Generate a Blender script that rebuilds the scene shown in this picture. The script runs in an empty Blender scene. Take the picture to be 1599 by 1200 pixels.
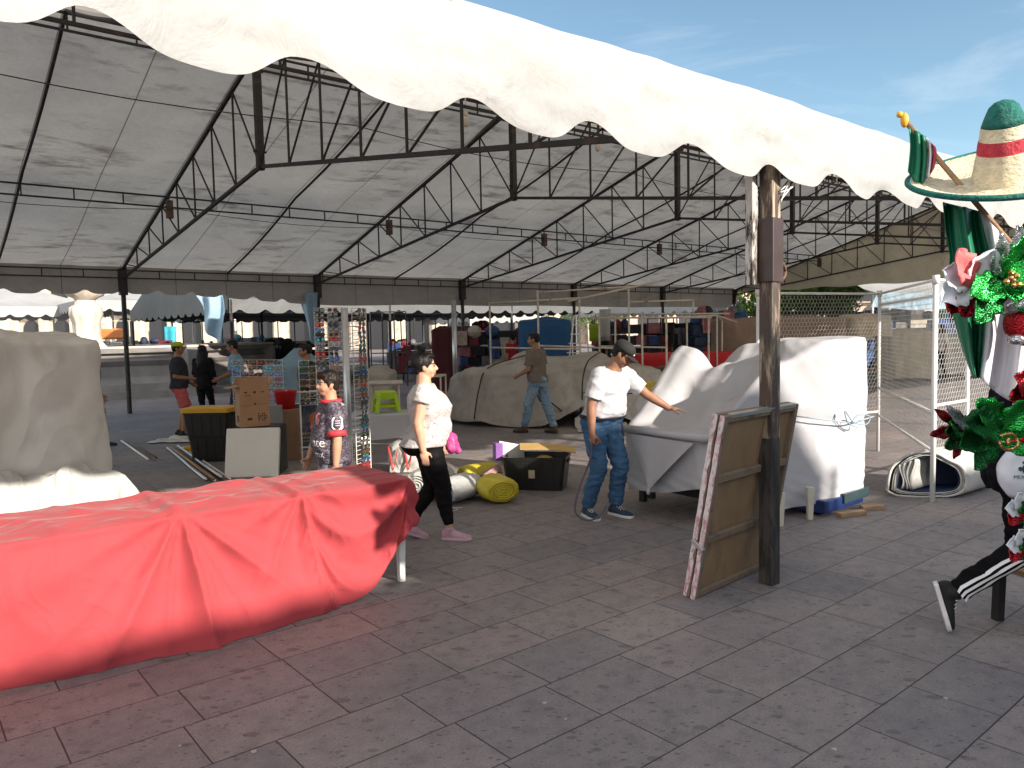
import bpy, bmesh, math, random
from mathutils import Vector, Matrix, Euler, noise
R = math.radians
V = Vector
sc = bpy.context.scene
COL = sc.collection
F_PX, CAM_H, PITCH, ROLL = 1202.0, 1.75, R(3.85), R(1.175)
_f = V((0, math.cos(PITCH), -math.sin(PITCH)))
_r0 = V((1, 0, 0)); _u0 = V((0, math.sin(PITCH), math.cos(PITCH)))
_r = _r0*math.cos(ROLL) - _u0*math.sin(ROLL)
_u = _u0*math.cos(ROLL) + _r0*math.sin(ROLL)
CAM = V((0, 0, CAM_H))
def ray(px, py): return _f*F_PX + _r*(px-800) + _u*(600-py)
def W(px, py, d):
    q = ray(px, py); return CAM + q*(d/q.y)
def G(px, py, z=0.0):
    q = ray(px, py); return CAM + q*((z-CAM_H)/q.z)
# tent / paving axes
TA = R(50.389); XH = V((math.sin(TA), math.cos(TA), 0)); YH = V((-math.cos(TA), math.sin(TA), 0))
T0 = V((1.732, 5.163, 0)); TROT = R(90)-TA
def T(t, v, h=0.0): return T0 + XH*t + YH*v + V((0, 0, h))

def noise3(p, s=1.0, o=0.0): return noise.noise(V((p[0]*s+o, p[1]*s-o*.7, p[2]*s+o*1.3)))
def fbm(p, s=1.0, o=0.0, n=3):
    a, t = 1.0, 0.0
    for i in range(n):
        t += a*noise3(p, s, o+i*7.3); s *= 2.03; a *= .5
    return t
def rid(p, sc_, o=0.): return max(0, 1-2.4*math.sqrt(noise3(p, sc_, o)**2+.0025))**1.4
def smooth(a, b, x):
    x = min(1, max(0, (x-a)/(b-a))) if a != b else float(x >= b)
    return x*x*(3-2*x)
def lerp(a, b, t): return a+(b-a)*t
def interp(xs, ys, x):
    if x <= xs[0]: return ys[0]
    for i in range(1, len(xs)):
        if x <= xs[i]:
            t = (x-xs[i-1])/(xs[i]-xs[i-1]); return ys[i-1]+(ys[i]-ys[i-1])*t
    return ys[-1]
def catmull(pts, n):
    pts = [V(p) for p in pts]; out = []
    for i in range(len(pts)-1):
        p0 = pts[max(0, i-1)]; p1 = pts[i]; p2 = pts[i+1]; p3 = pts[min(len(pts)-1, i+2)]
        for k in range(n):
            t = k/n
            out.append(.5*((2*p1)+(p2-p0)*t+(2*p0-5*p1+4*p2-p3)*t*t+(3*p1-p0-3*p2+p3)*t**3))
    out.append(pts[-1]); return out

# ---------------------------------------------------------------- materials
def new_mat(name):
    m = bpy.data.materials.new(name); m.use_nodes = True
    nt = m.node_tree; nt.nodes.clear()
    out = nt.nodes.new('ShaderNodeOutputMaterial'); b = nt.nodes.new('ShaderNodeBsdfPrincipled')
    nt.links.new(b.outputs[0], out.inputs[0])
    return m, nt, b, out
def c4(c): return (c[0], c[1], c[2], 1)
def n_noise(nt, vec, scale, detail=4, rough=.55, dist=0):
    n = nt.nodes.new('ShaderNodeTexNoise'); n.inputs['Scale'].default_value = scale
    n.inputs['Detail'].default_value = detail; n.inputs['Roughness'].default_value = rough
    n.inputs['Distortion'].default_value = dist
    if vec is not None: nt.links.new(vec, n.inputs['Vector'])
    return n.outputs['Fac']
def n_ramp(nt, fac, stops, interp='LINEAR'):
    r = nt.nodes.new('ShaderNodeValToRGB'); e = r.color_ramp; e.interpolation = interp
    while len(e.elements) < len(stops): e.elements.new(.5)
    for el, (p, c) in zip(e.elements, stops):
        el.position = p; el.color = c4(c) if len(c) == 3 else c
    nt.links.new(fac, r.inputs[0]); return r.outputs[0]
def n_mix(nt, fac, a, b, mode='MIX'):
    m = nt.nodes.new('ShaderNodeMix'); m.data_type = 'RGBA'; m.blend_type = mode
    for s, v in ((m.inputs[0], fac), (m.inputs[6], a), (m.inputs[7], b)):
        if isinstance(v, (int, float)): s.default_value = v
        elif isinstance(v, (tuple, list)): s.default_value = c4(v)
        else: nt.links.new(v, s)
    return m.outputs[2]
def n_math(nt, op, a, b=None):
    m = nt.nodes.new('ShaderNodeMath'); m.operation = op
    for s, v in ((m.inputs[0], a), (m.inputs[1], b)):
        if v is None: continue
        if isinstance(v, (int, float)): s.default_value = v
        else: nt.links.new(v, s)
    return m.outputs[0]
def n_coord(nt, kind='Object', scale=None, rot=None, loc=None):
    t = nt.nodes.new('ShaderNodeTexCoord'); o = t.outputs[kind]
    if scale or rot or loc:
        mp = nt.nodes.new('ShaderNodeMapping')
        if scale: mp.inputs['Scale'].default_value = scale
        if rot: mp.inputs['Rotation'].default_value = rot
        if loc: mp.inputs['Location'].default_value = loc
        nt.links.new(o, mp.inputs['Vector']); o = mp.outputs[0]
    return o
def n_bump(nt, b, h, strength=.3, dist=.01):
    n = nt.nodes.new('ShaderNodeBump'); n.inputs['Strength'].default_value = strength
    n.inputs['Distance'].default_value = dist
    nt.links.new(h, n.inputs['Height']); nt.links.new(n.outputs[0], b.inputs['Normal'])
_mc = {}
def mat(name, col, rough=.7, var=.12, scale=6., metal=0., bump=0., bscale=40., trans=0., dirt=None, dscale=2., dlo=.5, dhi=.7, spec=.4, sheen=0., stretch=None, wrinkle=0., wscale=2.2):
    """a coloured surface with uneven tone, optional second (dirt / wear) colour, bump and translucency"""
    if name in _mc: return _mc[name]
    m, nt, b, out = new_mat(name)
    co = n_coord(nt, 'Object', scale=stretch)
    f = n_noise(nt, co, scale, 5)
    lo = tuple(max(0, c*(1-var)) for c in col); hi = tuple(min(1, c*(1+var)) for c in col)
    c = n_ramp(nt, f, [(.3, lo), (.7, hi)])
    if dirt:
        f2 = n_noise(nt, co, dscale, 6, .65)
        k = n_ramp(nt, f2, [(dlo, (0, 0, 0)), (dhi, (1, 1, 1))])
        c = n_mix(nt, k, c, dirt)
    nt.links.new(c, b.inputs['Base Color'])
    b.inputs['Roughness'].default_value = rough; b.inputs['Metallic'].default_value = metal
    b.inputs['Specular IOR Level'].default_value = spec
    if sheen: b.inputs['Sheen Weight'].default_value = sheen
    if wrinkle:
        rn = nt.nodes.new('ShaderNodeTexNoise'); rn.noise_type = 'RIDGED_MULTIFRACTAL'; rn.inputs['Scale'].default_value = wscale; rn.inputs['Detail'].default_value = 4
        rn.inputs['Roughness'].default_value = .45; rn.inputs['Distortion'].default_value = .7; rn.inputs['Gain'].default_value = 1.6; rn.inputs['Offset'].default_value = .85
        nt.links.new(n_coord(nt, 'Object', scale=(1, 1, .62), rot=(.3, .5, .2)), rn.inputs['Vector']); n_bump(nt, b, rn.outputs['Fac'], wrinkle, .05)
    elif bump: n_bump(nt, b, n_noise(nt, co, bscale, 5, .6), bump, .02)
    if trans:
        tr = nt.nodes.new('ShaderNodeBsdfTranslucent'); nt.links.new(c, tr.inputs[0])
        mx = nt.nodes.new('ShaderNodeMixShader'); mx.inputs[0].default_value = trans
        nt.links.new(b.outputs[0], mx.inputs[1]); nt.links.new(tr.outputs[0], mx.inputs[2]); nt.links.new(mx.outputs[0], out.inputs[0])
    _mc[name] = m; return m

# ---------------------------------------------------------------- mesh building
class MB:
    def __init__(s): s.v = []; s.f = []; s.m = []; s.mi = 0
    def add(s, vs, fs):
        o = len(s.v); s.v += [V(p) for p in vs]
        for f in fs: s.f.append([i+o for i in f]); s.m.append(s.mi)
    def box(s, c, size, rot=None):
        h = V(size)/2; c = V(c)
        M = rot if isinstance(rot, Matrix) else (Matrix.Rotation(rot, 3, 'Z') if rot else Matrix.Identity(3))
        vs = [c+M@V((x*h.x, y*h.y, z*h.z)) for z in (-1, 1) for x, y in ((-1, -1), (1, -1), (1, 1), (-1, 1))]
        s.add(vs, [(3, 2, 1, 0), (4, 5, 6, 7), (0, 1, 5, 4), (1, 2, 6, 5), (2, 3, 7, 6), (3, 0, 4, 7)])
    def bar(s, a, b, w, h=None, up=(0, 0, 1)):
        a, b = V(a), V(b); h = h or w; d = (b-a).normalized(); up = V(up)
        if abs(d.dot(up)) > .98: up = V((1, 0, 0)) if abs(d.x) < .9 else V((0, 1, 0))
        x = d.cross(up).normalized(); y = x.cross(d)
        vs = [p+x*(i*w/2)+y*(j*h/2) for p in (a, b) for i, j in ((-1, -1), (1, -1), (1, 1), (-1, 1))]
        s.add(vs, [(0, 1, 2, 3), (7, 6, 5, 4), (4, 5, 1, 0), (5, 6, 2, 1), (6, 7, 3, 2), (7, 4, 0, 3)])
    def tube(s, pts, r, n=8, caps=True, flat=1.0):
        pts = [V(p) for p in pts]; rs = r if isinstance(r, (list, tuple)) else [r]*len(pts)
        o = []; prev = None; vs = []
        for i, p in enumerate(pts):
            d = (pts[min(i+1, len(pts)-1)]-pts[max(i-1, 0)])
            d = d.normalized() if d.length > 1e-9 else V((0, 0, 1))
            if prev is None:
                up = V((0, 0, 1)) if abs(d.z) < .95 else V((0, 1, 0)); x = d.cross(up).normalized()
            else:
                x = (prev-d*prev.dot(d)); x = x.normalized() if x.length > 1e-6 else d.orthogonal().normalized()
            prev = x; y = d.cross(x)
            for k in range(n):
                a = 2*math.pi*k/n; vs.append(p+(x*math.cos(a)+y*math.sin(a)*flat)*rs[i])
        fs = []
        for i in range(len(pts)-1):
            for k in range(n):
                k2 = (k+1) % n; fs.append((i*n+k2, i*n+k, (i+1)*n+k, (i+1)*n+k2))
        if caps:
            fs.append(tuple(range(n))); fs.append(tuple(reversed(range((len(pts)-1)*n, len(pts)*n))))
        s.add(vs, fs)
    def ball(s, c, r, n=12, m=8, rot=None):
        c = V(c); r = V(r) if hasattr(r, '__len__') else V((r, r, r)); M = rot or Matrix.Identity(3)
        vs = [c+M@V((0, 0, -r.z))]
        for j in range(1, m):
            a = math.pi*j/m-math.pi/2
            for k in range(n):
                b = 2*math.pi*k/n; vs.append(c+M@V((r.x*math.cos(a)*math.cos(b), r.y*math.cos(a)*math.sin(b), r.z*math.sin(a))))
        vs.append(c+M@V((0, 0, r.z))); fs = []
        for k in range(n):
            k2 = (k+1) % n; fs.append((0, 1+k2, 1+k)); t = 1+(m-2)*n; fs.append((len(vs)-1, t+k, t+k2))
            for j in range(m-2): fs.append((1+j*n+k, 1+j*n+k2, 1+(j+1)*n+k2, 1+(j+1)*n+k))
        s.add(vs, fs)
    def loft(s, rings, caps=True, closed=True):
        n = len(rings[0]); vs = [V(p) for r in rings for p in r]; fs = []
        for i in range(len(rings)-1):
            for k in range(n if closed else n-1):
                k2 = (k+1) % n; fs.append((i*n+k, i*n+k2, (i+1)*n+k2, (i+1)*n+k))
        if caps and closed:
            fs.append(tuple(reversed(range(n)))); fs.append(tuple(range((len(rings)-1)*n, len(rings)*n)))
        s.add(vs, fs)
    def grid(s, fn, nu, nv):
        vs = [fn(i/nu, j/nv) for j in range(nv+1) for i in range(nu+1)]
        s.add(vs, [(j*(nu+1)+i, j*(nu+1)+i+1, (j+1)*(nu+1)+i+1, (j+1)*(nu+1)+i) for j in range(nv) for i in range(nu)])
    def prism(s, poly, z0, z1, fr=None):
        """extrude a 2D outline; fr = (origin, ax, ay, az)"""
        o, ax, ay, az = fr or (V((0, 0, 0)), V((1, 0, 0)), V((0, 1, 0)), V((0, 0, 1)))
        n = len(poly); vs = [o+ax*p[0]+ay*p[1]+az*z for z in (z0, z1) for p in poly]
        s.add(vs, [tuple(reversed(range(n))), tuple(range(n, 2*n))]+[(i, (i+1) % n, n+(i+1) % n, n+i) for i in range(n)])
    def obj(s, name, mats, parent=None, sm=False, bevel=0, solid=0, sub=0, local=False, dis=None, remesh=0, smooth_it=0):
        mats = mats if isinstance(mats, (list, tuple)) else [mats]
        me = bpy.data.meshes.new(name)
        if parent is None and not local:
            xs = [p.x for p in s.v]; ys = [p.y for p in s.v]; zs = [p.z for p in s.v]
            loc = V(((min(xs)+max(xs))/2, (min(ys)+max(ys))/2, min(zs))); M = Matrix.Translation(-loc)
        else:
            loc = V((0, 0, 0)); M = wm(parent).inverted() if (parent is not None and not local) else Matrix.Identity(4)
        me.from_pydata([M@p for p in s.v], [], s.f)
        for m in mats: me.materials.append(m)
        me.polygons.foreach_set('material_index', s.m)
        me.polygons.foreach_set('use_smooth', [sm]*len(s.f)); me.update()
        o = bpy.data.objects.new(name, me); COL.objects.link(o); o.location = loc
        if parent is not None: o.parent = parent
        def mod(t): return o.modifiers.new(t.lower(), t)
        if remesh:
            k = mod('REMESH'); k.mode = 'VOXEL'; k.voxel_size = remesh; k.use_smooth_shade = True
            if smooth_it: k = mod('SMOOTH'); k.factor = .5; k.iterations = smooth_it
            bake(o)
        if dis:
            me = o.data; me.update(); nn = [v.normal.copy() for v in me.vertices]
            for v, n_ in zip(me.vertices, nn): v.co += n_*dis(v.co)
            me.update()
        if sub: k = mod('SUBSURF'); k.levels = k.render_levels = sub
        if solid: k = mod('SOLIDIFY'); k.thickness = solid; k.offset = 0
        if bevel:
            k = mod('BEVEL'); k.width = bevel; k.segments = 2; k.limit_method = 'ANGLE'; k.angle_limit = R(40)
        return o
def wm(o):
    M = Matrix.Translation(o.location) @ o.rotation_euler.to_matrix().to_4x4() @ Matrix.Diagonal((*o.scale, 1))
    return wm(o.parent) @ M if o.parent else M
def bake(o):
    bpy.context.view_layer.update()
    dg = bpy.context.evaluated_depsgraph_get()
    me = bpy.data.meshes.new_from_object(o.evaluated_get(dg), depsgraph=dg)
    old = o.data; o.modifiers.clear(); o.data = me; me.name = o.name
    if not me.materials:
        for m in old.materials: me.materials.append(m)
def empty(name, loc, rz=0, label=None, cat=None, group=None, kind=None):
    o = bpy.data.objects.new(name, None); COL.objects.link(o); o.empty_display_size = .1
    o.location = loc; o.rotation_euler = (0, 0, rz); tag(o, label, cat, group, kind); return o
def tag(o, label=None, cat=None, group=None, kind=None):
    if label: o['label'] = label
    if cat: o['category'] = cat
    if group: o['group'] = group
    if kind: o['kind'] = kind
    return o
def copy_tree(o, parent=None):
    c = o.copy(); COL.objects.link(c); c.parent = parent
    for ch in list(o.children): copy_tree(ch, c)
    return c
def text_mesh(s, size, depth=.002):
    """flat lettering as (verts, faces), centred"""
    cu = bpy.data.curves.new('lettering', 'FONT'); cu.body = s; cu.size = size; cu.align_x = 'CENTER'; cu.align_y = 'CENTER'; cu.resolution_u = 3
    o = bpy.data.objects.new('lettering', cu); COL.objects.link(o); bpy.context.view_layer.update()
    me = bpy.data.meshes.new_from_object(o.evaluated_get(bpy.context.evaluated_depsgraph_get()))
    vs = [v.co.copy() for v in me.vertices]; fs = [tuple(p.vertices) for p in me.polygons]
    bpy.data.objects.remove(o); bpy.data.curves.remove(cu); bpy.data.meshes.remove(me)
    return vs, fs
# ---------------------------------------------------------------- camera, light, sky
cam = bpy.data.cameras.new('camera'); camo = bpy.data.objects.new('camera', cam); COL.objects.link(camo)
cam.sensor_fit = 'HORIZONTAL'; cam.sensor_width = 36; cam.lens = 36*F_PX/1599; cam.clip_end = 2000; cam.clip_start = .05
Mc = Matrix((( _r.x, _u.x, -_f.x), (_r.y, _u.y, -_f.y), (_r.z, _u.z, -_f.z)))
camo.matrix_world = Matrix.Translation(CAM) @ Mc.to_4x4(); sc.camera = camo
SUN_EL = R(22.5); SUN_DIR = (-YH*math.cos(R(9))+XH*math.sin(R(9))).normalized()
sun = bpy.data.lights.new('sun', 'SUN'); sun.energy = 5.0; sun.angle = R(.9); sun.color = (1, .90, .77)
suno = bpy.data.objects.new('sun', sun); COL.objects.link(suno)
sd = (SUN_DIR*math.cos(SUN_EL)+V((0, 0, math.sin(SUN_EL)))).normalized()
suno.rotation_euler = sd.to_track_quat('Z', 'Y').to_euler(); suno.location = (0, 0, 30)
w = bpy.data.worlds.new('World'); sc.world = w; w.use_nodes = True
nt = w.node_tree; bg = nt.nodes['Background']
sky = nt.nodes.new('ShaderNodeTexSky'); sky.sky_type = 'NISHITA'; sky.sun_disc = False
sky.sun_elevation = SUN_EL; sky.sun_rotation = math.atan2(SUN_DIR.x, SUN_DIR.y)
sky.air_density = 1.0; sky.dust_density = 1.6; sky.ozone_density = .35; sky.altitude = 1900
co = n_coord(nt, 'Generated', scale=(1.2, 2.2, 7.0), rot=(0, 0, R(25)))
cf = n_noise(nt, co, 2.2, 7, .62, .6)
ck = n_ramp(nt, cf, [(.54, (0, 0, 0)), (.85, (.18, .18, .18))])
# unseen bright cloud added behind the camera to lift the shade
vd = nt.nodes.new('ShaderNodeVectorMath'); vd.operation = 'DOT_PRODUCT'; vd.inputs[1].default_value = (-.45, -.85, .25)
nt.links.new(n_coord(nt, 'Generated'), vd.inputs[0])
back = n_ramp(nt, vd.outputs['Value'], [(.0, (0, 0, 0)), (.7, (.62, .62, .62))])
sk = n_mix(nt, 1., sky.outputs[0], (.88, .97, .89), 'MULTIPLY'); cc = n_mix(nt, ck, sk, (6.6, 6.6, 6.7)); cc = n_mix(nt, back, cc, (10.5, 10.0, 9.5))
nt.links.new(cc, bg.inputs[0]); bg.inputs[1].default_value = .12
sc.view_settings.view_transform = 'Standard'; sc.view_settings.look = 'None'; sc.view_settings.exposure = 1.0
sc.cycles.use_denoising = True; sc.cycles.max_bounces = 6; sc.cycles.transparent_max_bounces = 12

# ---------------------------------------------------------------- paving
def paving_mat():
    m, nt, b, out = new_mat('volcanic_stone_paving')
    co = n_coord(nt, 'Object', rot=(0, 0, -TROT))
    wob = nt.nodes.new('ShaderNodeTexNoise'); wob.inputs['Scale'].default_value = 1.7; nt.links.new(co, wob.inputs['Vector'])
    add = nt.nodes.new('ShaderNodeMix'); add.data_type = 'VECTOR'; add.inputs[0].default_value = .012
    nt.links.new(co, add.inputs[4]); nt.links.new(wob.outputs['Color'], add.inputs[5])
    br = nt.nodes.new('ShaderNodeTexBrick'); nt.links.new(add.outputs[1], br.inputs['Vector'])
    br.offset = .43; br.offset_frequency = 2; br.squash = .86; br.squash_frequency = 3
    br.inputs['Scale'].default_value = 1; br.inputs['Brick Width'].default_value = .62; br.inputs['Row Height'].default_value = .392
    br.inputs['Mortar Size'].default_value = .0038; br.inputs['Mortar Smooth'].default_value = .35; br.inputs['Bias'].default_value = 0
    br.inputs['Color1'].default_value = c4((.228, .202, .198)); br.inputs['Color2'].default_value = c4((.176, .165, .170)); br.inputs['Mortar'].default_value = c4((.040, .037, .038))
    big = n_noise(nt, co, .55, 4); mid = n_noise(nt, co, 9, 6, .7); fine = n_noise(nt, co, 95, 5, .75)
    c = n_mix(nt, 1., br.outputs['Color'], n_ramp(nt, big, [(.3, (.80, .80, .84)), (.7, (1.16, 1.12, 1.08))]), 'MULTIPLY')
    c = n_mix(nt, 1., c, n_ramp(nt, mid, [(.25, (.66, .67, .70)), (.5, (1, 1, 1)), (.78, (1.22, 1.2, 1.18))]), 'MULTIPLY')
    c = n_mix(nt, 1., c, n_ramp(nt, fine, [(.28, (.62, .62, .64)), (.5, (1, 1, 1)), (.72, (1.28, 1.27, 1.25))]), 'MULTIPLY')
    # dark pits, elongated, and rubbed patches of the stone
    pc = n_coord(nt, 'Object', rot=(0, 0, -TROT+.2), scale=(1, 1.7, 1))
    vo = nt.nodes.new('ShaderNodeTexVoronoi'); vo.inputs['Scale'].default_value = 7.5; vo.inputs['Randomness'].default_value = 1; nt.links.new(pc, vo.inputs['Vector'])
    sz = nt.nodes.new('ShaderNodeSeparateColor'); nt.links.new(vo.outputs['Color'], sz.inputs[0])
    th = n_math(nt, 'MULTIPLY', n_math(nt, 'POWER', sz.outputs[0], 2.6), .33)
    wv = n_math(nt, 'ADD', vo.outputs['Distance'], n_math(nt, 'MULTIPLY', n_math(nt, 'SUBTRACT', n_noise(nt, pc, 28, 3), .5), .17))
    pit = n_math(nt, 'LESS_THAN', wv, th)
    c = n_mix(nt, n_math(nt, 'MULTIPLY', pit, .42), c, (.045, .043, .047))
    vo2 = nt.nodes.new('ShaderNodeTexVoronoi'); vo2.inputs['Scale'].default_value = 26; nt.links.new(pc, vo2.inputs['Vector'])
    s2 = nt.nodes.new('ShaderNodeSeparateColor'); nt.links.new(vo2.outputs['Color'], s2.inputs[0])
    pit2 = n_math(nt, 'LESS_THAN', vo2.outputs['Distance'], n_math(nt, 'MULTIPLY', n_math(nt, 'POWER', s2.outputs[1], 2.6), .40))
    c = n_mix(nt, n_math(nt, 'MULTIPLY', pit2, .55), c, (.05, .048, .05))
    nt.links.new(c, b.inputs['Base Color']); b.inputs['Roughness'].default_value = .62; b.inputs['Specular IOR Level'].default_value = .35
    h = n_math(nt, 'ADD', n_math(nt, 'MULTIPLY', br.outputs['Fac'], -1.0), n_math(nt, 'MULTIPLY', mid, .5))
    h = n_math(nt, 'ADD', h, n_math(nt, 'MULTIPLY', pit, -.3)); h = n_math(nt, 'ADD', h, n_math(nt, 'MULTIPLY', fine, .2))
    n_bump(nt, b, h, .75, .010)
    return m
g = MB(); g.add([(-400, -300, 0), (400, -300, 0), (400, 500, 0), (-400, 500, 0)], [(0, 1, 2, 3)])
tag(g.obj('plaza_paving', paving_mat(), local=True), kind='structure')

# ---------------------------------------------------------------- the big tent
def canvas_mat(name, col, stain, trans=.22, seam=0, amount=.5, dlo=.52):
    m, nt, b, out = new_mat(name)
    co = n_coord(nt, 'Object')
    c = n_ramp(nt, n_noise(nt, co, 1.1, 6, .6), [(.3, tuple(x*.86 for x in col)), (.7, tuple(min(1, x*1.06) for x in col))])
    # blotchy mildew, streaked across the slope
    st = n_noise(nt, n_coord(nt, 'Object', scale=(.8, 2.4, 2.4)), 1.5, 8, .66, .3)
    k = n_ramp(nt, st, [(dlo, (0, 0, 0)), (dlo+.16, (amount,)*3)])
    gate = n_ramp(nt, n_noise(nt, co, .45, 3), [(.42, (0.05,)*3), (.6, (1, 1, 1))])
    c = n_mix(nt, n_mix(nt, 1., k, gate, 'MULTIPLY'), c, stain)
    fine = n_ramp(nt, n_noise(nt, co, 14, 6, .7), [(.3, (.9,)*3), (.7, (1.05,)*3)])
    c = n_mix(nt, 1., c, fine, 'MULTIPLY')
    if seam:
        sx = nt.nodes.new('ShaderNodeSeparateXYZ'); nt.links.new(co, sx.inputs[0])
        fr = n_math(nt, 'FRACT', n_math(nt, 'DIVIDE', n_math(nt, 'ADD', sx.outputs[0], 100.0), seam))
        c = n_mix(nt, n_math(nt, 'MULTIPLY', n_math(nt, 'LESS_THAN', fr, .02/seam), .75), c, (.13, .09, .075))
    nt.links.new(c, b.inputs['Base Color']); b.inputs['Roughness'].default_value = .6; b.inputs['Specular IOR Level'].default_value = .3
    n_bump(nt, b, n_noise(nt, co, 3.5, 5, .6, .8), .35, .05)
    tr = nt.nodes.new('ShaderNodeBsdfTranslucent'); nt.links.new(c, tr.inputs[0])
    mx = nt.nodes.new('ShaderNodeMixShader'); mx.inputs[0].default_value = trans
    nt.links.new(b.outputs[0], mx.inputs[1]); nt.links.new(tr.outputs[0], mx.inputs[2]); nt.links.new(mx.outputs[0], out.inputs[0])
    return m
M_ROOF = canvas_mat('stained_white_canvas', (.62, .58, .53), (.13, .105, .085), .30, 4.937/4, .80, .50)
M_VAL = canvas_mat('clean_white_canvas', (.37, .37, .37), (.28, .27, .255), .12, 0, .45)
M_TAN = canvas_mat('khaki_canvas', (.46, .40, .30), (.2, .17, .13), .16, 0, .5)
M_STEEL = mat('black_painted_steel', (.018, .017, .018), .55, .3, 8, dirt=(.09, .045, .03), dscale=5, dlo=.56, dhi=.72)
M_RUST = mat('rusty_brown_steel', (.11, .062, .042), .6, .3, 9, dirt=(.02, .018, .018), dscale=6)
BAY, DEP = 4.937, 17.036
H_F, H_R, H_K, H_RI = 3.06, 3.19, 4.30, 6.0
def roof_h(v):
    h = DEP/2
    return lerp(H_F+.10, H_RI, v/h) if v <= h else lerp(H_RI, H_R+.24, (v-h)/h)
tent = empty('market_tent', T0, TROT, 'long white market tent on a black steel frame with a scalloped front edge', 'tent')
I0, I1 = -2, 5
TL, TR_ = I0*BAY-.3, I1*BAY
def L(t, v, h): return V((t, v, h))
mb = MB()
NU, NV = 84, 40
def roofpt(u, w_):
    t = lerp(TL, TR_+.3, u); v = lerp(-.06, DEP+.09, w_)
    ph = (t/BAY) % 1.0
    sag = math.sin(ph*math.pi)**2*.10+.025*math.sin(ph*4*math.pi)**2
    sv = abs(math.sin(v/(DEP/4)*math.pi))
    return L(t, v, roof_h(min(max(v, 0), DEP))+.05-sag*sv*.9+.02*noise3((t, v, 0), .9))
mb.grid(roofpt, NU, NV); mb.obj('roof_canopy', M_ROOF, tent, sm=True, local=True)
# front valance: wide lobes parted by narrow arches
ARCH = [-4.06-.76*k for k in range(12, 0, -1)]+[-4.06, -3.33, -2.54, -1.82, -1.0, -.18, .59, 1.37, 2.17]+[2.17+.79*k for k in range(1, 31)]
def val_bottom(t, lo=2.685):
    a = min(ARCH, key=lambda q: abs(q-t)); x = t-a; w_ = .13 if x < 0 else .19
    w_ *= 1+.15*math.sin(a*5.1)
    return lo+(.105+.012*math.sin(a*3.3))*math.exp(-(abs(x)/w_)**2.2)+.012*noise3((t, 0, 0), 1.3)
mb = MB()
nt_ = int((TR_-TL)/.026)
def vpt(u, w_):
    t = lerp(TL, TR_, u); top = H_F+.16+.012*noise3((t, 3, 0), .5)
    h = lerp(top, val_bottom(t), w_)
    out_ = -.07-.05*math.sin(w_*2.2)-.05*w_*noise3((t, h*.6, 2), 1.6)-.03*noise3((t*.7, h*2.5, 5), 1.2)-.014*noise3((t*1.2-h*2, h*4+t, 7), 2.6)-.012*w_*math.sin((t+.18)/.79*2*math.pi)
    return L(t, out_, h)
mb.grid(vpt, nt_, 14)
fv = mb.obj('front_valance', M_VAL, tent, sm=True, local=True); tag(fv, 'sunlit white scalloped valance')
mb = MB()
def rpt(u, w_):
    t = lerp(TL, TR_, u); lo = lerp(2.84, 2.63, smooth(0, 6, t))+.05*noise3((t, 0, 1), .25)
    if t < 5: lo += .10*math.exp(-(((min((t/.79) % 1, 1-(t/.79) % 1)))/.16)**2)
    h = lerp(H_R+.33, lo, w_)
    return L(t, DEP+.08+.05*w_*noise3((t, h, 0), 1.1), h)
mb.grid(rpt, int((TR_-TL)/.06), 5); mb.obj('rear_valance', canvas_mat('grimy_canvas', (.36, .325, .29), (.17, .15, .13), .12, 4.937/4, .6, .5), tent, sm=True, local=True)
# gable sheet at the far end
mb = MB()
def gpt(u, w_):
    v = lerp(0, DEP, u); top = roof_h(v)+.02; lo = 3.28+.03*math.sin(v*3)
    lo = min(lo, top-.03)
    h = lerp(top, lo, w_); return L(TR_+.05+.10*noise3((v, h, 0), .7)+.04*noise3((v, h, 9), 2), v, h)
mb.grid(gpt, 60, 14); tag(mb.obj('gable_sheet', M_TAN, tent, sm=True, local=True), 'sagging khaki gable sheet at the far end')

def make_truss():
    h = DEP/2
    bot = lambda v: lerp(H_F, H_K, v/h) if v <= h else lerp(H_K, H_R, (v-h)/h)
    top = lambda v: roof_h(v)-.03
    mb = MB()
    mb.bar(L(0, 0, bot(0)), L(0, h, bot(h)), .05); mb.bar(L(0, h, bot(h)), L(0, DEP, bot(DEP)), .05)
    mb.bar(L(0, 0, top(0)), L(0, h, top(h)), .05, .06); mb.bar(L(0, h, top(h)), L(0, DEP, top(DEP)), .05, .06)
    tr = mb.obj('truss', M_STEEL, tent, local=True)
    mb = MB()
    mb.bar(L(0, h, H_K-.05), L(0, h, H_RI+.02), .10); mb.box(L(0, h, H_RI-.12), (.22, .2, .1))
    for z in (H_K+.22, H_RI-.3): mb.bar(L(-.1, h, z), L(.1, h, z), .025)
    mb.obj('king_post', M_STEEL, tr, local=True)
    mb = MB(); n = 8
    for half in (0, 1):
        for k in range(n):
            a = .35+(h-.35)*k/n; b_ = .35+(h-.35)*(k+1)/n
            va, vb = (a, b_) if half == 0 else (DEP-a, DEP-b_)
            mb.bar(L(0, va, bot(va)), L(0, va, top(va)), .026)
            mb.bar(L(0, va, top(va)), L(0, vb, bot(vb)), .022)
    mb.obj('web_bars', M_STEEL, tr, local=True)
    return tr
truss0 = make_truss()
for i in range(I0, I1+1):
    tr = truss0 if i == 0 else copy_tree(truss0, tent)
    tr.location.x = i*BAY
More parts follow.
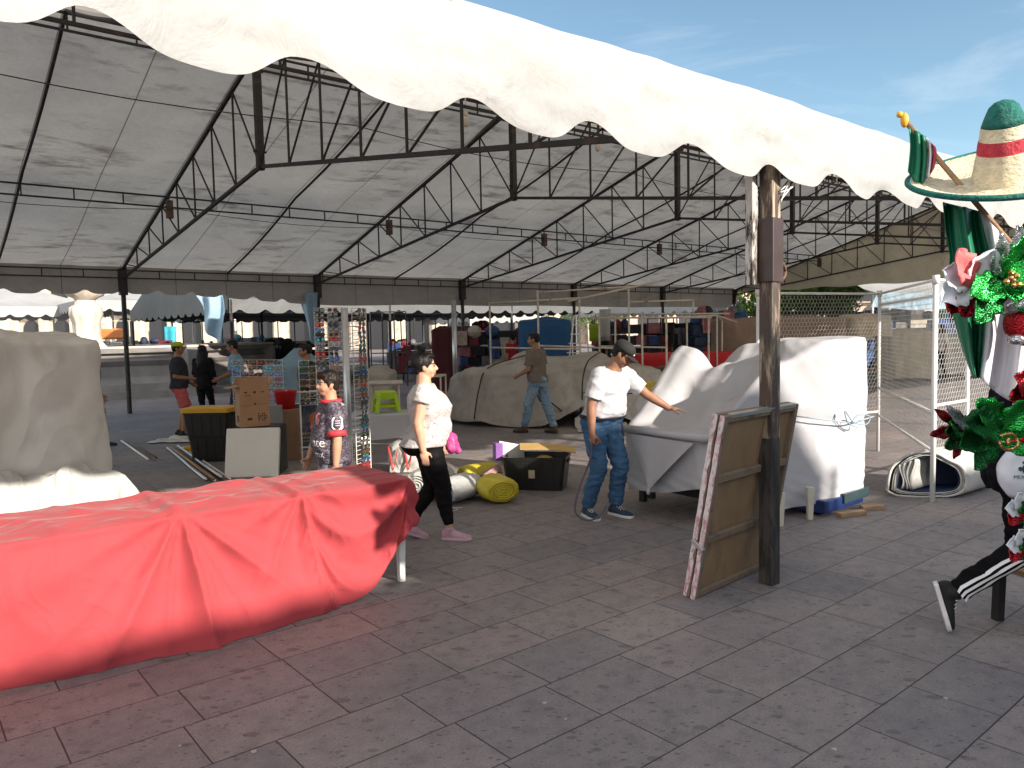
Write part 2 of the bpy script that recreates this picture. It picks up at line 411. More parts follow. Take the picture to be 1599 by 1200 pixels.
# ladder purlins
def ladder(v, z0, z1, name='ladder_purlin', dv=.0):
    mb = MB()
    mb.bar(L(TL, v, z0), L(TR_, v, z0), .03); mb.bar(L(TL, v, z1), L(TR_, v, z1), .03)
    n = int(round((TR_-TL)/(BAY/6)))
    for k in range(n+1):
        t = TL+.3+(TR_-TL-.3)*k/n; mb.bar(L(t, v, z0), L(t, v, z1), .022)
    return mb.obj(name, M_STEEL, tent, local=True)
ladder(.04, H_F-.16, H_F+.02); ladder(DEP-.02, H_R+.02, H_R+.20)
for v in (DEP*.23, DEP*.77):
    z = roof_h(v)-.09; ladder(v, z-.20, z)
ladder(DEP/2, H_RI-.28, H_RI-.06)
# brackets under the purlins and rafters in mid bay
for i in range(I0, I1):
    t = (i+.5)*BAY
    for half in (0, 1):
        pts = []
        for k in range(13):
            x = k/12; v = lerp(0, DEP/2, x) if half == 0 else lerp(DEP, DEP/2, x)
            pts.append(L(t, v, roof_h(v)-.03-.08*abs(math.sin(2*math.pi*x))))
        mb = MB(); mb.tube(pts, .024, 6); mb.obj('rafter', M_STEEL, tent, sm=True, local=True)
for i in range(I0, I1+1):
    mb = MB(); v = DEP*.77
    mb.box(L(i*BAY, v, roof_h(v)-.33), (.11, .13, .34))
    mb.obj('bracket', M_RUST, tent, local=True)
# posts
def plain_post(t, v, top, r=.055):
    mb = MB(); mb.box(L(t, v, top-.23), (.17, .17, .62)); mb.tube([L(t, v, top-.4), L(t, v, .0)], r, 10)
    return mb.obj('post', M_STEEL, tent, local=True)
for i in range(I0, I1+1):
    plain_post(i*BAY, DEP, H_R+.16)
    if i != 0: plain_post(i*BAY, 0, H_F-.1)
def worn_mat(name, a, b_, c_, sc_=(6, 6, 1.2), p=.5):
    m, nt, bs, out = new_mat(name); co = n_coord(nt, 'Object', scale=sc_)
    f = n_noise(nt, co, 3.0, 8, .7, .4); f2 = n_noise(nt, n_coord(nt, 'Object', scale=(3, 3, .5), loc=(5, 2, 1)), 2., 5, .6)
    c = n_ramp(nt, f, [(p-.06, a), (p+.04, b_)]); c = n_mix(nt, n_ramp(nt, f2, [(.52, (0,)*3), (.66, (1,)*3)]), c, c_)
    nt.links.new(c, bs.inputs['Base Color']); bs.inputs['Roughness'].default_value = .6; n_bump(nt, bs, f, .4, .006); return m
M_POST = worn_mat('worn_post_paint', (.06, .035, .028), (.34, .28, .20), (.035, .027, .024), (5, 5, .7), .55)
M_CHAR = worn_mat('charred_post', (.018, .016, .016), (.055, .045, .038), (.012, .011, .011))
M_PEEL = worn_mat('peeling_white_paint', (.03, .022, .02), (.55, .52, .48), (.05, .03, .025), (9, 9, 1.5), .52)
mb = MB(); mb.box(L(0, 0, 1.95), (.10, .10, 1.9)); fp = mb.obj('front_post', M_POST, tent, bevel=.006, local=True)
tag(fp, 'tall square post in worn brown and cream paint, charred at its foot')
mb = MB(); mb.box(L(0, 0, .5), (.102, .102, 1.0)); mb.obj('charred_foot', M_CHAR, fp, bevel=.006, local=True)
mb = MB(); mb.box(L(0, 0, 2.255), (.128, .128, .42)); mb.obj('steel_sleeve', mat('dark_brown_enamel', (.05, .03, .028), .35, .2), fp, bevel=.006, local=True)
mb = MB(); mb.tube([L(.09+.05*math.cos(a), -.03, 2.12+.055*math.sin(a)) for a in [k*math.pi/5 for k in range(11)]], .012, 8); mb.obj('ring', M_RUST, fp, sm=True, local=True)
mb = MB(); mb.box(L(-.10, .075, 2.42), (.06, .06, .78)); mb.obj('peeling_stub', M_PEEL, fp, bevel=.006, local=True)
mb = MB(); mb.box(L(0.0, -.02, 2.88), (.26, .13, .06)); mb.box(L(-.16, .05, 2.86), (.12, .12, .14)); mb.obj('top_bracket', M_RUST, fp, bevel=.012, local=True)
mb = MB(); random.seed(4)
for k in range(4):
    x = .10+.03*k; mb.tube(catmull([L(.03, -.065, 2.84), L(x, -.09, 2.86+.03*random.random()), L(x+.03*random.random(), -.09, 2.8-.12*random.random()), L(.02, -.066, 2.55+.1*random.random())], 5), .0045, 5)
mb.obj('rope_tie', mat('white_rope', (.6, .58, .54), .9, .15), fp, sm=True, local=True)
# hanging lamps under the roof and their wire
M_BULB = mat('cloudy_bulb_glass', (.55, .50, .42), .35, .1)
for (t, v, nm) in ((.7, DEP*.74, 0), (BAY*.42, DEP*.36, 1), (BAY+.9, DEP*.42, 2), (2*BAY+.8, DEP*.3, 3)):
    z = roof_h(v)-.35
    mb = MB(); mb.tube([L(t, v, z+.3), L(t, v, z)], .012, 6); mb.ball(L(t, v, z-.09), (.055, .055, .085)); mb.tube([L(t, v, z+.05), L(t, v, z-.03)], .035, 8)
    tag(mb.obj('hanging_bulb', M_BULB, tent, sm=True, local=True))
for v_, dz in ((DEP*.74, .55), (DEP*.33, .75)):
    pts = []
    for i in range(I0, I1):
        a, b_ = L(i*BAY, v_, roof_h(v_)-dz), L((i+1)*BAY, v_, roof_h(v_)-dz); pts += [a.lerp(b_, k/8)+V((0, 0, -.12*math.sin(math.pi*k/8))) for k in range(8)]
    mb = MB(); mb.tube(pts, .006, 4); mb.obj('lamp_wire', M_STEEL, tent, local=True)

# ---------------------------------------------------------------- unseen tents added behind the camera to shade the foreground
M_BACK = canvas_mat('shade_tent_canvas', (.55, .52, .48), (.2, .18, .15), .05)
def shade_tent(t0, t1, v0, v1, eave, ridge, label):
    """unseen gable tent added to cast shade, ridge across the sun, closed with side sheets; ridge runs along the aisle"""
    e = empty('shade_tent', T((t0+t1)/2, (v0+v1)/2), TROT, label, 'tent')
    hw = (t1-t0)/2; hd = (v1-v0)/2; mb = MB()
    for s in (-1, 1):
        def fn(u, w_):
            x = lerp(-hw, hw, u); y = lerp(s*hd, 0, w_)
            return V((x, y, lerp(eave, ridge, w_)+.13*noise3((x, y*.3, s), 1.3)-.05*math.sin(math.pi*w_)))
        mb.grid(fn, 20, 8)
    mb.obj('roof_canopy', M_BACK, e, sm=True, local=True)  # roof of the unseen tent added to cast shade
    mb = MB()
    for s in (-1, 1):
        mb.grid(lambda u, w_: V((lerp(-hw, hw, u), s*hd+.06*noise3((u*hw*2, w_*2, s), 1.4), lerp(.05, eave, w_))), 24, 6)
        mb.grid(lambda u, w_: V((s*hw+.04*noise3((u*4, w_*2, s), 1.4), lerp(-hd, hd, u), lerp(.05, lerp(eave, ridge, 1-abs(2*u-1)), w_))), 16, 6)
    mb.obj('shade_tent_side_sheet', M_BACK, e, sm=True, local=True)
    for sx in (-1, 1):
        for sy in (-1, 1):
            mb = MB(); mb.tube([V((sx*(hw+.08), sy*(hd+.08), 0)), V((sx*(hw+.08), sy*(hd+.08), eave))], .04, 8); mb.obj('post', M_STEEL, e, sm=True, local=True)
    return e
shade_tent(-10.4, .0, -11.5, -6.5, 3.1, 4.53, 'grey tent with closed sides, added out of view to shade the red table')
shade_tent(.18, 3.2, -11.5, -6.5, 3.4, 5.45, 'tall narrow tent with closed sides, added out of view to shade the worn post')
shade_tent(3.4, 16, -11.5, -6.5, 2.9, 4.10, 'low grey tent with closed sides, added out of view to shade the paving')
# ---------------------------------------------------------------- people
def skin_mat(name, col): return mat(name, col, .55, .10, 18, spec=.35, bump=.05, bscale=120)
SKIN = skin_mat('tan_skin', (.42, .225, .145)); SKIN_D = skin_mat('brown_skin', (.27, .135, .085)); SKIN_L = skin_mat('light_tan_skin', (.52, .29, .20))
M_BROW = mat('dark_brow', (.015, .011, .010), .6); M_LIP = mat('lip', (.33, .12, .10), .5); M_EYE = mat('eye', (.05, .035, .03), .2)
HAIR = mat('black_hair', (.008, .007, .007), .45, .4, 30, bump=.35, bscale=90, stretch=(1, 1, .25), spec=.22)
HAIR_B = mat('dark_brown_hair', (.014, .009, .007), .48, .4, 30, bump=.35, bscale=90, stretch=(1, 1, .25), spec=.22)
def cloth(name, col, var=.14, bump=.18, **k): return mat(name, col, .9, var, 7, bump=bump, bscale=22, spec=.08, **k)
def pose(base, fwd, H=1.7, lean=(0, 0), legs=((.09, 0, 0), (.09, 0, 0)), arms=(((.12, -.05, -1), (.05, .12, -1)), ((.12, -.05, -1), (.05, .12, -1))),
         head=(0, 0), twist=0, crouch=0.0, stoop=0.0):
    """joints of a figure; index 0 is its right side, 1 its left"""
    s = H/1.7; f = V((fwd[0], fwd[1], 0)).normalized(); r = V((f.y, -f.x, 0)); up = V((0, 0, 1)); b = V(base)
    J = {'s': s, 'f': f, 'r': r}
    spread = (legs[0][1]+legs[1][1])/2
    pel = b+f*spread*s+up*(.93*s-crouch); J['pelvis'] = pel
    ax = (up+r*lean[0]+f*lean[1]).normalized()
    fc = Matrix.Rotation(twist, 3, 'Z')@f; rc = V((fc.y, -fc.x, 0))
    J['chest'] = pel+ax*.30*s; ax2 = (ax+fc*stoop).normalized(); J['neck'] = J['chest']+ax2*.225*s
    J['fc'] = (fc-ax2*fc.dot(ax2)).normalized(); J['rc'] = rc
    for i, sg in ((0, 1), (1, -1)):
        lx, ly, lz = legs[i]
        an = b+r*sg*lx*s+f*ly*s+up*(.085*s+lz); hp = pel+r*sg*.088*s-up*.03*s
        d = an-hp; L1, L2 = .415*s, .425*s; D = min(d.length, (L1+L2)*.999); d.normalize()
        a = (L1*L1-L2*L2+D*D)/(2*D); h = math.sqrt(max(0, L1*L1-a*a)); n = (f-d*f.dot(d)).normalized()
        J['hip%d' % i] = hp; J['knee%d' % i] = hp+d*a+n*h; J['ankle%d' % i] = hp+d*D
        J['toe%d' % i] = (f+r*sg*.18).normalized()
        sh = J['chest']+ax2*.150*s+rc*sg*.172*s; J['sh%d' % i] = sh
        u, w_ = [(rc*sg*q[0]+fc*q[1]+up*q[2]).normalized() for q in arms[i]]
        J['el%d' % i] = sh+u*.285*s; J['wr%d' % i] = J['el%d' % i]+w_*.245*s
    hy, hp_ = head
    hf = Matrix.Rotation(hy, 3, 'Z')@fc; hr = V((hf.y, -hf.x, 0)).normalized()
    hf = Matrix.Rotation(hp_, 3, hr)@hf.normalized(); J['hf'] = hf; J['hr'] = hr; J['hu'] = hr.cross(hf).normalized()
    J['head'] = J['neck']+(ax2*.6+J['hu']*.4).normalized()*.145*s+hf*.02*s
    return J
def ell(c, sx, fx, hw, hd, n=16, p=2.4, tilt=None):
    out = []
    for k in range(n):
        a = 2*math.pi*k/n; ca, sa = math.cos(a), math.sin(a)
        out.append(c+sx*hw*math.copysign(abs(ca)**(2/p), ca)+fx*hd*math.copysign(abs(sa)**(2/p), sa))
    return out
def torso_rings(J, girth, add, z0, z1, belly=0., bust=0.):
    seat = J.get('seat', 0)
    s = J['s']; rows = [(-.13, .125, .095, 0), (-.05, .165, .118, -.008), (.03, .163, .115, 0), (.12, .148, .105, .008), (.20, .150, .110, .012), (.30, .166, .118, .012), (.39, .175, .112, .004), (.455, .155, .085, -.004), (.505, .085, .062, 0), (.54, .060, .055, .006)]
    out = []; P, C, N = J['pelvis'], J['chest'], J['neck']
    for z, hw, hd, fo in rows:
        if z < z0-1e-6 or z > z1+1e-6: continue
        if z <= .30: c = P+(C-P)*(z/.30); k = max(0, min(1, z/.3))
        else: c = C+(N-C)*((z-.30)/.225); k = 1
        fx = J['f'].lerp(J['fc'], k).normalized(); sx = J['r'].lerp(J['rc'], k).normalized()
        bl = belly*math.exp(-((z-.11)/.11)**2)+bust*math.exp(-((z-.32)/.07)**2)
        st = seat*math.exp(-((z+.06)/.10)**2); c = c-fx*st*.6
        g_ = girth if z < .42 else 1+(girth-1)*.4
        out.append(ell(c+fx*(fo*s+bl*.5), sx, fx, hw*s*g_+add+bl*.25+st*.3, hd*s*g_+add+bl*.5+st*.6))
    return out
def limb(mb, pts, radii):
    for i in range(len(pts)-1): mb.tube([pts[i], pts[i+1]], [radii[i], radii[i+1]], 12)
    for p, r in list(zip(pts, radii)): mb.ball(p, r*.995, 12, 8)
def hand(mb, wr, d, pn, s, side, curl=.35, spread=.12):
    """palm, four bent fingers of unequal length and a thumb; pn points out of the palm"""
    d = d.normalized(); pn = (pn-d*pn.dot(d)).normalized(); w_ = d.cross(pn)*side
    mb.tube([wr-d*.01*s, wr+d*.03*s], [.026*s, .030*s], 10, flat=.7)
    M = Matrix((w_, d, pn)).transposed()
    mb.ball(wr+d*.052*s, V((.040, .052, .0165))*s, 12, 8, M)
    for k, (o, ln, rr) in enumerate(((.027, .072, .0085), (.009, .080, .009), (-.009, .075, .0088), (-.026, .058, .0078))):
        p = wr+d*.092*s+w_*o*s; pts = [p-d*.03*s, p]; a = .15; dd = d+w_*o*spread*6
        for j, q in enumerate((.45, .32, .23)):
            a += curl*(1.1 if j else .8)+.06*k*curl; v = (dd*math.cos(a)+pn*math.sin(a)).normalized(); p = p+v*ln*s*q/1.0; pts.append(p)
        limb(mb, pts, [rr*s*1.05]*2+[rr*s, rr*s*.92, rr*s*.8])
    b = wr+d*.025*s+w_*.028*s; v = (d*.62+w_*.62+pn*.45).normalized(); v2 = (d*.85+w_*.25+pn*.5).normalized()
    limb(mb, [b-w_*.012*s, b+v*.035*s, b+v*.035*s+v2*.032*s, b+v*.035*s+v2*.055*s], [.014*s, .0115*s, .010*s, .0085*s])
def shoe(J, i, root, m_up, m_sole, s, low=False, L_=None, n=''):
    an = J['ankle%d' % i]; kn = J['knee%d' % i]; fd = J['toe%d' % i]
    if L_ is None: L_ = fd
    d = V(L_).normalized(); sd = d.cross(V((0, 0, 1))).normalized(); up = sd.cross(d).normalized()
    base = an-up*.085*s
    rows = [(-.075, .020, .030, .075), (-.066, .032, .012, .092), (-.03, .036, .008, .105), (.02, .037, .008, .100), (.06, .041, .008, .082), (.11, .048, .008, .064), (.16, .046, .009, .052), (.19, .034, .012, .044), (.205, .016, .018, .036)]
    mb = MB(); mb.loft([[base+d*x*s+sd*math.cos(a)*hw*s*(1 if math.sin(a) < 0 else .9)+up*((lo+hi)/2+math.sin(a)*(hi-lo)/2)*s for a in [2*math.pi*k/14 for k in range(14)]] for x, hw, lo, hi in rows])
    mb.tube([base+up*.06*s-d*.01*s, an+up*.035*s], [.042*s, .043*s], 12)
    o = mb.obj('shoe', m_up, root, sm=True, remesh=.008, smooth_it=3)
    mb = MB(); out = [(x, hw+.003) for x, hw, lo, hi in rows]
    poly = [(x*s, hw*s) for x, hw in out]+[(x*s, -hw*s) for x, hw in reversed(out)]
    mb.prism(poly, .0, .024*s, (base, d, sd, up)); mb.obj('sole', m_sole, o, bevel=.004)
    for k in range(4):
        mb = MB(); c = base+d*(.035+.022*k)*s+up*(.096-.0105*k)*s
        if k == 0: lace = MB()
        lace.tube([c-sd*.026*s-up*.01*s, c+up*.005*s, c+sd*.026*s-up*.01*s], .004*s, 5)
    lace.obj('lace', m_sole, o)
    return o
def person(label, J, skin=SKIN, group=None, girth=1.0, belly=0., bust=0., shirt=None, sleeve=.6, hem=-.06, trousers=None, leg_end=.97, loose=.0, leg_r=(.092, .066, .052),
           shoes=(None, None), hair=('short', HAIR), hat=None, vox=.009, curl=(.45, .45), palm=None, shirt_add=.019, wrinkle=.012, cat='person', hands_dir=None, feet=None):
    s = J['s']; root = empty('person', (J['pelvis'].x, J['pelvis'].y, 0), 0, label, cat, group)
    HF, HR, HU, hc = J['hf'], J['hr'], J['hu'], J['head']
    HM = Matrix((HR, HF, HU)).transposed()
    def hp(x, y, z): return hc+(HR*x+HF*y+HU*z)*s
    mb = MB()
    mb.loft(torso_rings(J, girth*.97, -.004, -.13, .54, belly*.7, bust*.8))
    fat = 1+(girth-1)*.75
    for i, sg in ((0, 1), (1, -1)):
        sh, el, wr = J['sh%d' % i], J['el%d' % i], J['wr%d' % i]
        limb(mb, [sh, sh.lerp(el, .45), el, el.lerp(wr, .3), wr], [.056*s*fat, .050*s*fat, .040*s*fat, .041*s*fat, .027*s*min(fat, 1.12)])
        hpt, kn, an = J['hip%d' % i], J['knee%d' % i], J['ankle%d' % i]
        bk = -J['f']*.012*s
        kk = .86 if (trousers and leg_end > .5) else 1
        limb(mb, [hpt, hpt.lerp(kn, .4), kn, kn.lerp(an, .3)+bk*kk, an], [r_*kk for r_ in [.086*s*fat, .078*s*fat, .053*s*fat, .054*s*fat, .037*s]])
        pn = (palm[i] if palm and palm[i] is not None else (-J['rc']*sg)); hd = hands_dir[i] if hands_dir and hands_dir[i] is not None else (wr-el)
        hand(mb, wr, V(hd), V(pn), s, sg*-1 if False else (1 if V(hd).cross(V(pn)).dot(J['fc']) > 0 else -1), curl[i])
    limb(mb, [J['neck']-(J['neck']-J['chest'])*.1, J['neck'].lerp(hp(0, -.02, -.03), .55), hp(0, -.02, -.03)], [.062*s*fat, .053*s*fat, .055*s])
    # head: cranium, face, jaw, brow, nose, lips, ears
    mb.ball(hp(0, -.016, .030), V((.076, .094, .082))*s, 18, 14, HM)
    mb.ball(hp(0, .014, -.020), V((.064*min(fat, 1.12), .078, .080))*s, 16, 12, HM)
    mb.ball(hp(0, .046, -.074), V((.040*fat, .036, .030))*s, 12, 8, HM)
    for sg in (-1, 1):
        mb.ball(hp(sg*.034, .052, -.034), V((.029*fat, .028, .032))*s, 10, 8, HM); mb.ball(hp(sg*.030, .074, .022), V((.026, .016, .010))*s, 10, 6, HM)
        mb.ball(hp(sg*.077, -.012, -.012), V((.010, .021, .032))*s, 10, 8, HM); mb.ball(hp(sg*.012, .094, -.022), V((.010, .012, .009))*s, 8, 6, HM)
    mb.tube([hp(0, .084, .018), hp(0, .100, -.006), hp(0, .109, -.020)], [.009*s, .011*s, .013*s], 8); mb.ball(hp(0, .103, -.020), .0125*s, 8, 6)
    mb.ball(hp(0, .088, -.050), V((.024, .012, .007))*s, 10, 6, HM); mb.ball(hp(0, .085, -.060), V((.021, .011, .007))*s, 10, 6, HM)
    body = mb.obj('body', [skin, M_BROW, M_LIP, M_EYE], root, sm=True, remesh=vox, smooth_it=2)
    O = wm(root).translation; me = body.data; pm = []
    for p in me.polygons:
        q = p.center+O-hc; x, y, z = q.dot(HR)/s, q.dot(HF)/s, q.dot(HU)/s; k = 0
        if y > .055 and abs(x) < .055:
            if .024 < z < .033 and .012 < abs(x) < .05: k = 1
            elif .002 < z < .014 and .016 < abs(x) < .042: k = 3
            elif -.066 < z < -.046 and abs(x) < .024 and y > .078: k = 2
        pm.append(k)
    me.polygons.foreach_set('material_index', pm); me.update()
    if hair:
        kind, hm = hair; mb = MB()
        if kind in ('short', 'under'):
            mb.ball(hp(0, -.026, .040), V((.083, .096, .084))*s, 18, 14, HM); mb.ball(hp(0, -.055, -.005), V((.074, .055, .062))*s, 14, 10, HM)
            for sg in (-1, 1): mb.ball(hp(sg*.068, .004, .012), V((.014, .026, .036))*s, 8, 6, HM)
            if kind == 'short': mb.ball(hp(0, .030, .088), V((.062, .052, .030))*s, 12, 8, HM)
        elif kind == 'boy':
            mb.ball(hp(0, -.026, .046), V((.086, .100, .086))*s, 18, 14, HM); mb.ball(hp(0, -.060, .0), V((.074, .054, .066))*s, 14, 10, HM)
            mb.ball(hp(0, .040, .094), V((.070, .062, .036))*s, 12, 8, HM); mb.ball(hp(0, -.02, .115), V((.06, .07, .03))*s, 12, 8, HM)
            for sg in (-1, 1): mb.ball(hp(sg*.070, .002, .012), V((.014, .03, .040))*s, 8, 6, HM)
        elif kind == 'bun':
            mb.ball(hp(0, -.034, .036), V((.092, .106, .096))*s, 18, 14, HM); mb.ball(hp(0, -.070, -.030), V((.062, .045, .052))*s, 14, 10, HM)
            mb.ball(hp(0, .020, .098), V((.066, .062, .028))*s, 12, 8, HM)
            for sg in (-1, 1): mb.ball(hp(sg*.072, -.004, .020), V((.014, .030, .042))*s, 8, 6, HM)
            for k in range(7):
                a = k*.9; mb.ball(hp(.022*math.cos(a), -.045+.022*math.sin(a), .142+.012*(k % 3)), V((.026, .026, .024))*s, 8, 6)
        elif kind == 'long':
            mb.ball(hp(0, -.024, .040), V((.088, .098, .088))*s, 18, 14, HM)
            mb.tube([hp(0, -.05, .03), hp(0, -.068, -.10), hp(0, -.085, -.22), hp(0, -.095, -.34), hp(0, -.09, -.42)], [.085*s, .098*s, .10*s, .088*s, .05*s], 14, flat=.55)
            for sg in (-1, 1): mb.tube([hp(sg*.06, -.01, .05), hp(sg*.088, .0, -.06), hp(sg*.085, -.01, -.20)], [.03*s, .035*s, .02*s], 8)
        mb.obj('hair', hm, root, sm=True, remesh=max(.008, vox), smooth_it=2, dis=lambda q: .006*fbm((q.x, q.y, q.z*.35), 42))
    if hat:
        m_c, m_b = hat[0], hat[1]; hy = hat[2] if len(hat) > 2 else 0
        mb = MB(); rings = []
        Mh = Matrix.Rotation(hy, 3, HU)
        for z, k in ((.028, 1.0), (.055, 1.0), (.085, .93), (.108, .76), (.122, .48), (.127, .15)):
            rings.append([hc+Mh@(HR*math.cos(a)*.091*k+HF*(math.sin(a)*.108*k-.016)+HU*z)*s for a in [2*math.pi*j/24 for j in range(24)]])
        mb.loft(rings); cap = mb.obj('cap', m_c, root, sm=True, sub=1)
        mb = MB()
        def br(u, w_):
            a = lerp(-.98, .98, u); x = math.sin(a)*.088; y = math.cos(a)*.104-.02
            ext = .075*math.cos(a*.8)**.7*w_
            return hc+Mh@(HR*x*(1+.06*w_)+HF*(y+ext)+HU*(.030-.012*w_-.10*x*x*8*w_*.3))*s
        mb.grid(br, 14, 5); mb.obj('brim', m_b, cap, sm=True, solid=.004)
    if trousers:
        mb = MB(); mb.loft(torso_rings(J, girth, .012, -.13, .12 if hem > -.02 else .03, belly))
        for i in (0, 1):
            hpt, kn, an = J['hip%d' % i], J['knee%d' % i], J['ankle%d' % i]
            if leg_end >= .5:
                e = kn.lerp(an, (leg_end-.5)*2); limb(mb, [hpt, hpt.lerp(kn, .4)], [leg_r[0]*s*fat+.004, lerp(leg_r[0], leg_r[1], .35)*s*fat+.003])
                mb.tube([hpt.lerp(kn, .4), kn], [lerp(leg_r[0], leg_r[1], .35)*s*fat+.003, leg_r[1]*s*fat], 14); mb.ball(kn, leg_r[1]*s*fat*.99)
                mb.tube([kn, kn.lerp(e, .45)-J['f']*.008*s, e], [leg_r[1]*s*fat, lerp(leg_r[1], leg_r[2], .35)*s*fat, leg_r[2]*s], 14)
            else:
                e = hpt.lerp(kn, leg_end*2); mb.ball(hpt, leg_r[0]*s*fat+.006); mb.tube([hpt, e], [leg_r[0]*s*fat+.006, leg_r[1]*s*fat], 16)
        mb.obj('trousers' if leg_end > .5 else 'shorts', trousers, root, sm=True, remesh=max(vox, .010), smooth_it=2,
               dis=lambda q: wrinkle*(fbm((q.x*.6, q.y*.6, q.z*1.3), 11, 3.1)*.5+.9*rid((q.x*.5+q.z*.3, q.y*.5, q.z*1.5), 8, 2)-.3+.5*noise3((q.x*.5, q.y*.5, q.z*1.6), 24, 9))*(1+loose))
    if shirt:
        mb = MB(); mb.loft(torso_rings(J, girth, shirt_add, hem, .505, belly, bust))
        for i in (0, 1):
            sh, el, wr = J['sh%d' % i], J['el%d' % i], J['wr%d' % i]; mb.ball(sh, .062*s*fat+shirt_add*.6)
            if sleeve <= 1:
                e = sh.lerp(el, sleeve); mb.tube([sh, e], [.060*s*fat+shirt_add*.7, .060*s*fat+shirt_add*.9], 14)
            else:
                e = el.lerp(wr, sleeve-1); limb(mb, [sh, el], [.058*s*fat+shirt_add*.6, .047*s*fat+shirt_add*.6]); mb.tube([el, e], [.047*s*fat+shirt_add*.6, .038*s+shirt_add*.5], 14)
        mb.obj('shirt', shirt, root, sm=True, remesh=max(vox, .010), smooth_it=2,
               dis=lambda q: wrinkle*(fbm((q.x*.8, q.y*.8, q.z*1.1), 9, 1.7)*.5+1.0*rid((q.x+q.z*.5, q.y-q.z*.3, q.z*.8), 6, 5)-.3+.6*noise3((q.x*.6, q.y*.6, q.z*1.7), 21, 4)))
    if shoes[0]:
        for i in (0, 1): shoe(J, i, root, shoes[0], shoes[1], s, L_=feet[i] if feet else None)
    return root
M_WSOLE = mat('white_rubber', (.62, .61, .60), .6, .05); M_DSOLE = mat('dark_rubber', (.02, .02, .02), .7)
M_DENIM = mat('blue_denim', (.045, .105, .20), .85, .3, 5, bump=.2, bscale=60, dirt=(.16, .26, .38), dscale=3.2, dlo=.55, dhi=.75, spec=.15)
M_DENIM_L = mat('washed_denim', (.13, .20, .28), .85, .25, 5, bump=.2, bscale=60, dirt=(.28, .36, .42), dscale=3, dlo=.5, dhi=.7, spec=.15)
M_TEE_W = cloth('white_cotton', (.42, .42, .45), .04); M_BLACK = cloth('black_cotton', (.012, .012, .015), .3); M_TEE_G = cloth('taupe_cotton', (.14, .118, .10))
M_LEG = mat('black_leggings', (.006, .005, .006), .7, .2, 5, spec=.15); M_PINKSHOE = mat('lilac_pink_knit', (.48, .30, .36), .8, .12, 30, bump=.2, bscale=150)
M_NAVYSHOE = mat('navy_knit', (.022, .045, .085), .7, .2, 30, bump=.2, bscale=150); M_BLKSHOE = mat('black_mesh_knit', (.010, .010, .011), .7, .2, 30, bump=.2, bscale=150)
M_BROWNSHOE = mat('brown_leather', (.06, .032, .02), .5, .2)

def blouse_mat():
    m, nt, b, out = new_mat('white_lace_blouse'); co = n_coord(nt, 'Object')
    f = n_noise(nt, co, 34, 3, .6, 1.5); c = n_ramp(nt, f, [(.40, (.46, .44, .44)), (.54, (.43, .41, .41)), (.64, (.24, .21, .23))])
    nt.links.new(c, b.inputs['Base Color']); b.inputs['Roughness'].default_value = .8; n_bump(nt, b, f, .25, .006); return m
def jersey_mat():
    m, nt, b, out = new_mat('plum_patterned_jersey'); co = n_coord(nt, 'Object', scale=(1, 1, 2.2))
    vo = nt.nodes.new('ShaderNodeTexVoronoi'); vo.inputs['Scale'].default_value = 85; vo.distance = 'CHEBYCHEV'; nt.links.new(co, vo.inputs['Vector'])
    sp = nt.nodes.new('ShaderNodeSeparateColor'); nt.links.new(vo.outputs['Color'], sp.inputs[0])
    big = n_noise(nt, n_coord(nt, 'Object', scale=(1, 1, 1.6)), 6.5, 4, .7)
    k = n_math(nt, 'GREATER_THAN', n_math(nt, 'ADD', n_math(nt, 'MULTIPLY', sp.outputs[0], .35), big), .72)
    c = n_mix(nt, k, (.030, .018, .036), (.13, .12, .145))
    nt.links.new(c, b.inputs['Base Color']); b.inputs['Roughness'].default_value = .7; n_bump(nt, b, n_noise(nt, co, 16, 4), .3, .01); return m

# woman walking, seen from her right side
wb = G(690, 841); fw = V((.96, .10, 0))
J = pose((wb.x-.05, wb.y, 0), fw, 1.57, lean=(0, -.03), legs=((.06, .13, 0), (.07, -.24, .04)), arms=(((.22, -.22, -1), (.02, .16, -1)), ((.16, .10, -1), (.05, .42, -.9))), head=(.02, -.06)); J['seat'] = .07
woman = person('woman with a black hair bun, white lace blouse and black leggings walking', J, SKIN_L, girth=1.22, belly=.07, bust=.065, shirt=blouse_mat(), sleeve=.38, hem=-.05,
       trousers=M_LEG, leg_end=.93, leg_r=(.112, .070, .048), shoes=(M_PINKSHOE, mat('lilac_sole', (.50, .36, .42), .7)), hair=('bun', HAIR), vox=.007, curl=(.3, .5), wrinkle=.007, shirt_add=.026, palm=(-fw.cross(V((0, 0, 1))), None), feet=(V((.97, -.15, 0)), V((.86, -.0, -.28))))
mb = MB(); p = J['pelvis']; r_ = J['r']; f_ = J['f']
pts = [ell(p+V((0, 0, .05))+f_*.0, r_, f_, .19, .155, 28)[k] for k in range(28)]
ring = [q-V((0, 0, .04))*max(0, (q-p).dot(f_))/.15 for q in pts]; mb.tube(ring+[ring[0]], .012, 8, flat=1.6)
M_PINK = mat('hot_pink_nylon', (.42, .05, .19), .45, .25, 14, bump=.6, bscale=18)
belt = mb.obj('pouch_strap', M_PINK, woman, sm=True)
mb = MB(); c = p+f_*.20-r_*-.02+V((0, 0, -.0)); mb.ball(c+r_*.03, (.06, .07, .06)); mb.ball(c+r_*.07-V((0, 0, .05)), (.05, .045, .07)); mb.tube([c+r_*.02, c+f_*.07-V((0, 0, .12))], [.05, .03], 10)
tag(mb.obj('waist_pouch', M_PINK, woman, sm=True, remesh=.01, smooth_it=1, dis=lambda q: .012*fbm(q, 16)), 'crumpled hot pink waist pouch')

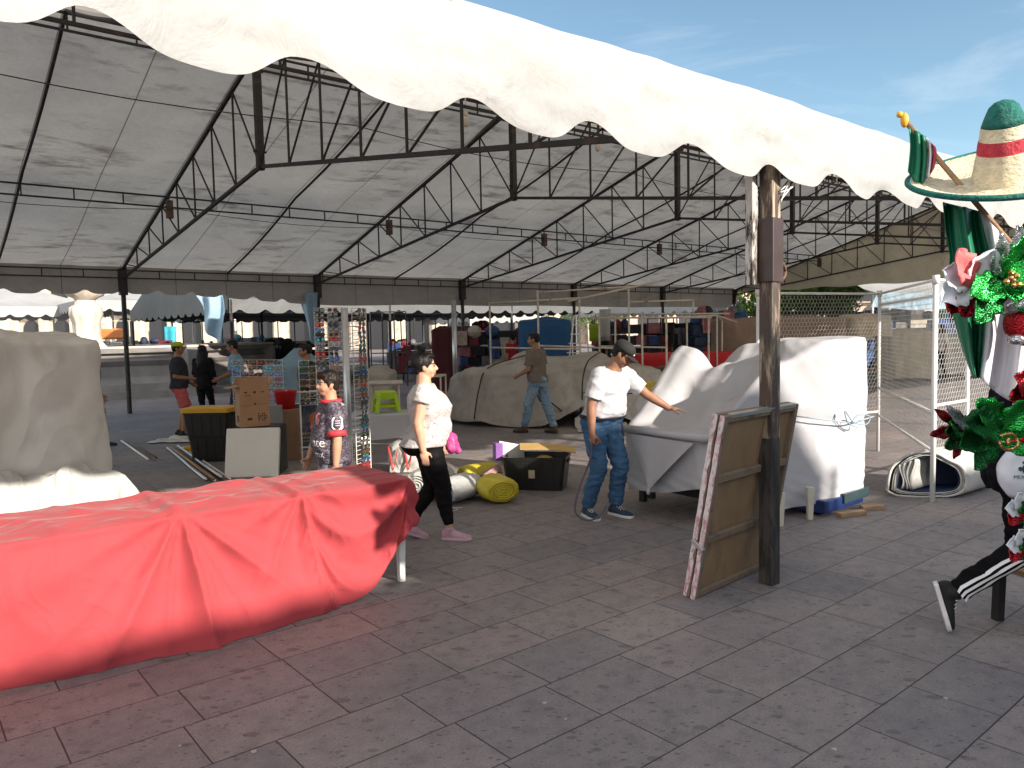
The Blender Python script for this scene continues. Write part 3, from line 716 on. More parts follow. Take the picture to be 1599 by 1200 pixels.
# man in the white tee smoothing the sheet
mbp = G(941, 806); fw = V((.55, -.83, 0))
J = pose((mbp.x, mbp.y, 0), fw, 1.70, lean=(-.06, .22), legs=((.13, -.06, 0), (.12, .05, 0)), arms=(((.30, -.12, -1), (.02, .05, -1)), ((.55, .60, -.78), (.62, .75, -.62))), head=(.45, -.62), twist=.15, crouch=.015, stoop=.25)
man_w = person('man in a white tee, blue jeans and dark cap reaching to smooth the white sheet', J, SKIN_D, girth=1.12, belly=.06, shirt=M_TEE_W, sleeve=.78, hem=.03, trousers=M_DENIM, leg_r=(.094, .073, .064), loose=.5,
       shoes=(M_NAVYSHOE, M_WSOLE), hair=('under', HAIR), hat=(mat('charcoal_cap_cloth', (.013, .012, .013), .8, .2), mat('charcoal_brim_cloth', (.012, .011, .012), .8, .2)), vox=.008, curl=(1.0, .10), shirt_add=.022, wrinkle=.011,
       palm=(None, V((0, 0, -1))), hands_dir=(None, V((.9, -.05, -.12))))
JW = J
mb = MB(); s = J['s']; hp_ = lambda x, y, z: J['head']+(J['hr']*x+J['hf']*y+J['hu']*z)*s
mb.grid(lambda u, w_: hp_(lerp(-.035, .03, u), .094-.05*(lerp(-.035, .03, u)/.05)**2-.018*w_, lerp(.05, .085, w_)) , 6, 3)
for o in man_w.children:
    if o.name.startswith('cap'): mb.obj('cap_badge', mat('pale_print', (.6, .6, .65), .7), o, solid=.003)
mb = MB(); q = [p+V((0, 0, .012)) for p in torso_rings(J, 1.12, .020, .02, .04, .06)[0]]; mb.tube(q+[q[0]], .019, 6); tag(mb.obj('belt', mat('navy_belt', (.012, .014, .03), .6), man_w, sm=True))
mb = MB(); h0 = J['hip1']+J['f']*.06-J['r']*.09; mb.grid(lambda u, w_: h0+J['r']*(u-.5)*.05+V((0, 0, .08-.52*w_))-J['r']*.03*math.sin(w_*3), 2, 8); mb.obj('hanging_strap', mat('navy_strap', (.016, .022, .05), .8), man_w, solid=.006)
# the cord hanging from his hand
wr = J['wr0']; dn = (J['wr0']-J['el0']).normalized(); h = wr+dn*.085
mb = MB(); pts = catmull([h, h+V((-.03, 0, -.18)), h+V((-.13, -.03, -.42)), h+V((-.17, -.05, -.62)), h+V((-.08, -.06, -.70)), h+V((.04, -.05, -.68)), h+V((.12, -.02, -.58))], 8); mb.tube(pts, .009, 7)
tag(mb.obj('cord', mat('grey_violet_cord', (.10, .085, .13), .8), sm=True), 'grey violet cord looping down from the hand of the man in the white tee', 'cord')

# man in taupe tee walking away along the tarpaulin
gb = G(843, 677); fw = V((-.80, .55, 0))
J = pose((gb.x, gb.y, 0), fw, 1.72, lean=(0, .08), legs=((.09, -.24, 0), (.09, .26, 0)), arms=(((.15, -.1, -1), (.0, .35, -.9)), ((.12, .10, -1), (-.1, .75, -.35))), head=(.35, -.1))
person('man in a taupe tee and washed jeans striding beside the grey tarpaulin', J, SKIN_D, girth=1.08, belly=.03, shirt=M_TEE_G, sleeve=.75, hem=-.05, trousers=M_DENIM_L, leg_r=(.094, .075, .064), loose=.4,
       shoes=(M_BROWNSHOE, M_DSOLE), hair=('short', HAIR), vox=.011)

# boy in the football jersey behind the red table
bb = W(521, 700, 6.25); fw = V((-.90, -.40, 0))
J = pose((bb.x, bb.y, 0), fw, 1.44, lean=(0, .02), arms=(((.2, .35, -1), (.05, .35, -.9)), ((.22, -.02, -1), (.06, .10, -1))), head=(.12, -.02))
JERSEY = jersey_mat()
boy = person('boy with short dark hair in a plum football jersey behind the red table', J, SKIN, girth=1.14, belly=.05, shirt=JERSEY, sleeve=.80, hem=-.13, trousers=cloth('grey_sports_shorts', (.20, .20, .25)), leg_end=.42, leg_r=(.1, .085, .06),
       shoes=(M_BLKSHOE, M_WSOLE), hair=('boy', HAIR_B), vox=.008, shirt_add=.022, wrinkle=.007)
JB = J
# trim and printing on the jersey
M_RED = mat('red_knit', (.50, .035, .05), .7, .1); M_PRINT = mat('white_print', (.72, .71, .72), .7, .04); M_LILAC = cloth('pale_lilac_panel', (.50, .42, .50))
for i in (0, 1):
    sh, el = J['sh%d' % i], J['el%d' % i]; mb = MB(); mb.tube([sh.lerp(el, .74), sh.lerp(el, .92)], [.076, .076], 16); mb.obj('cuff', M_RED, boy, sm=True)
mb = MB(); rr = torso_rings(J, 1.08, .020, .48, .54)[0]; cen = sum(rr, V())/len(rr); mb.tube([p+V((0, 0, .008)) for p in rr]+[rr[0]+V((0, 0, .008))], .016, 8); mb.obj('collar', M_RED, boy, sm=True)
shirt_o = [o for o in boy.children if o.name.startswith('shirt')][0]
bpy.context.view_layer.update()
def print_on(o, name, m, fr, polys, lift=.004):
    """lay flat shapes on a garment: cast each vertex along the frame's -z onto the mesh"""
    org, ax, ay, az = fr; Mi = wm(o).inverted(); M = wm(o); mb = MB()
    for vs, fs in polys:
        out = []
        for p in vs:
            q = org+ax*p[0]+ay*p[1]; a = Mi@(q+az*.3); d = (Mi.to_3x3()@(-az)).normalized()
            ok, loc, nn, idx = o.ray_cast(a, d, distance=.8)
            w_ = M@loc if ok else q
            out.append(w_+az*lift)
        mb.add(out, fs)
    return mb.obj(name, m, o)
def disc(cx, cy, rx, ry, n=16): return [(cx+rx*math.cos(2*math.pi*k/n), cy+ry*math.sin(2*math.pi*k/n), 0) for k in range(n)], [tuple(range(n))]
def place(tm, dx, dy): return [V((p.x+dx, p.y+dy, 0)) for p in tm[0]], tm[1]
f_, r_ = J['fc'], J['rc']; lf = -r_                                  # his left side faces the lens
az = (f_*.45+lf*.9).normalized(); ax = V((0, 0, 1)).cross(az).normalized(); ay = V((0, 0, 1)); az = ax.cross(ay)
az2 = (f_*.80+lf*.6).normalized(); ax2 = V((0, 0, 1)).cross(az2).normalized(); c0 = J['pelvis']
fr = (c0+V((0, 0, .0))+f_*.03, ax2, ay, az2)
print_on(shirt_o, 'sponsor_print', M_PRINT, fr, [place(text_mesh('nte', .105), .03, .12), place(text_mesh('mx', .08), .03, .025)])
fr = (c0+V((0, 0, .31)), ax2, ay, az2)
print_on(shirt_o, 'crest', mat('crest_pink', (.55, .22, .24), .7), fr, [disc(-.005, .0, .036, .046)], .004)
print_on(shirt_o, 'crest_centre', mat('crest_red', (.42, .10, .09), .7), fr, [([(-.02+.012*k+x, y, 0) for x, y in ((-.003, -.03), (.003, -.03), (.003, .03), (-.003, .03))], [(0, 1, 2, 3)]) for k in range(4)], .006)
sh, el = J['sh1'], J['el1']; c = sh.lerp(el, .45)
azs = lf; axs = V((0, 0, 1)).cross(azs).normalized()
print_on(shirt_o, 'sleeve_badge', M_PRINT, (c, axs, ay, azs), [([(x, y, 0) for x, y in ((-.035, -.045), (.025, -.05), (.042, -.035), (.042, .035), (.03, .05), (-.03, .048), (-.042, .03), (-.045, -.03))], [tuple(range(8))])], .006)
print_on(shirt_o, 'badge_mark', mat('badge_grey', (.35, .33, .36), .7), (c, axs, ay, azs), [([(x, y, 0) for x, y in ((-.02, .018*k-.02), (.02, .018*k-.02), (.02, .018*k-.013), (-.02, .018*k-.013))], [(0, 1, 2, 3)]) for k in range(3)], .009)
mb = MB()
for sg in (1,):
    a, b_ = J['neck']+lf*.06-V((0, 0, .01)), sh+lf*.02
    print_on(shirt_o, 'shoulder_panel', M_LILAC, (a.lerp(b_, .55)-f_*.03, f_, lf, V((0, 0, 1))), [([(x, y, 0) for x, y in ((-.035, -.07), (.02, -.07), (.025, .05), (-.02, .07), (-.055, .05))], [(0, 1, 2, 3, 4)])], .005)

# group by the fountain
gb = G(283, 682); fw = V((.9, .30, 0))
J = pose((gb.x, gb.y, 0), fw, 1.68, legs=((.1, .05, 0), (.1, -.03, 0)), arms=(((.18, -.12, -1), (-.35, .8, -.15)), ((.15, 0, -1), (-.2, .7, -.5))), head=(-.1, .05))
mg = person('man in a lime green cap, dark tee and coral shorts facing the fountain basin', J, SKIN_D, girth=1.08, belly=.03, shirt=cloth('charcoal_tee', (.035, .035, .045)), sleeve=.85, hem=-.05, trousers=cloth('coral_shorts', (.42, .10, .10)), leg_end=.44, leg_r=(.098, .095, .07),
       shoes=(M_BLKSHOE, M_WSOLE), hair=('under', HAIR), hat=(cloth('lime_cap', (.34, .42, .03)), cloth('lime_brim', (.40, .44, .05))), vox=.011, shirt_add=.024)
sh, el = J['sh0'], J['el0']; mb = MB(); mb.tube([sh.lerp(el, .1)-J['f']*.0+J['r']*.052, sh.lerp(el, .8)+J['r']*.06], .022, 8, flat=.5); mb.obj('sleeve_stripe', M_PRINT, mg)
gb = G(322, 668); fw = V((.25, .95, 0))
J = pose((gb.x, gb.y, 0), fw, 1.60, legs=((.06, .12, 0), (.07, -.12, 0)), arms=(((.15, .1, -1), (-.1, .3, -.9)), ((.12, 0, -1), (-.1, .2, -1))))
person('woman with long black hair dressed in black by the fountain', J, SKIN, girth=1.0, bust=.03, shirt=M_BLACK, sleeve=1.85, hem=-.13, trousers=M_BLACK, leg_r=(.09, .06, .05), shoes=(M_BLKSHOE, M_DSOLE), hair=('long', HAIR), vox=.011)
gb = W(376, 660, 14.5); fw = V((-.95, -.12, 0))
J = pose((gb.x, gb.y, 0), fw, 1.70, lean=(0, .1), arms=(((.12, .15, -1), (-.1, .95, -.35)), ((.12, .15, -1), (0, .9, -.4))), head=(0, -.25))
person('grey haired man in a light blue shirt behind the low sunglasses rack', J, SKIN_D, shirt=cloth('light_blue_shirt', (.20, .34, .46)), sleeve=.85, hem=-.13, trousers=cloth('navy_trousers', (.03, .04, .07)), shoes=(M_BLKSHOE, M_DSOLE), hair=('short', HAIR), vox=.011)
gb = W(483, 660, 12.0); fw = V((-.92, -.3, 0))
J = pose((gb.x, gb.y, 0), fw, 1.62, head=(0, -.15))
person('man in an olive brown tee standing behind the tall sunglasses rack', J, SKIN_D, girth=1.08, shirt=cloth('olive_tee', (.11, .095, .06)), sleeve=.8, hem=-.1, trousers=M_BLACK, shoes=(M_BLKSHOE, M_DSOLE), hair=('short', HAIR), vox=.011)
gb = W(396, 660, 14.0); fw = V((.0, -1, 0))
J = pose((gb.x, gb.y, 0), fw, 1.30)
person('child whose face shows just above the low sunglasses rack', J, SKIN, shirt=cloth('dark_red_tee', (.15, .03, .03)), sleeve=.8, hem=-.1, trousers=M_BLACK, shoes=(M_BLKSHOE, M_DSOLE), hair=('short', HAIR), vox=.012)
gb = G(171, 697); fw = V((.8, .5, 0))
J = pose((gb.x-.25, gb.y, 0), fw, 1.62, lean=(0, .05), legs=((.08, .15, 0), (.08, -.15, 0)), arms=(((.15, .1, -1), (0, .3, -1)), ((.1, .2, -1), (0, .4, -.9))))
person('man in a dark tee and beige shorts half hidden by the stacked grey cover', J, SKIN, girth=1.05, shirt=cloth('slate_tee', (.05, .06, .075)), sleeve=.8, hem=-.13, trousers=cloth('beige_shorts', (.42, .36, .28)), leg_end=.46, leg_r=(.098, .092, .07), shoes=(M_BLKSHOE, M_DSOLE), hair=('short', HAIR), vox=.011)
# ---------------------------------------------------------------- cloth helpers
M_SHEET = mat('white_stretch_sheet', (.42, .42, .45), .75, .03, 3, bump=.10, bscale=30, trans=.10, spec=.25, wrinkle=.22, wscale=1.6)
M_RED_CLOTH = mat('faded_red_cloth', (.40, .056, .066), .8, .10, 2.5, bump=.10, bscale=60, trans=.10, spec=.15, sheen=.1, wrinkle=.32, wscale=2.6)
M_GREYTARP = mat('grey_beige_tarpaulin', (.36, .335, .30), .65, .12, 2.2, bump=.25, bscale=9, trans=.06, dirt=(.24, .215, .19), dscale=2.5, dlo=.5, dhi=.75, wrinkle=.5, wscale=1.5)
M_COVER = mat('dusty_beige_cover', (.66, .635, .60), .68, .10, 1.8, bump=.25, bscale=7, trans=.10, dirt=(.52, .46, .40), dscale=1.6, dlo=.58, dhi=.85, wrinkle=.55, wscale=1.5)
M_WTARP = mat('white_vinyl_tarpaulin', (.42, .415, .40), .5, .06, 4, bump=.2, bscale=14, dirt=(.36, .34, .30), dscale=4, dlo=.55, dhi=.8, wrinkle=.5, wscale=3)
M_BLUECOV = mat('blue_tarpaulin', (.008, .075, .20), .6, .15, 3, bump=.2, bscale=10, trans=.05, wrinkle=.5, wscale=1.5)
M_BROWNCOV = mat('brown_tarpaulin', (.21, .150, .115), .7, .12, 3, bump=.2, bscale=10, wrinkle=.5, wscale=1.5)
M_BEIGECOV = mat('beige_tarpaulin', (.40, .34, .26), .7, .12, 3, bump=.2, bscale=10, wrinkle=.5, wscale=2)
M_LBLUE = mat('pale_blue_tarpaulin_and_shade', (.24, .36, .46), .6, .12, 3, bump=.2, bscale=8, trans=.1, wrinkle=.5, wscale=1.8)
M_WPLAST = mat('white_plastic', (.70, .70, .68), .4, .04, 4)
M_BLKPL = mat('black_plastic', (.012, .012, .013), .38, .2, 6, spec=.5)
M_WOOD = mat('raw_wood', (.30, .19, .11), .75, .25, 5, bump=.3, bscale=30, stretch=(1, 1, 6))
M_PIPE = mat('pale_painted_pipe', (.50, .45, .38), .5, .15, 6, dirt=(.2, .12, .08), dscale=5, dlo=.58, dhi=.7)
M_WPIPE = mat('white_painted_pipe', (.70, .70, .70), .4, .06, 6)
M_CORD = mat('black_cord', (.015, .015, .015), .8)
M_GALV = mat('galvanised_steel', (.52, .53, .55), .32, .1, 6, metal=.85)
def resample(poly, n):
    pts = [V(p).to_3d() for p in poly]; m = len(pts); L_ = [(pts[(i+1) % m]-pts[i]).length for i in range(m)]; tot = sum(L_); out = []
    for k in range(n):
        d = tot*k/n; i = 0
        while d > L_[i] and i < m-1: d -= L_[i]; i += 1
        out.append((i, d/L_[i]))
    return pts, out
def drape(name, poly, hem, top, ctrl, m, n=150, nv=16, nr=16, rnd=.06, flare=.05, wr=.02, wsc=3., fold=.02, fsc=14, seed=0., power=3., parent=None, crease=.035):
    """a sheet thrown over things: skirt round a footprint (hem and top height at each corner), top surface eased through ctrl points"""
    pts, rs = resample(poly, n); m_ = len(pts); cen = sum(pts, V((0, 0, 0)))/m_
    per = []
    for i, f in rs:
        p = pts[i].lerp(pts[(i+1) % m_], f); g_ = smooth(0, 1, f)*.4+f*.6
        per.append((p, lerp(hem[i], hem[(i+1) % m_], f), lerp(top[i], top[(i+1) % m_], g_)))
    P = [q[0] for q in per]; k_ = 4
    P = [sum((P[(i+j) % n] for j in range(-k_, k_+1)), V((0, 0, 0)))/(2*k_+1) for i in range(n)]
    Tz = [q[2] for q in per]; Tz = [sum(Tz[(i+j) % n] for j in range(-3, 4))/7 for i in range(n)]
    nor = []
    for i in range(n):
        d = P[(i+1) % n]-P[i-1]; q = V((d.y, -d.x, 0)).normalized(); nor.append(q if q.dot(P[i]-cen) > 0 else -q)
    cs = [(V((c[0], c[1], 0)), c[2]) for c in ctrl]
    def ztop(p, zr, w_):
        s = sw = 0
        for c, z in cs:
            k = 1/((p-c).length**power+.002); s += z*k; sw += k
        zi = s/sw if cs else zr
        return lerp(zr, zi, smooth(0, .75, w_))
    rings = []
    arc = [0]
    for i in range(n): arc.append(arc[-1]+(P[(i+1) % n]-P[i]).length)
    for j in range(nv+1):
        w_ = j/nv; ring = []
        for i in range(n):
            h = per[i][1]; t = Tz[i]-rnd; z = lerp(h, t, w_); a = arc[i]
            out_ = flare*(1-w_)**1.5+fold*(1-.75*w_)*math.sin(a*fsc+2.5*noise3((a, z*.6, seed), .8))*.6+wr*fbm((P[i].x, P[i].y, z), wsc, seed)
            zz = z+(.02*math.sin(a*5+seed) if j == 0 and h > .03 else 0)
            ring.append(P[i]+nor[i]*out_+V((0, 0, zz)))
        rings.append(ring)
    for j in range(nr):
        w_ = j/nr; ring = []
        for i in range(n):
            if j == 0: p = P[i]-nor[i]*rnd*.45; z = Tz[i]-rnd*.12
            else: p = (P[i]-nor[i]*rnd).lerp(cen, w_); z = ztop(p, Tz[i], w_)
            ring.append(p+V((0, 0, z+wr*.8*fbm((p.x, p.y, z), wsc*.9, seed+5))))
        rings.append(ring)
    mb = MB(); mb.loft(rings, caps=False); c0 = ztop(cen, 0, 1); o = len(mb.v); mb.v.append(cen+V((0, 0, c0)))
    b = (len(rings)-1)*n
    for i in range(n): mb.f.append([b+i, b+(i+1) % n, o]); mb.m.append(0)
    o_ = mb.obj(name, m, parent, sm=True); O_ = wm(o_).translation; nn = [v.normal.copy() for v in o_.data.vertices]
    for v, q in zip(o_.data.vertices, nn):
        p = v.co+O_; w_ = V((p.x+.4*noise3(p, .8, seed), p.y+.4*noise3(p, .8, seed+3), p.z*.55+.35*(p.x+p.y)*.5))
        k = rid(w_, 1.5, seed)*.7+rid(w_, 3.4, seed+9)*.35-.3; v.co += q*crease*k*smooth(0, .12, p.z)
        v.co.z = max(v.co.z, .003-O_.z)
    o_.data.update(); return o_
def cord(name, pts, m, parent, r=.007, n=8): 
    mb = MB(); mb.tube(catmull(pts, n), r, 6); return mb.obj(name, m, parent, sm=True)

# ---------------------------------------------------------------- white plastic table under the red cloth
O = G(627, 908)+XH*.05-YH*.06; TW, TH = .74, .735
def tp(s, q, z): return O-XH*s+YH*q+V((0, 0, z))
tb = empty('plastic_table', tp(1.2, TW/2, 0), 0, 'long white plastic table showing one leg at the end of the red cloth', 'table')
mb = MB(); mb.box(tp(1.55, TW/2, TH-.05), (3.06, TW-.06, .045), TROT); mb.obj('tabletop', M_WPLAST, tb, bevel=.01)
for s, q in ((.05, .055), (.05, TW-.07), (1.5, .06), (1.5, TW-.07), (3.0, .06), (3.0, TW-.07)):
    mb = MB(); a = tp(s, q, TH-.05); b_ = tp(s-.0, q, 0); h = .026
    mb.loft([[c+XH*x*w_+YH*y*w_ for x, y in ((-1, -1), (1, -1), (1, 1), (-1, 1))] for c, w_ in ((b_, .021), (a, .036))]); mb.obj('leg', M_WPLAST, tb, bevel=.006)
S1, S2 = 1.53, .80
def rc(s, w_):
    """w_: 0..1 back overhang, 1..2 top, 2..3 front drop"""
    hz = interp([-.10, .0, .08, .17, .33, .52, 1.2], [.44, .40, .33, .24, .07, .004, .004], s)
    fl = interp([-.1, 0, .3, .5, 1.0, 1.5, 2.1, 2.6], [.0, .01, .06, .12, .19, .22, .10, .03], s)
    ridge = .034*math.exp(-((s-S1)/.045)**2)-.014*math.exp(-((s-S1-.09)/.05)**2)+.03*math.exp(-((s-S2)/.03)**2)-.012*math.exp(-((s-S2-.06)/.03)**2)+.012*math.exp(-((s-.62)/.03)**2)
    nz = .010*fbm((s*1.1, w_*1.3, 3), 3.2)+.006*noise3((s*2, w_*5, 1), 3.5)
    droop = 0
    if w_ < 1: q, z = TW+.02+.02*math.sin(s*14)*(1-w_), TH-.28*(1-w_)
    elif w_ < 2:
        x = w_-1; q = lerp(TW+.01, .0, x); z = TH+.012+ridge*(.4+.6*x)+nz*.9
        z += .016*(1-abs(math.sin(s*6+x*3+1.6*noise3((s, x, 2), 2))))**2*smooth(.2, 1.0, s)+.010*(1-abs(math.sin(s*3-x*5+2*noise3((s, x, 7), 1.6))))**3
        z -= .012*smooth(.8, 1, x)
    else:
        x = w_-2; drop = x; z0 = TH+.004; z = lerp(z0, hz, 1-(1-x)**1.05)
        d1 = s-S1; dz = (z0-z)+.03
        phi = math.atan2(d1, dz); cre = lambda y, k=1.6: 1-2*abs(math.sin(y))**(1/k)
        f1 = (cre(phi*4.5+.5, 1.3)*.060+cre(phi*9.3+1.2, 1.8)*.026)*math.exp(-abs(d1)/.50)*smooth(0, .12, dz)*(.45+.55*smooth(.0, .40, dz))
        # swags hung between the second gather and the end of the table
        u = min(1, max(0, s/S2)); cat = 4*u*(1-u)*(1+.25*(u-.5))+.10; c = dz/cat
        f2 = cre(min(c, 1.7)*9+1.3*noise3((s*.8, z, 0), 1.5), 1.2)*.042*smooth(0, .12, u)*smooth(1.06, .8, u)*smooth(.02, .2, c)
        d2 = s-S2; ph2 = math.atan2(d2, dz); f3 = cre(ph2*5+.6, 1.4)*.044*math.exp(-abs(d2)/.28)*smooth(0, .10, dz)
        bulge = .05*math.sin(math.pi*min(1, x))*smooth(1.6, 2.2, s)+.018*math.sin(s*6.5+1.1*x)*x*smooth(1.7, 2.3, s)
        hk = 1-.55*smooth(.72, 1, x); f1 *= hk; f2 *= hk; f3 *= hk
        q = -(.012+fl*x**1.3+f1+f2+f3+bulge+.030*x*fbm((s, z*1.3, 4), 2.6))-ridge*.5*(1-x)
        z += .010*noise3((s*3, x, 8), 2)*x
        if s < .02: q -= .02*math.sin(x*9)*x
    # the free end beyond the last leg hangs down
    if s < 0:
        k = -s/.10; z = min(z, TH+.01-.02*k-.30*max(0, k-.35)) if w_ < 2 else z-.05*k
        s2 = -.045*min(1, k*2)-.03*max(0, k-.5)+.012*math.sin(w_*13)
        return tp(s2, q, max(z, .004))
    return tp(s, q, max(z, .004))
mb = MB(); ns = 240
def rfn(u, w_):
    s = lerp(-.10, 3.2, u**1.15); return rc(s, w_*3)
mb.grid(rfn, ns, 84)
tag(mb.obj('red_tablecloth', M_RED_CLOTH, sm=True, sub=1), 'faded red cloth draped over the long plastic table and gathered in folds', 'tablecloth')

# ---------------------------------------------------------------- white sheeted stall
e = empty('sheeted_stall', (2.2, 7.3, 0), 0, 'stall wrapped in a stretched white sheet beside the man in the cap', 'stall')
P1, P2, Q, C0, D, E_, B3, B2, B1 = (1.08, 7.50, 0), (1.62, 6.52, 0), (2.42, 6.92, 0), (2.92, 7.02, 0), (3.47, 7.42, 0), (3.05, 8.1, 0), (2.46, 8.28, 0), (2.16, 8.32, 0), (1.84, 8.34, 0)
sheet = drape('white_sheet', [P1, P2, Q, C0, D, E_, B3, B2, B1], [.17, .36, .10, .09, .20, .2, .3, .3, .4], [.80, .82, 1.42, 1.62, 1.63, 1.64, 1.56, 1.22, 1.60],
      [(1.35, 7.2, .83), (1.7, 6.9, .86), (1.55, 7.6, .92), (2.1, 7.2, 1.10), (2.3, 7.8, 1.42), (2.75, 7.35, 1.63), (3.1, 7.6, 1.64), (2.8, 8.0, 1.64), (1.80, 8.2, 1.48), (1.55, 7.95, 1.05), (2.12, 8.1, 1.18), (2.42, 8.05, 1.45)],
      M_SHEET, n=240, nv=40, nr=30, rnd=.05, flare=-.02, crease=.022, wr=.012, wsc=2.2, fold=.004, fsc=18, seed=2., power=3.2, parent=e)
# gathered creases: pulled at the tie and towards the hem
me = sheet.data; Oe = V((2.2, 7.3, 0))
for v in me.vertices:
    q = v.co+Oe; a = math.atan2(q.y-7.4, q.x-2.2); r_ = V((q.x-2.2, q.y-7.4, 0)).normalized()
    tie = math.exp(-((q.z-.93+.10*(q.x-2.4))/.16)**2)*smooth(2.2, 2.5, q.x)
    dz = q.z-.93+.1*(q.x-2.4)
    k = math.sin((q.z*7+.0)*9+3*noise3((q.x, q.y, 0), 2))*.006*tie-.03*math.exp(-(dz/.05)**2)*smooth(2.3, 2.6, q.x)
    k += .007*math.sin((q.z+(q.x-1.2)*.45)*60)*smooth(.55, .2, q.z)
    sl = smooth(.86, .95, q.z)*smooth(1.7, 1.45, q.z)*smooth(2.7, 2.2, q.x)
    v.co += r_*k
    v.co.z += sl*.016*math.sin((q.x*.8-q.y*1.1)*17+2*noise3((q.x, q.y, 3), 1.5))
me.update()
# tabletop lip seen under the sheet, hanging corner, and what shows below
mb = MB(); a, b_ = V(P1), V(P2); mb.tube([a+V((-.03, .02, .79)), b_+V((.0, -.03, .81)), V(Q)+V((-.3, -.17, .83))], .035, 10); mb.obj('tabletop_edge', M_SHEET, e, sm=True)
mb = MB(); c1, c2, c3 = a.lerp(b_, .18)+V((-.055, -.035, .76)), a.lerp(b_, .95)+V((-.055, -.05, .77)), a.lerp(b_, .45)+V((-.09, -.06, .27))
mb.grid(lambda u, w_: c1.lerp(c2, u).lerp(c3, w_)+V((-.02, -.012, 0))*math.sin(u*7)*(1-w_)*w_*3, 16, 14); mb.ball(c3-V((0, 0, .01)), (.02, .02, .03)); mb.obj('hanging_corner', M_SHEET, e, sm=True)
mb = MB(); mb.box((2.95, 7.36, .09), (.72, .52, .12), TROT); mb.obj('blue_base', mat('blue_plinth_paint', (.012, .03, .12), .35), e, bevel=.01)
mb = MB(); mb.box(G(1330, 796)+V((.06, .05, .13)), (.48, .03, .09), TROT); mb.obj('glass_front', mat('dark_glass', (.03, .05, .06), .1), e)
for p in (G(1005, 783), G(1018, 778)):
    mb = MB(); mb.box(p+V((0, 0, .12)), (.06, .06, .24), TROT); mb.obj('dark_leg', mat('dark_leg_paint', (.02, .018, .018), .6), e)
for px, py, ln in ((1219, 822, .04), (1265, 812, .02)):
    mb = MB(); p = G(px, py); mb.loft([[p+V((x*w_, y*w_, z)) for x, y in ((-1, -1), (1, -1), (1, 1), (-1, 1))] for z, w_ in ((0, .022), (.30, .034))]); mb.obj('leg', mat('cream_plastic', (.50, .47, .40), .4), e, bevel=.005)
mb = MB(); mb.box(V((1.9, 7.5, .42)), (.8, .5, .5), .6); mb.obj('dark_box', M_BLKPL, e)
cord('tie_cord', [V((2.25, 6.84, .96)), V((2.5, 6.88, .95)), V((2.95, 6.96, .88)), V((3.15, 7.10, .85)), V((3.47, 7.36, .87))], mat('blue_grey_cord', (.25, .33, .40), .7), e, .007)
cord('cord_bow', [V((3.12, 7.06, .85)), V((3.2, 7.08, .92)), V((3.32, 7.12, .90)), V((3.28, 7.1, .83)), V((3.14, 7.05, .86)), V((3.04, 7.0, .97)), V((3.08, 7.03, .86)), V((3.2, 7.1, .80))], mat('blue_grey_cord', (.25, .33, .40), .7), e, .006)
for (px, py, dx, a, nm) in ((1330, 806, .30, .35, 0), (1362, 796, .22, .1, 1)):
    mb = MB(); mb.box(G(px, py)+V((0, 0, .022)), (dx, .07, .042), a); o = mb.obj('wood_block', M_WOOD, bevel=.004)
    tag(o, ('longer' if nm == 0 else 'shorter')+' raw wood offcut lying on the paving under the white sheeted stall', 'wood block')

# ---------------------------------------------------------------- two wooden panels leaning on the post
A_, B_ = G(1082, 936), G(1197, 884); e1 = (B_-A_); e1.z = 0; wd = e1.length; e1.normalize(); nn = V((e1.y, -e1.x, 0))
lean = .225; Hh = 1.21; upv = (nn*lean+V((0, 0, Hh))).normalized(); hl = math.hypot(lean, Hh); fn_ = e1.cross(upv).normalized()
if fn_.dot(nn) < 0: fn_ = -fn_
M_PLY = mat('weathered_plywood', (.27, .175, .098), .75, .3, 3, bump=.3, bscale=20, dirt=(.085, .058, .042), dscale=2.6, dlo=.5, dhi=.72, stretch=(1, 1, .45))
M_BATTEN = mat('grey_batten', (.21, .155, .11), .8, .25, 6, bump=.3, bscale=30, dirt=(.06, .045, .04), dscale=6)
M_PAPER = worn_mat('torn_pink_paper', (.46, .24, .27), (.60, .55, .56), (.10, .05, .09), (7, 7, 5), .5)
M_ALU = mat('dull_aluminium_strip', (.42, .43, .42), .35, .15, 8, metal=.7)
def pp(x, y, z): return A_+e1*x+upv*y+fn_*z
RM = Matrix((e1, upv, fn_)).transposed()
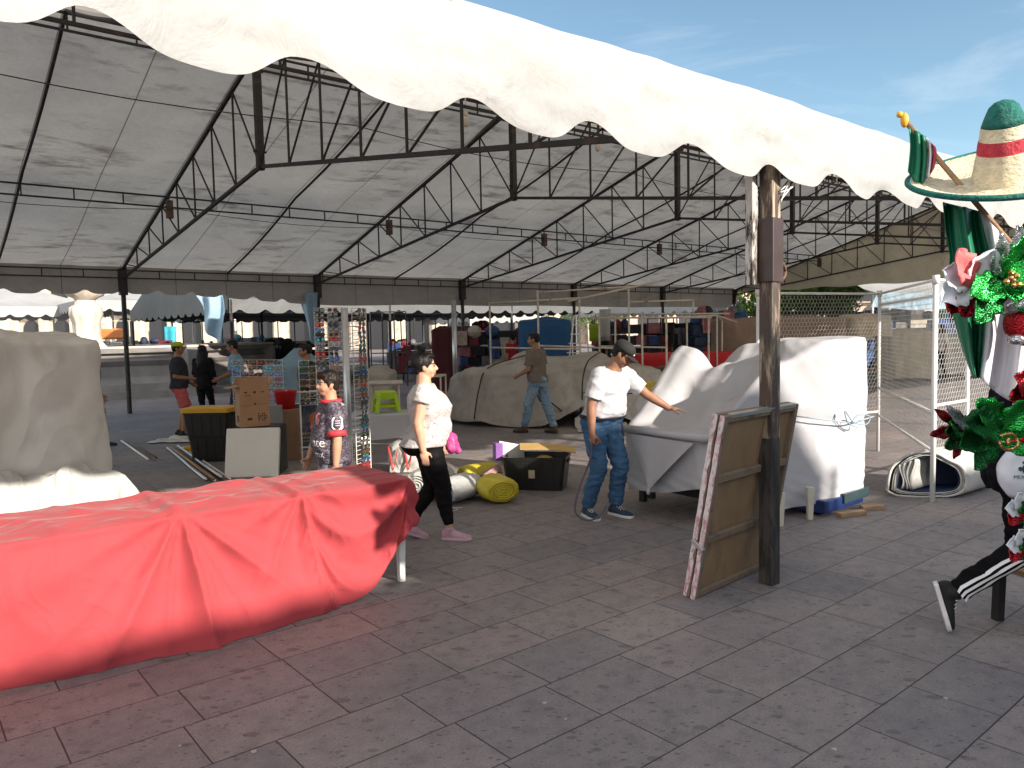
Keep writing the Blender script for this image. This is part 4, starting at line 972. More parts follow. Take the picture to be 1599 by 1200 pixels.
for k, (off, lab) in enumerate(((.0, 'weathered plywood panel with battens leaning on the worn post, outer of two'), (-.052, 'plywood panel with torn pink paper edge sandwiched behind the outer leaning panel'))):
    pe = empty('leaning_plywood', pp(wd/2, 0, off), 0, lab, 'panel')
    mb = MB(); mb.box(pp(wd/2, hl/2, off-.016), (wd-.01, hl-.01, .012), RM); mb.obj('plywood_sheet', M_PLY, pe)
    for (x, y, w_, h_) in ((wd/2, hl-.022, wd-.075, .044), (wd/2, .03, wd-.075, .04), (wd/2, hl*.66, wd-.075, .05), (wd/2, hl*.33, wd-.075, .045)):
        mb = MB(); mb.box(pp(x, y, off+.006), (w_, h_, .03), RM); mb.obj('batten', M_BATTEN, pe, bevel=.004)
    for x in (.019, wd-.019):
        mb = MB(); mb.box(pp(x, hl/2, off+.004), (.036, hl-.002, .036), RM); mb.obj('stile', M_BATTEN, pe, bevel=.004)
    random.seed(7+k); mb = MB(); n = 30
    rows = []
    for j in range(n+1):
        y = hl*j/n; a = off-.02+.004*random.random(); b_ = off+.016-.012*random.random()*(random.random() < .5)
        rows.append([pp(-.003-.004*random.random(), y, a), pp(-.004-.006*random.random(), y, b_), pp(-.0035, y, b_+.002)])
    mb.loft(rows, caps=False, closed=False); mb.obj('torn_paper_edge', M_PAPER, pe)
    if k == 0:
        mb = MB(); mb.box(pp(wd/2+.02, hl+.004, off+.008), (wd-.1, .006, .04), RM); mb.box(pp(wd/2, hl-.006, off+.024), (wd-.1, .02, .004), RM); mb.obj('edge_strip', M_ALU, pe)
        mb = MB(); mb.box(pp(-.01, hl*.30, -.02), (.03, .03, .10), RM@Matrix.Rotation(.5, 3, 'X')); mb.obj('metal_clip', M_ALU, pe, bevel=.003)
        mb = MB(); mb.box(pp(wd+.004, hl*.84, off-.0), (.02, .06, .02), RM); mb.obj('hinge', M_ALU, pe)

# ---------------------------------------------------------------- covered stack and crumpled tarpaulin
Rr = V((-3.98, 7.50, 0))
def cp(a, b_): return (Rr-XH*a+YH*b_)[:]
tag(drape('covered_stack', [cp(0, 0), cp(3.2, 0), cp(3.2, 1.5), cp(0, 1.5)], [.05]*4, [1.74, 1.80, 1.82, 1.84],
      [(*cp(.35, .45)[:2], 1.90), (*cp(.75, .35)[:2], 1.86), (*cp(.55, .9)[:2], 2.0), (*cp(1.2, .6)[:2], 1.83), (*cp(2.2, .6)[:2], 1.85)], M_COVER,
      n=220, nv=60, nr=30, rnd=.03, flare=.14, wr=.03, wsc=2.3, fold=.055, fsc=7.5, seed=11., power=2.6, crease=.10), 'tall stack of goods under a dusty beige cover behind the red table', 'covered stack')
for k, z in enumerate((.56, .60)):
    pass
mb = MB(); random.seed(3)
def crum(u, w_):
    a = lerp(-.25, 1.0, u); y = lerp(-.42, .1, w_)
    p = V((0, 0, 0))+(Rr-XH*(1.6-1.9*u)-YH*.12+YH*y)
    h = .50*math.exp(-((w_-.62)/.36)**2)*(1-.45*smooth(.62, 1, u))*(smooth(1.0, .9, u))+.05
    h += .13*rid((p.x, p.y*.6, 0), 2.2, 3)+.06*rid((p.x*.7, p.y, 0), 4.5, 8)+.025*rid((p.x, p.y, 0), 10, 5)-.05
    return V((p.x+.05*noise3(p, 6, 2), p.y+.05*noise3(p, 6, 5), max(.004, h*smooth(0, .16, w_)*smooth(1.02, .95, u))))
mb.grid(crum, 150, 70); tag(mb.obj('crumpled_tarpaulin', M_WTARP, sm=True), 'crumpled white tarpaulin heaped at the foot of the tall covered stack', 'tarpaulin')

# ---------------------------------------------------------------- grey tarpaulin over low stalls
def gp(px, py): return G(px, py)[:]
gpoly = [(-1.25, 15.3, 0), (-.75, 14.5, 0), (.55, 13.9, 0), (1.25, 14.25, 0), (2.2, 14.1, 0), (3.0, 15.0, 0), (2.4, 16.6, 0), (-.9, 16.6, 0)]
gt = empty('tarpaulin_stall', (.8, 15.2, 0), 0, 'low stall roped up under a grey beige tarpaulin behind the man in taupe', 'stall')
drape('tarpaulin', gpoly, [.15, .06, .03, .40, .06, .1, .1, .1], [.95, 1.06, 1.08, 1.16, 1.12, .95, 1.1, 1.0],
      [(-.6, 15.2, 1.12), (.1, 14.8, 1.16), (.35, 15.2, 1.36), (1.0, 15., 1.22), (1.6, 14.9, 1.33), (2.2, 15.2, 1.22), (.5, 16, 1.2)], M_GREYTARP, n=190, nv=36, nr=24, rnd=.1, flare=.16, wr=.06, wsc=1.5, fold=.06, fsc=4.2, seed=21., power=2.4, parent=gt, crease=.09)
for pts in ([(-.72, 14.28, .15), (-.62, 14.35, .7), (-.45, 14.5, 1.08), (.2, 14.9, 1.28), (.7, 15.4, 1.36)], [(.45, 13.72, .95), (.5, 13.68, .6), (.68, 13.72, .35)], [(.42, 13.72, .80), (.62, 13.70, .55), (.9, 13.9, .30)], [(.3, 13.76, 1.0), (.45, 13.7, .62), (.5, 13.7, .5)],
            [(1.28, 14.05, .4), (1.3, 14.1, .85), (1.42, 14.3, 1.18), (1.7, 14.8, 1.33)], [(1.3, 14.02, .62), (1.7, 13.97, .58), (2.2, 13.92, .60)]):
    cord('rope', pts, M_CORD, gt, .012)
mb = MB(); mb.grid(lambda u, w_: V((lerp(1.12, 2.05, u)+.05*noise3((u*3, w_*3, 0)), lerp(13.15, 13.95, w_)+.06*noise3((u*4, w_*2, 2)), .012+.25*smooth(.55, 1, w_)*(.6+.4*math.sin(u*5))+.03*abs(fbm((u*3, w_*3, 1), 2)))), 30, 20)
tag(mb.obj('loose_sheet', M_WTARP, sm=True), 'loose white sheet trailing on the paving by the grey tarpaulin stall', 'sheet')
cb = lambda name, x0, x1, y0, y1, h, m, lab, cat='stall', seed=1., rz=0, hem=.1, bump_=.05: tag(drape(name, [tuple(V((x, y, 0))) for x, y in ((x0, y0), (x1, y0), (x1, y1), (x0, y1))], [hem]*4, [h*.97, h*.98, h, h], [((x0+x1)/2, (y0+y1)/2, h+bump_), (x0+.3, (y0+y1)/2, h)], m, n=110, nv=14, nr=8, rnd=.06, flare=.06, wr=.03, wsc=1.8, fold=.04, fsc=5, seed=seed), lab, cat)
p = W(812, 545, 20.5); q = W(893, 545, 20.5)
cb('covered_stall', p.x, q.x, 20.3, 21.6, 2.08, M_BLUECOV, 'tall stall shrouded in a deep blue tarpaulin behind the pipe frames', seed=31.)
p, q = W(1128, 520, 19.5), W(1330, 520, 19.5)
cb('covered_stall', p.x, q.x, 19.5, 20.8, 1.98, M_BROWNCOV, 'long stall under a flat brown tarpaulin behind the white sheeted stall', seed=35.)
p, q = W(1338, 520, 20.3), W(1404, 520, 20.3)
cb('covered_stall', p.x, q.x, 20.6, 21.6, 2.02, M_BEIGECOV, 'stall with a beige tarpaulin roof between the brown tarpaulin and the wire cage', seed=37., hem=1.45)
p, q = W(990, 580, 18.5), W(1215, 580, 18.5)
cb('red_draped_counter', p.x, q.x, 18.3, 19.3, 1.17, mat('deep_red_cloth', (.42, .012, .016), .75, .1, 3, bump=.15, bscale=10), 'long counter draped in deep red cloth behind the pipe frames', 'counter', seed=41., bump_=0)
p, q = W(1378, 560, 24), W(1452, 560, 24)
cb('draped_table', p.x, q.x, 23.5, 24.6, 1.55, M_BEIGECOV, 'table hung with wrinkled beige cloths seen through the wire cage', 'table', seed=43.)
p, q = W(1455, 540, 25), W(1540, 540, 25)
cb('draped_table', p.x, q.x, 25., 26, 1.35, M_GREYTARP, 'table under a grey cover beside the wrinkled beige cloths', 'table', seed=45.)
p, q = W(402, 560, 15.5), W(490, 560, 15.5)
cb('covered_stall', p.x, q.x, 15.6, 16.8, 1.22, M_LBLUE, 'low stall under a pale blue tarpaulin behind the sunglasses racks', seed=47., bump_=.28)
p, q = W(556, 560, 14.5), W(606, 560, 14.5)
cb('covered_stall', p.x, q.x, 14.6, 15.6, 1.05, M_GREYTARP, 'small heap under a grey tarpaulin behind the green stool', seed=49., hem=.12, bump_=.2)
p, q = W(655, 540, 19), W(692, 540, 19)
cb('covered_stall', p.x, q.x, 22., 23, 1.95, mat('maroon_cloth', (.06, .008, .012), .8, .2), 'narrow stall under a dark maroon cloth beyond the woman', seed=51.)

# ---------------------------------------------------------------- pipe frames of empty stalls
def frame_thing(lab, ups, rails, d_default, m=M_PIPE, r=.021, name='stall_frame'):
    pts = [W(px, y0, d) for px, y0, y1, d in ups]; c = sum(pts, V())/len(pts)
    f = empty(name, (c.x, c.y, 0), 0, lab, 'stall frame', 'pipe frames of empty stalls')
    for px, y0, y1, d in ups:
        a = W(px, y0, d); mb = MB(); z1 = 0 if y1 is None else W(px, y1, d).z
        mb.tube([V((a.x, a.y, z1)), a], r, 8); mb.ball(a, r*1.25); mb.obj('upright', m, f, sm=True)
    for (xa, ya, da, xb, yb, db) in rails:
        mb = MB(); mb.tube([W(xa, ya, da), W(xb, yb, db)], r*.9, 8); mb.obj('rail', m, f, sm=True)
    return f
frame_thing('pipe frame with a long rising top rail between the grey tarpaulin and the blue stall', [(765, 474, None, 17.5), (840, 455, None, 16.5), (905, 466, None, 15.2), (982, 448, None, 16.2)],
    [(765, 474, 17.5, 904, 466, 15.2), (840, 457, 16.5, 982, 448, 16.2), (887, 471, 15.2, 1041, 437, 15.6), (765, 543, 17.5, 905, 546, 15.2), (840, 540, 16.5, 982, 545, 16.2)], 16)
frame_thing('pipe frame of many thin uprights before the red draped counter', [(936, 492, None, 17), (961, 492, None, 17.6), (1003, 492, None, 16.2), (1041, 494, None, 15.6), (1073, 496, None, 17), (1107, 496, None, 16.4), (1083, 469, 494, 17)],
    [(918, 497, 17, 1112, 496, 16.4), (950, 491, 17.6, 1140, 490, 17.4), (985, 472, 16.4, 1083, 469, 17), (936, 541, 17, 1041, 543, 16)], 16.5)
frame_thing('pipe frame with a bent corner rail beside the brown tarpaulin', [(1120, 494, None, 18.3), (1128, 500, None, 19)], [(1068, 495, 17.2, 1120, 493, 18.3), (1120, 493, 18.3, 1150, 503, 19.2), (1128, 500, 19, 1120, 494, 18.3)], 18.5)
# white lean ladder
f = empty('step_ladder', W(890, 560, 19), 0, 'pale wooden step ladder standing between the blue stall and the pipe frames', 'ladder'); f.location.z = 0
for px0, px1 in ((897, 880), (916, 922)):
    mb = MB(); a = W(px0, 493, 19); b_ = W(px1, 580, 19); mb.bar(V((a.x, 19, a.z)), V((b_.x, 18.8, 0)), .05, .03); mb.obj('stile', M_WPIPE, f)
for k in range(6):
    mb = MB(); t = .15+k*.15; a = W(lerp(897, 878, t), lerp(493, 590, t), 19); b_ = W(lerp(916, 923, t), lerp(493, 590, t), 19); mb.bar(a, b_, .05, .025); mb.obj('rung', M_WPIPE, f)

# ---------------------------------------------------------------- wire cage
K_, L_, N_, M_ = W(1184, 455, 9.6), W(1374, 459, 10.6), W(1462, 436, 7.46), W(1514, 440, 7.95)
for q in (K_, L_, N_, M_): q.z = 2.2
cage = empty('wire_cage', (N_.x, N_.y, 0), 0, 'white pipe cage clad with hexagonal chicken wire beside the white sheeted stall', 'cage')
def down(p, z=0): return V((p.x, p.y, z))
for p in (K_, L_, N_, M_):
    mb = MB(); mb.tube([down(p), p], .022 if p is not N_ else .025, 10); mb.tube([p-V((0, 0, .07)), p+V((0, 0, .015))], .034, 10); mb.obj('post', M_WPIPE, cage, sm=True)
for a, b_, zs in ((K_, L_, (2.17, .55)), (L_, N_, (2.17, 2.02, .88, .50)), (N_, M_, (2.17, .95)), (M_, M_+(M_-N_)*2.2, (2.17, .5))):
    for z in zs:
        mb = MB(); mb.tube([down(a, z), down(b_, z)], .016, 8); mb.obj('rail', M_WPIPE, cage, sm=True)
M_WIRE = mat('galvanised_wire', (.58, .58, .57), .4, .1, metal=.2)
def hexnet(a, b_, z0, z1, c=.062, r=.0021):
    mb = MB(); d = (b_-a); d.z = 0; Ln = d.length; d.normalize(); nrm = V((d.y, -d.x, 0)); h = c*.5; rows = int((z1-z0)/(c*.8)); cols = int(Ln/c)
    def pt(x, z): return down(a, z)+d*x+nrm*(.010*noise3((x, z, 0), 3))
    def seg(p, q):
        v = (q-p).normalized(); s1 = nrm; s2 = v.cross(nrm).normalized(); o = len(mb.v)
        for w_ in (p, q): mb.v += [w_+s1*r, w_-s1*r*.5+s2*r*.87, w_-s1*r*.5-s2*r*.87]
        for k in range(3): k2 = (k+1) % 3; mb.f.append([o+k, o+k2, o+3+k2, o+3+k]); mb.m.append(0)
    for j in range(rows):
        z = z0+j*c*.8; off = (j % 2)*c*.5
        for i in range(cols):
            x = i*c+off
            if x+c > Ln: continue
            p0, p1, p2 = pt(x, z), pt(x+c*.5, z+c*.25), pt(x+c, z); p3 = pt(x+c*.5, z+c*.55+c*.25)
            seg(p0, p1); seg(p1, p2); seg(p1, pt(x+c*.5, z+c*.8))
    return mb.obj('wire_netting', M_WIRE, cage)
hexnet(K_, L_, .55, 2.16); hexnet(L_, N_, .5, 2.16); hexnet(N_, M_, .5, 2.16); hexnet(M_, M_+(M_-N_)*2.2, .5, 2.16)

# rolled tarpaulin with a dark lining
ro = G(1452, 778); dr = V((.80, .60, 0)); sd = V((.60, -.80, 0)) 
rt = empty('rolled_tarpaulin', (ro.x, ro.y, 0), 0, 'folded white tarpaulin roll with dark navy inside lying in the wire cage', 'tarpaulin')
sec = [(-.40, .05), (-.36, .28), (-.22, .42), (.0, .47), (.2, .38), (.31, .30), (.35, .14), (.25, .03), (-.1, .0), (-.3, .01)]
sec = [(p.x, p.y) for p in catmull([V((x, y, 0)) for x, y in sec+[sec[0]]], 4)[:-1]]
ax_x = V((.97, -.24, 0)); 
def ring(t, k, sh=0.): return [ro+V((0, .02, 0))+dr*t+ax_x*((x)*k)+V((0, 0, .22+(z-.22)*k+.008*noise3((x*4, z*4, t+sh), 2))) for x, z in sec]
mb = MB(); mb.loft([ring(0, .93), ring(0, 1.0), ring(.3, 1.02), ring(.7, 1.0), ring(1.0, .93), ring(1.06, .6)], caps=False); mb.add(ring(1.06, .6), [tuple(range(len(sec)))])
mb.obj('outer_wrap', M_WTARP, rt, sm=True, solid=.012)
M_NAVY = mat('navy_lining', (.012, .022, .06), .5, .2)
for k, (sc_, d_) in enumerate(((.88, .02), (.82, .01), (.75, .03))):
    mb = MB(); mb.loft([ring(d_, sc_, k), ring(.5, sc_, k), ring(.8, sc_*.9, k)], caps=False); mb.obj('inner_fold', M_WTARP if k < 2 else M_NAVY, rt, sm=True, solid=.008)
mb = MB(); mb.add(ring(.55, .74), [tuple(range(len(sec)))]); mb.obj('lining_end', M_NAVY, rt)
for k in range(4):
    mb = MB(); x = -.27+.035*k; mb.grid(lambda u, w_: ro+dr*lerp(.01, .5, u)+ax_x*(x+.02*math.sin(w_*5+k))+V((0, 0, lerp(.08, .33+.02*k, w_))), 4, 8); mb.obj('pleat', M_WTARP, rt, sm=True, solid=.008)
# ---------------------------------------------------------------- sunglasses
LENS = [mat('black_lens', (.008, .008, .010), .08, spec=.8), mat('blue_mirror_lens', (.02, .08, .30), .12, metal=.6), mat('brown_lens', (.07, .03, .012), .1, spec=.8), mat('red_mirror_lens', (.35, .03, .02), .15, metal=.5), mat('grey_lens', (.06, .065, .07), .1, spec=.8), mat('teal_lens', (.02, .22, .26), .12, metal=.5)]
FRM = [mat('black_frame', (.010, .010, .010), .3), mat('brown_frame', (.10, .045, .02), .3), mat('white_frame', (.70, .70, .70), .35), mat('silver_frame', (.55, .55, .56), .25, metal=.9), mat('orange_frame', (.50, .14, .02), .35), mat('red_frame', (.38, .02, .02), .35)]
def glasses_mesh(name, lm, fm, rx=.026, ry=.019, sq=2.6):
    mb = MB(); n = 12
    for sg in (-1, 1):
        pts = []
        for k in range(n):
            a = 2*math.pi*k/n; ca, sa = math.cos(a), math.sin(a)
            pts.append(V((sg*.034+rx*math.copysign(abs(ca)**(2/sq), ca), -.004*abs(ca), ry*math.copysign(abs(sa)**(2/sq), sa))))
        mb.mi = 0; mb.add(pts, [tuple(range(n))])
        mb.mi = 1; mb.tube(pts+[pts[0]], .0028, 4, caps=False)
        mb.bar(V((sg*.062, 0, .010)), V((sg*.066, .11, .006)), .003, .006)
    mb.mi = 1; mb.tube([V((-.010, -.002, .006)), V((0, -.005, .009)), V((.010, -.002, .006))], .0026, 4)
    me_o = mb.obj(name, [lm, fm], local=True); me = me_o.data; bpy.data.objects.remove(me_o); return me
random.seed(12)
GL = [glasses_mesh('sunglasses', LENS[a], FRM[b], *c) for a, b, c in ((0, 0, (.027, .020, 3)), (1, 0, (.028, .021, 2.2)), (2, 1, (.027, .019, 3)), (0, 3, (.029, .022, 2.1)), (4, 0, (.025, .018, 3.4)), (3, 5, (.027, .019, 2.6)), (0, 4, (.026, .019, 3)), (2, 3, (.029, .023, 2.1)), (5, 0, (.028, .020, 2.5)), (0, 0, (.030, .024, 2.2)), (1, 3, (.027, .019, 2.6)))]
GL_W = glasses_mesh('sunglasses', LENS[4], FRM[2], .029, .023, 2.6)
M_LAT = mat('white_wire_lattice', (.60, .60, .58), .45, .08)
def rack(name, lab, org, ax, width, z0, z1, cols, rows, glab, grp, stand=True, white_at=None, skip=0.0, tilt=0.0, scale=1.0):
    """lattice panel with sunglasses hooked on it; ax runs along the panel, fronts look along its right-hand normal"""
    ax = V(ax).normalized(); nrm = V((ax.y, -ax.x, 0)); e = empty(name, (org.x, org.y, 0), 0, lab, 'rack')
    mb = MB()
    for k in range(cols+1):
        p = org+ax*(width*k/cols); mb.tube([p+V((0, 0, z0)), p+V((0, 0, z1))], .0055 if k in (0, cols) else .0038, 5)
    for j in range(rows+1):
        z = lerp(z0, z1, j/rows); mb.tube([org+V((0, 0, z)), org+ax*width+V((0, 0, z))], .0035, 4)
    mb.obj('lattice', M_LAT, e)
    if stand:
        for x in (0, width):
            mb = MB(); p = org+ax*x; mb.tube([p-nrm*-.02, p+V((0, 0, z0))], .011, 6); mb.tube([p+nrm*.2, p-nrm*.2], .011, 6); mb.obj('foot', M_LAT, e)
    rz = math.atan2(ax.y, ax.x)
    for j in range(rows):
        for k in range(cols):
            if random.random() < skip: continue
            me = GL_W if white_at == (k, j) else random.choice(GL)
            o = bpy.data.objects.new('sunglasses', me); COL.objects.link(o)
            o.location = org+ax*(width*(k+.5)/cols)+nrm*(.022+.008*random.random())+V((0, 0, lerp(z0, z1, (j+.5)/rows)))
            o.rotation_euler = (random.uniform(-.25, .1)+tilt, random.uniform(-.08, .08), rz+random.uniform(-.14, .14))
            o.scale = (scale,)*3
            if white_at == (k, j): tag(o, 'large white framed sunglasses near the top of the tall rack', 'sunglasses'); o.scale = (1.25,)*3
            else: tag(o, glab, 'sunglasses', grp)
    return e
p0, p1 = W(499, 700, 8.6), W(541, 700, 8.45)
rack('sunglasses_rack', 'tall lattice rack of sunglasses rising behind the boy', V((p0.x, p0.y, 0)), (p1-p0).xy.to_3d(), (p1-p0).xy.length, .35, 2.06, 2, 32, 'small sunglasses hooked on the tall rack behind the boy', 'sunglasses on the tall rack', white_at=(1, 24), scale=1.05)
p0, p1 = W(557, 700, 8.45), W(578, 700, 8.7)
rack('sunglasses_rack', 'narrow tall rack of sunglasses turned sideways beside the steel pole', V((p0.x, p0.y, 0)), (p1-p0).xy.to_3d(), (p1-p0).xy.length*1.05, .18, 2.05, 1, 38, 'sunglasses stacked on the narrow rack beside the steel pole', 'sunglasses on the narrow rack', scale=1.12)
p0, p1 = W(364, 600, 12.2), W(443, 600, 11.8)
rack('sunglasses_rack', 'low wide white lattice rack of sunglasses behind the cardboard box', V((p0.x, p0.y, 0)), (p1-p0).xy.to_3d(), (p1-p0).xy.length, .62, 1.40, 6, 9, 'sunglasses hooked on the low wide rack behind the cardboard box', 'sunglasses on the low rack')
p0, p1 = W(468, 600, 10.6), W(499, 600, 10.7)
rack('sunglasses_rack', 'small white lattice rack of sunglasses above the dark poster board', V((p0.x, p0.y, 0)), (p1-p0).xy.to_3d(), (p1-p0).xy.length, .80, 1.42, 2, 7, 'sunglasses hooked on the small rack above the dark poster', 'sunglasses on the small rack')
# steel pole of the display
q = W(546, 700, 8.35); mb = MB(); mb.tube([V((q.x, q.y, .0)), V((q.x, q.y, 2.05))], .036, 16); mb.tube([V((q.x, q.y, 0)), V((q.x, q.y, .02))], .12, 16)
tag(mb.obj('steel_pole', M_GALV, sm=True), 'bright galvanised pole standing between the tall sunglasses racks', 'pole')
q = W(712, 600, 18.6); mb = MB(); mb.tube([V((q.x, q.y, .0)), V((q.x, q.y, 2.55))], .06, 12); mb.tube([V((q.x, q.y, 0)), V((q.x, q.y, .03))], .14, 12)
tag(mb.obj('steel_pole', M_GALV, sm=True), 'dull galvanised pole near the dark tent post behind the woman', 'pole')

# poster board
q0 = G(452, 718); ax = V((.95, .30, 0)).normalized(); nr_ = V((ax.y, -ax.x, 0)); up = (V((0, 0, 1))-nr_*.18).normalized()
pb = empty('poster_board', (q0.x+.25, q0.y, 0), 0, 'dark poster in a pale easel frame standing beside the boy', 'poster')
RMp = Matrix((ax, up, ax.cross(up))).transposed()
def bp(x, y, z=0): return q0+ax*x+up*y+nr_*z
for x in (.0, .55):
    mb = MB(); mb.box(bp(x, .50), (.025, 1.0, .02), RMp); mb.obj('frame_upright', M_WPIPE, pb)
for y in (.16, .80, .97):
    mb = MB(); mb.box(bp(.275, y, .002), (.56, .022, .018), RMp); mb.obj('frame_rail', M_WPIPE, pb)
def poster_mat():
    m, nt, b, out = new_mat('printed_dark_poster'); co = n_coord(nt, 'Object', scale=(1, 1, 1))
    f = n_noise(nt, co, 9, 3, .5, 1.2); c = n_ramp(nt, f, [(.40, (.010, .014, .03)), (.55, (.02, .045, .09)), (.62, (.05, .06, .08)), (.70, (.20, .09, .02))])
    nt.links.new(c, b.inputs['Base Color']); b.inputs['Roughness'].default_value = .3; return m
mb = MB(); mb.box(bp(.275, .48, .004), (.53, .62, .008), RMp); sh_ = mb.obj('poster_sheet', poster_mat(), pb)
mb = MB(); mb.mi = 0
for k, (x, y, w_, h_) in enumerate(((.18, .36, .28, .03), (.20, .30, .24, .025), (.2, .25, .30, .018))):
    for j in range(9): mb.box(bp(x-w_/2+w_*j/8+.03, y, .010), (w_/12, h_*(.7+.3*((j*7+k) % 3)/2), .002), RMp)
mb.obj('lettering', mat('ochre_print', (.42, .28, .06), .6), pb)
mb = MB(); mb.bar(bp(.10, .74, .010), bp(.20, .44, .010), .012, .002); mb.bar(bp(.20, .44, .010), bp(.24, .72, .010), .010, .002); mb.obj('slanted_mark', mat('steel_blue_print', (.12, .2, .32), .6), pb)
mb = MB(); mb.loft([[bp(.36, .56, .0095)+(ax*math.cos(a)*.055+up*math.sin(a)*.10) for a in [2*math.pi*k/16 for k in range(16)]], [bp(.36, .56, .011)+(ax*math.cos(a)*.05+up*math.sin(a)*.095) for a in [2*math.pi*k/16 for k in range(16)]]]); mb.obj('orange_emblem', mat('orange_print', (.45, .10, .02), .6), pb)
# red bucket on a crate, brown cartons
q = W(447, 640, 11.0); mb = MB(); mb.box(V((q.x, q.y, .36)), (.38, .36, .72), .2); tag(mb.obj('carton', mat('brown_carton', (.24, .14, .085), .8, .15, 4), bevel=.006), 'tall brown carton under the red bucket', 'carton')
mb = MB(); mb.loft([[V((q.x+r*math.cos(a), q.y+r*math.sin(a), z)) for a in [2*math.pi*k/20 for k in range(20)]] for z, r in ((.72, .12), (.97, .16), (.985, .168), (.97, .15), (.80, .13))], caps=True)
bk = mb.obj('bucket', mat('red_plastic', (.42, .010, .015), .35, .06), sm=True); tag(bk, 'bright red plastic bucket on the brown carton beside the poster', 'bucket')
q = W(424, 650, 10.6); mb = MB(); mb.box(V((q.x, q.y, .50)), (.30, .05, .62), .12)
for x in (-.1, .1): mb.box(V((q.x+x, q.y, .10)), (.04, .04, .2))
tag(mb.obj('grey_board', mat('grey_laminate', (.25, .25, .27), .5), bevel=.005), 'plain grey board standing behind the cardboard box', 'board')

# bins, box and white panel
def bin_(name, lab, c, w_, d_, h, rz, lidmat=None, m=M_BLKPL):
    e = empty(name, c, rz, lab, 'bin'); mb = MB(); k = .86; t = .012
    def rr(wx, dy, z): return [V((x*wx/2+(-x)*.03*abs(s), y*dy/2+(-y)*.03*(1-abs(s)), z)) for x, y, s in ((-1, -1, 0), (-1, -1, 1), (1, -1, 1), (1, -1, 0), (1, 1, 0), (1, 1, 1), (-1, 1, 1), (-1, 1, 0))]
    mb.loft([rr(w_*k, d_*k, 0), rr(w_*.97, d_*.97, h*.88), rr(w_*.985, d_*.985, h*.885), rr(w_, d_, h), rr(w_-.03, d_-.03, h), rr(w_*k-.03, d_*k-.03, .02)])
    mb.obj('tub', m, e, local=True)
    for sx in (-1, 1):
        mb = MB(); mb.box(V((sx*(w_*.49+.008), 0, h*.84)), (.022, d_*.35, .03)); mb.obj('handle', m, e, bevel=.004, local=True)
    for sx in (-.3, -.1, .1, .3):
        mb = MB(); mb.bar(V((sx*w_, -d_*(k/2)-.002, .02)), V((sx*w_, -d_*.478-.002, h*.84)), .02, .012, up=(0, 1, 0)); mb.obj('rib', m, e, local=True)
    if lidmat:
        mb = MB(); mb.loft([rr(w_+.02, d_+.02, h-.02), rr(w_+.025, d_+.025, h+.035), rr(w_-.04, d_-.04, h+.05)]); mb.obj('lid', lidmat, e, local=True)
    return e
M_YEL = mat('yellow_plastic', (.55, .30, .02), .4, .08)
q = G(328, 722); b1 = bin_('storage_bin', 'lower black storage bin of the stack with the yellow lid', (q.x, q.y+.2, 0), .60, .42, .36, .06)
b2 = bin_('storage_bin', 'upper black storage bin with a yellow lid beside the cardboard box', (q.x-.02, q.y+.2, .365), .68, .46, .36, -.04, M_YEL)
q = G(394, 746); ax = V((1, .06, 0)).normalized(); up = (V((0, .24, 1))).normalized(); nn_ = ax.cross(up)
RMq = Matrix((ax, up, nn_)).transposed(); mb = MB(); mb.box(q+up*.31-nn_*-.02, (.66, .62, .035), RMq)
wp = mb.obj('white_board', mat('scuffed_white_board', (.66, .65, .61), .6, .05, 3, dirt=(.45, .41, .36), dscale=3, dlo=.6, dhi=.8), bevel=.012)
tag(wp, 'scuffed white board with rounded corners leaning below the cardboard box', 'board')
mb = MB(); mb.box(q+up*.30+V((-.012, .06, 0)), (.66, .60, .02), RMq); tag(mb.obj('thin_board', mat('grey_edge_board', (.35, .33, .31), .6)), 'thin grey board tucked behind the scuffed white board', 'board')
mb = MB(); mb.box(V((q.x, q.y+.42, .305)), (.56, .40, .61), .05); tag(mb.obj('crate', M_BLKPL, bevel=.01), 'black crate carrying the open cardboard box', 'crate')
M_CARD = mat('brown_cardboard', (.36, .205, .115), .8, .10, 4, bump=.1, bscale=40); M_INK = mat('dark_box_print', (.06, .035, .03), .8)
bxp = V((q.x-.08, q.y+.36, .615)); cbx = empty('cardboard_box', bxp, .55, 'open brown cardboard box with dark print standing on the black crate', 'box')
bw, bd, bh = .36, .30, .50; mb = MB()
for c_, s_ in (((0, -bd/2, bh/2), (bw, .008, bh)), ((0, bd/2, bh/2), (bw, .008, bh)), ((-bw/2, 0, bh/2), (.008, bd-.01, bh)), ((bw/2, 0, bh/2), (.008, bd-.01, bh)), ((0, 0, .005), (bw-.01, bd-.01, .008))): mb.box(c_, s_)
mb.obj('carton_body', M_CARD, cbx, local=True)
for c_, ang, axx, s_ in (((0, -bd/2-.0, bh+.065), .0, 'X', (bw, .006, .13)), ((-bw/2-.07, 0, bh+.01), 1.4, 'Y', (.006, bd, .15)), ((bw/2+.03, 0, bh+.06), .5, 'Y', (.006, bd, .13)), ((0, bd/2, bh+.06), -.1, 'X', (bw, .006, .12))):
    mb = MB(); mb.box(V(c_), s_, Matrix.Rotation(ang, 3, axx)); mb.obj('flap', M_CARD, cbx, local=True)
mb = MB(); y = -bd/2-.0055
for x, z, w_, h_ in ((-.11, .44, .035, .02), (.0, .44, .03, .03), (.10, .44, .04, .012), (-.09, .40, .07, .008), (-.09, .27, .12, .004), (.09, .285, .12, .004), (.0, .29, .02, .03), (-.07, .10, .06, .03)): mb.box((x, y, z), (w_, .002, h_))
for k in range(5):
    for j in range(4):
        if (k*j+k) % 3 != 1: mb.box((.04+.024*k, y, .08+.026*j), (.016, .002, .018))
for k in range(4):
    for j in range(3): mb.box((-bw/2-.0055, -.06+.03*k, .07+.03*j), (.002, .02, .02))
mb.obj('box_print', M_INK, cbx, local=True)

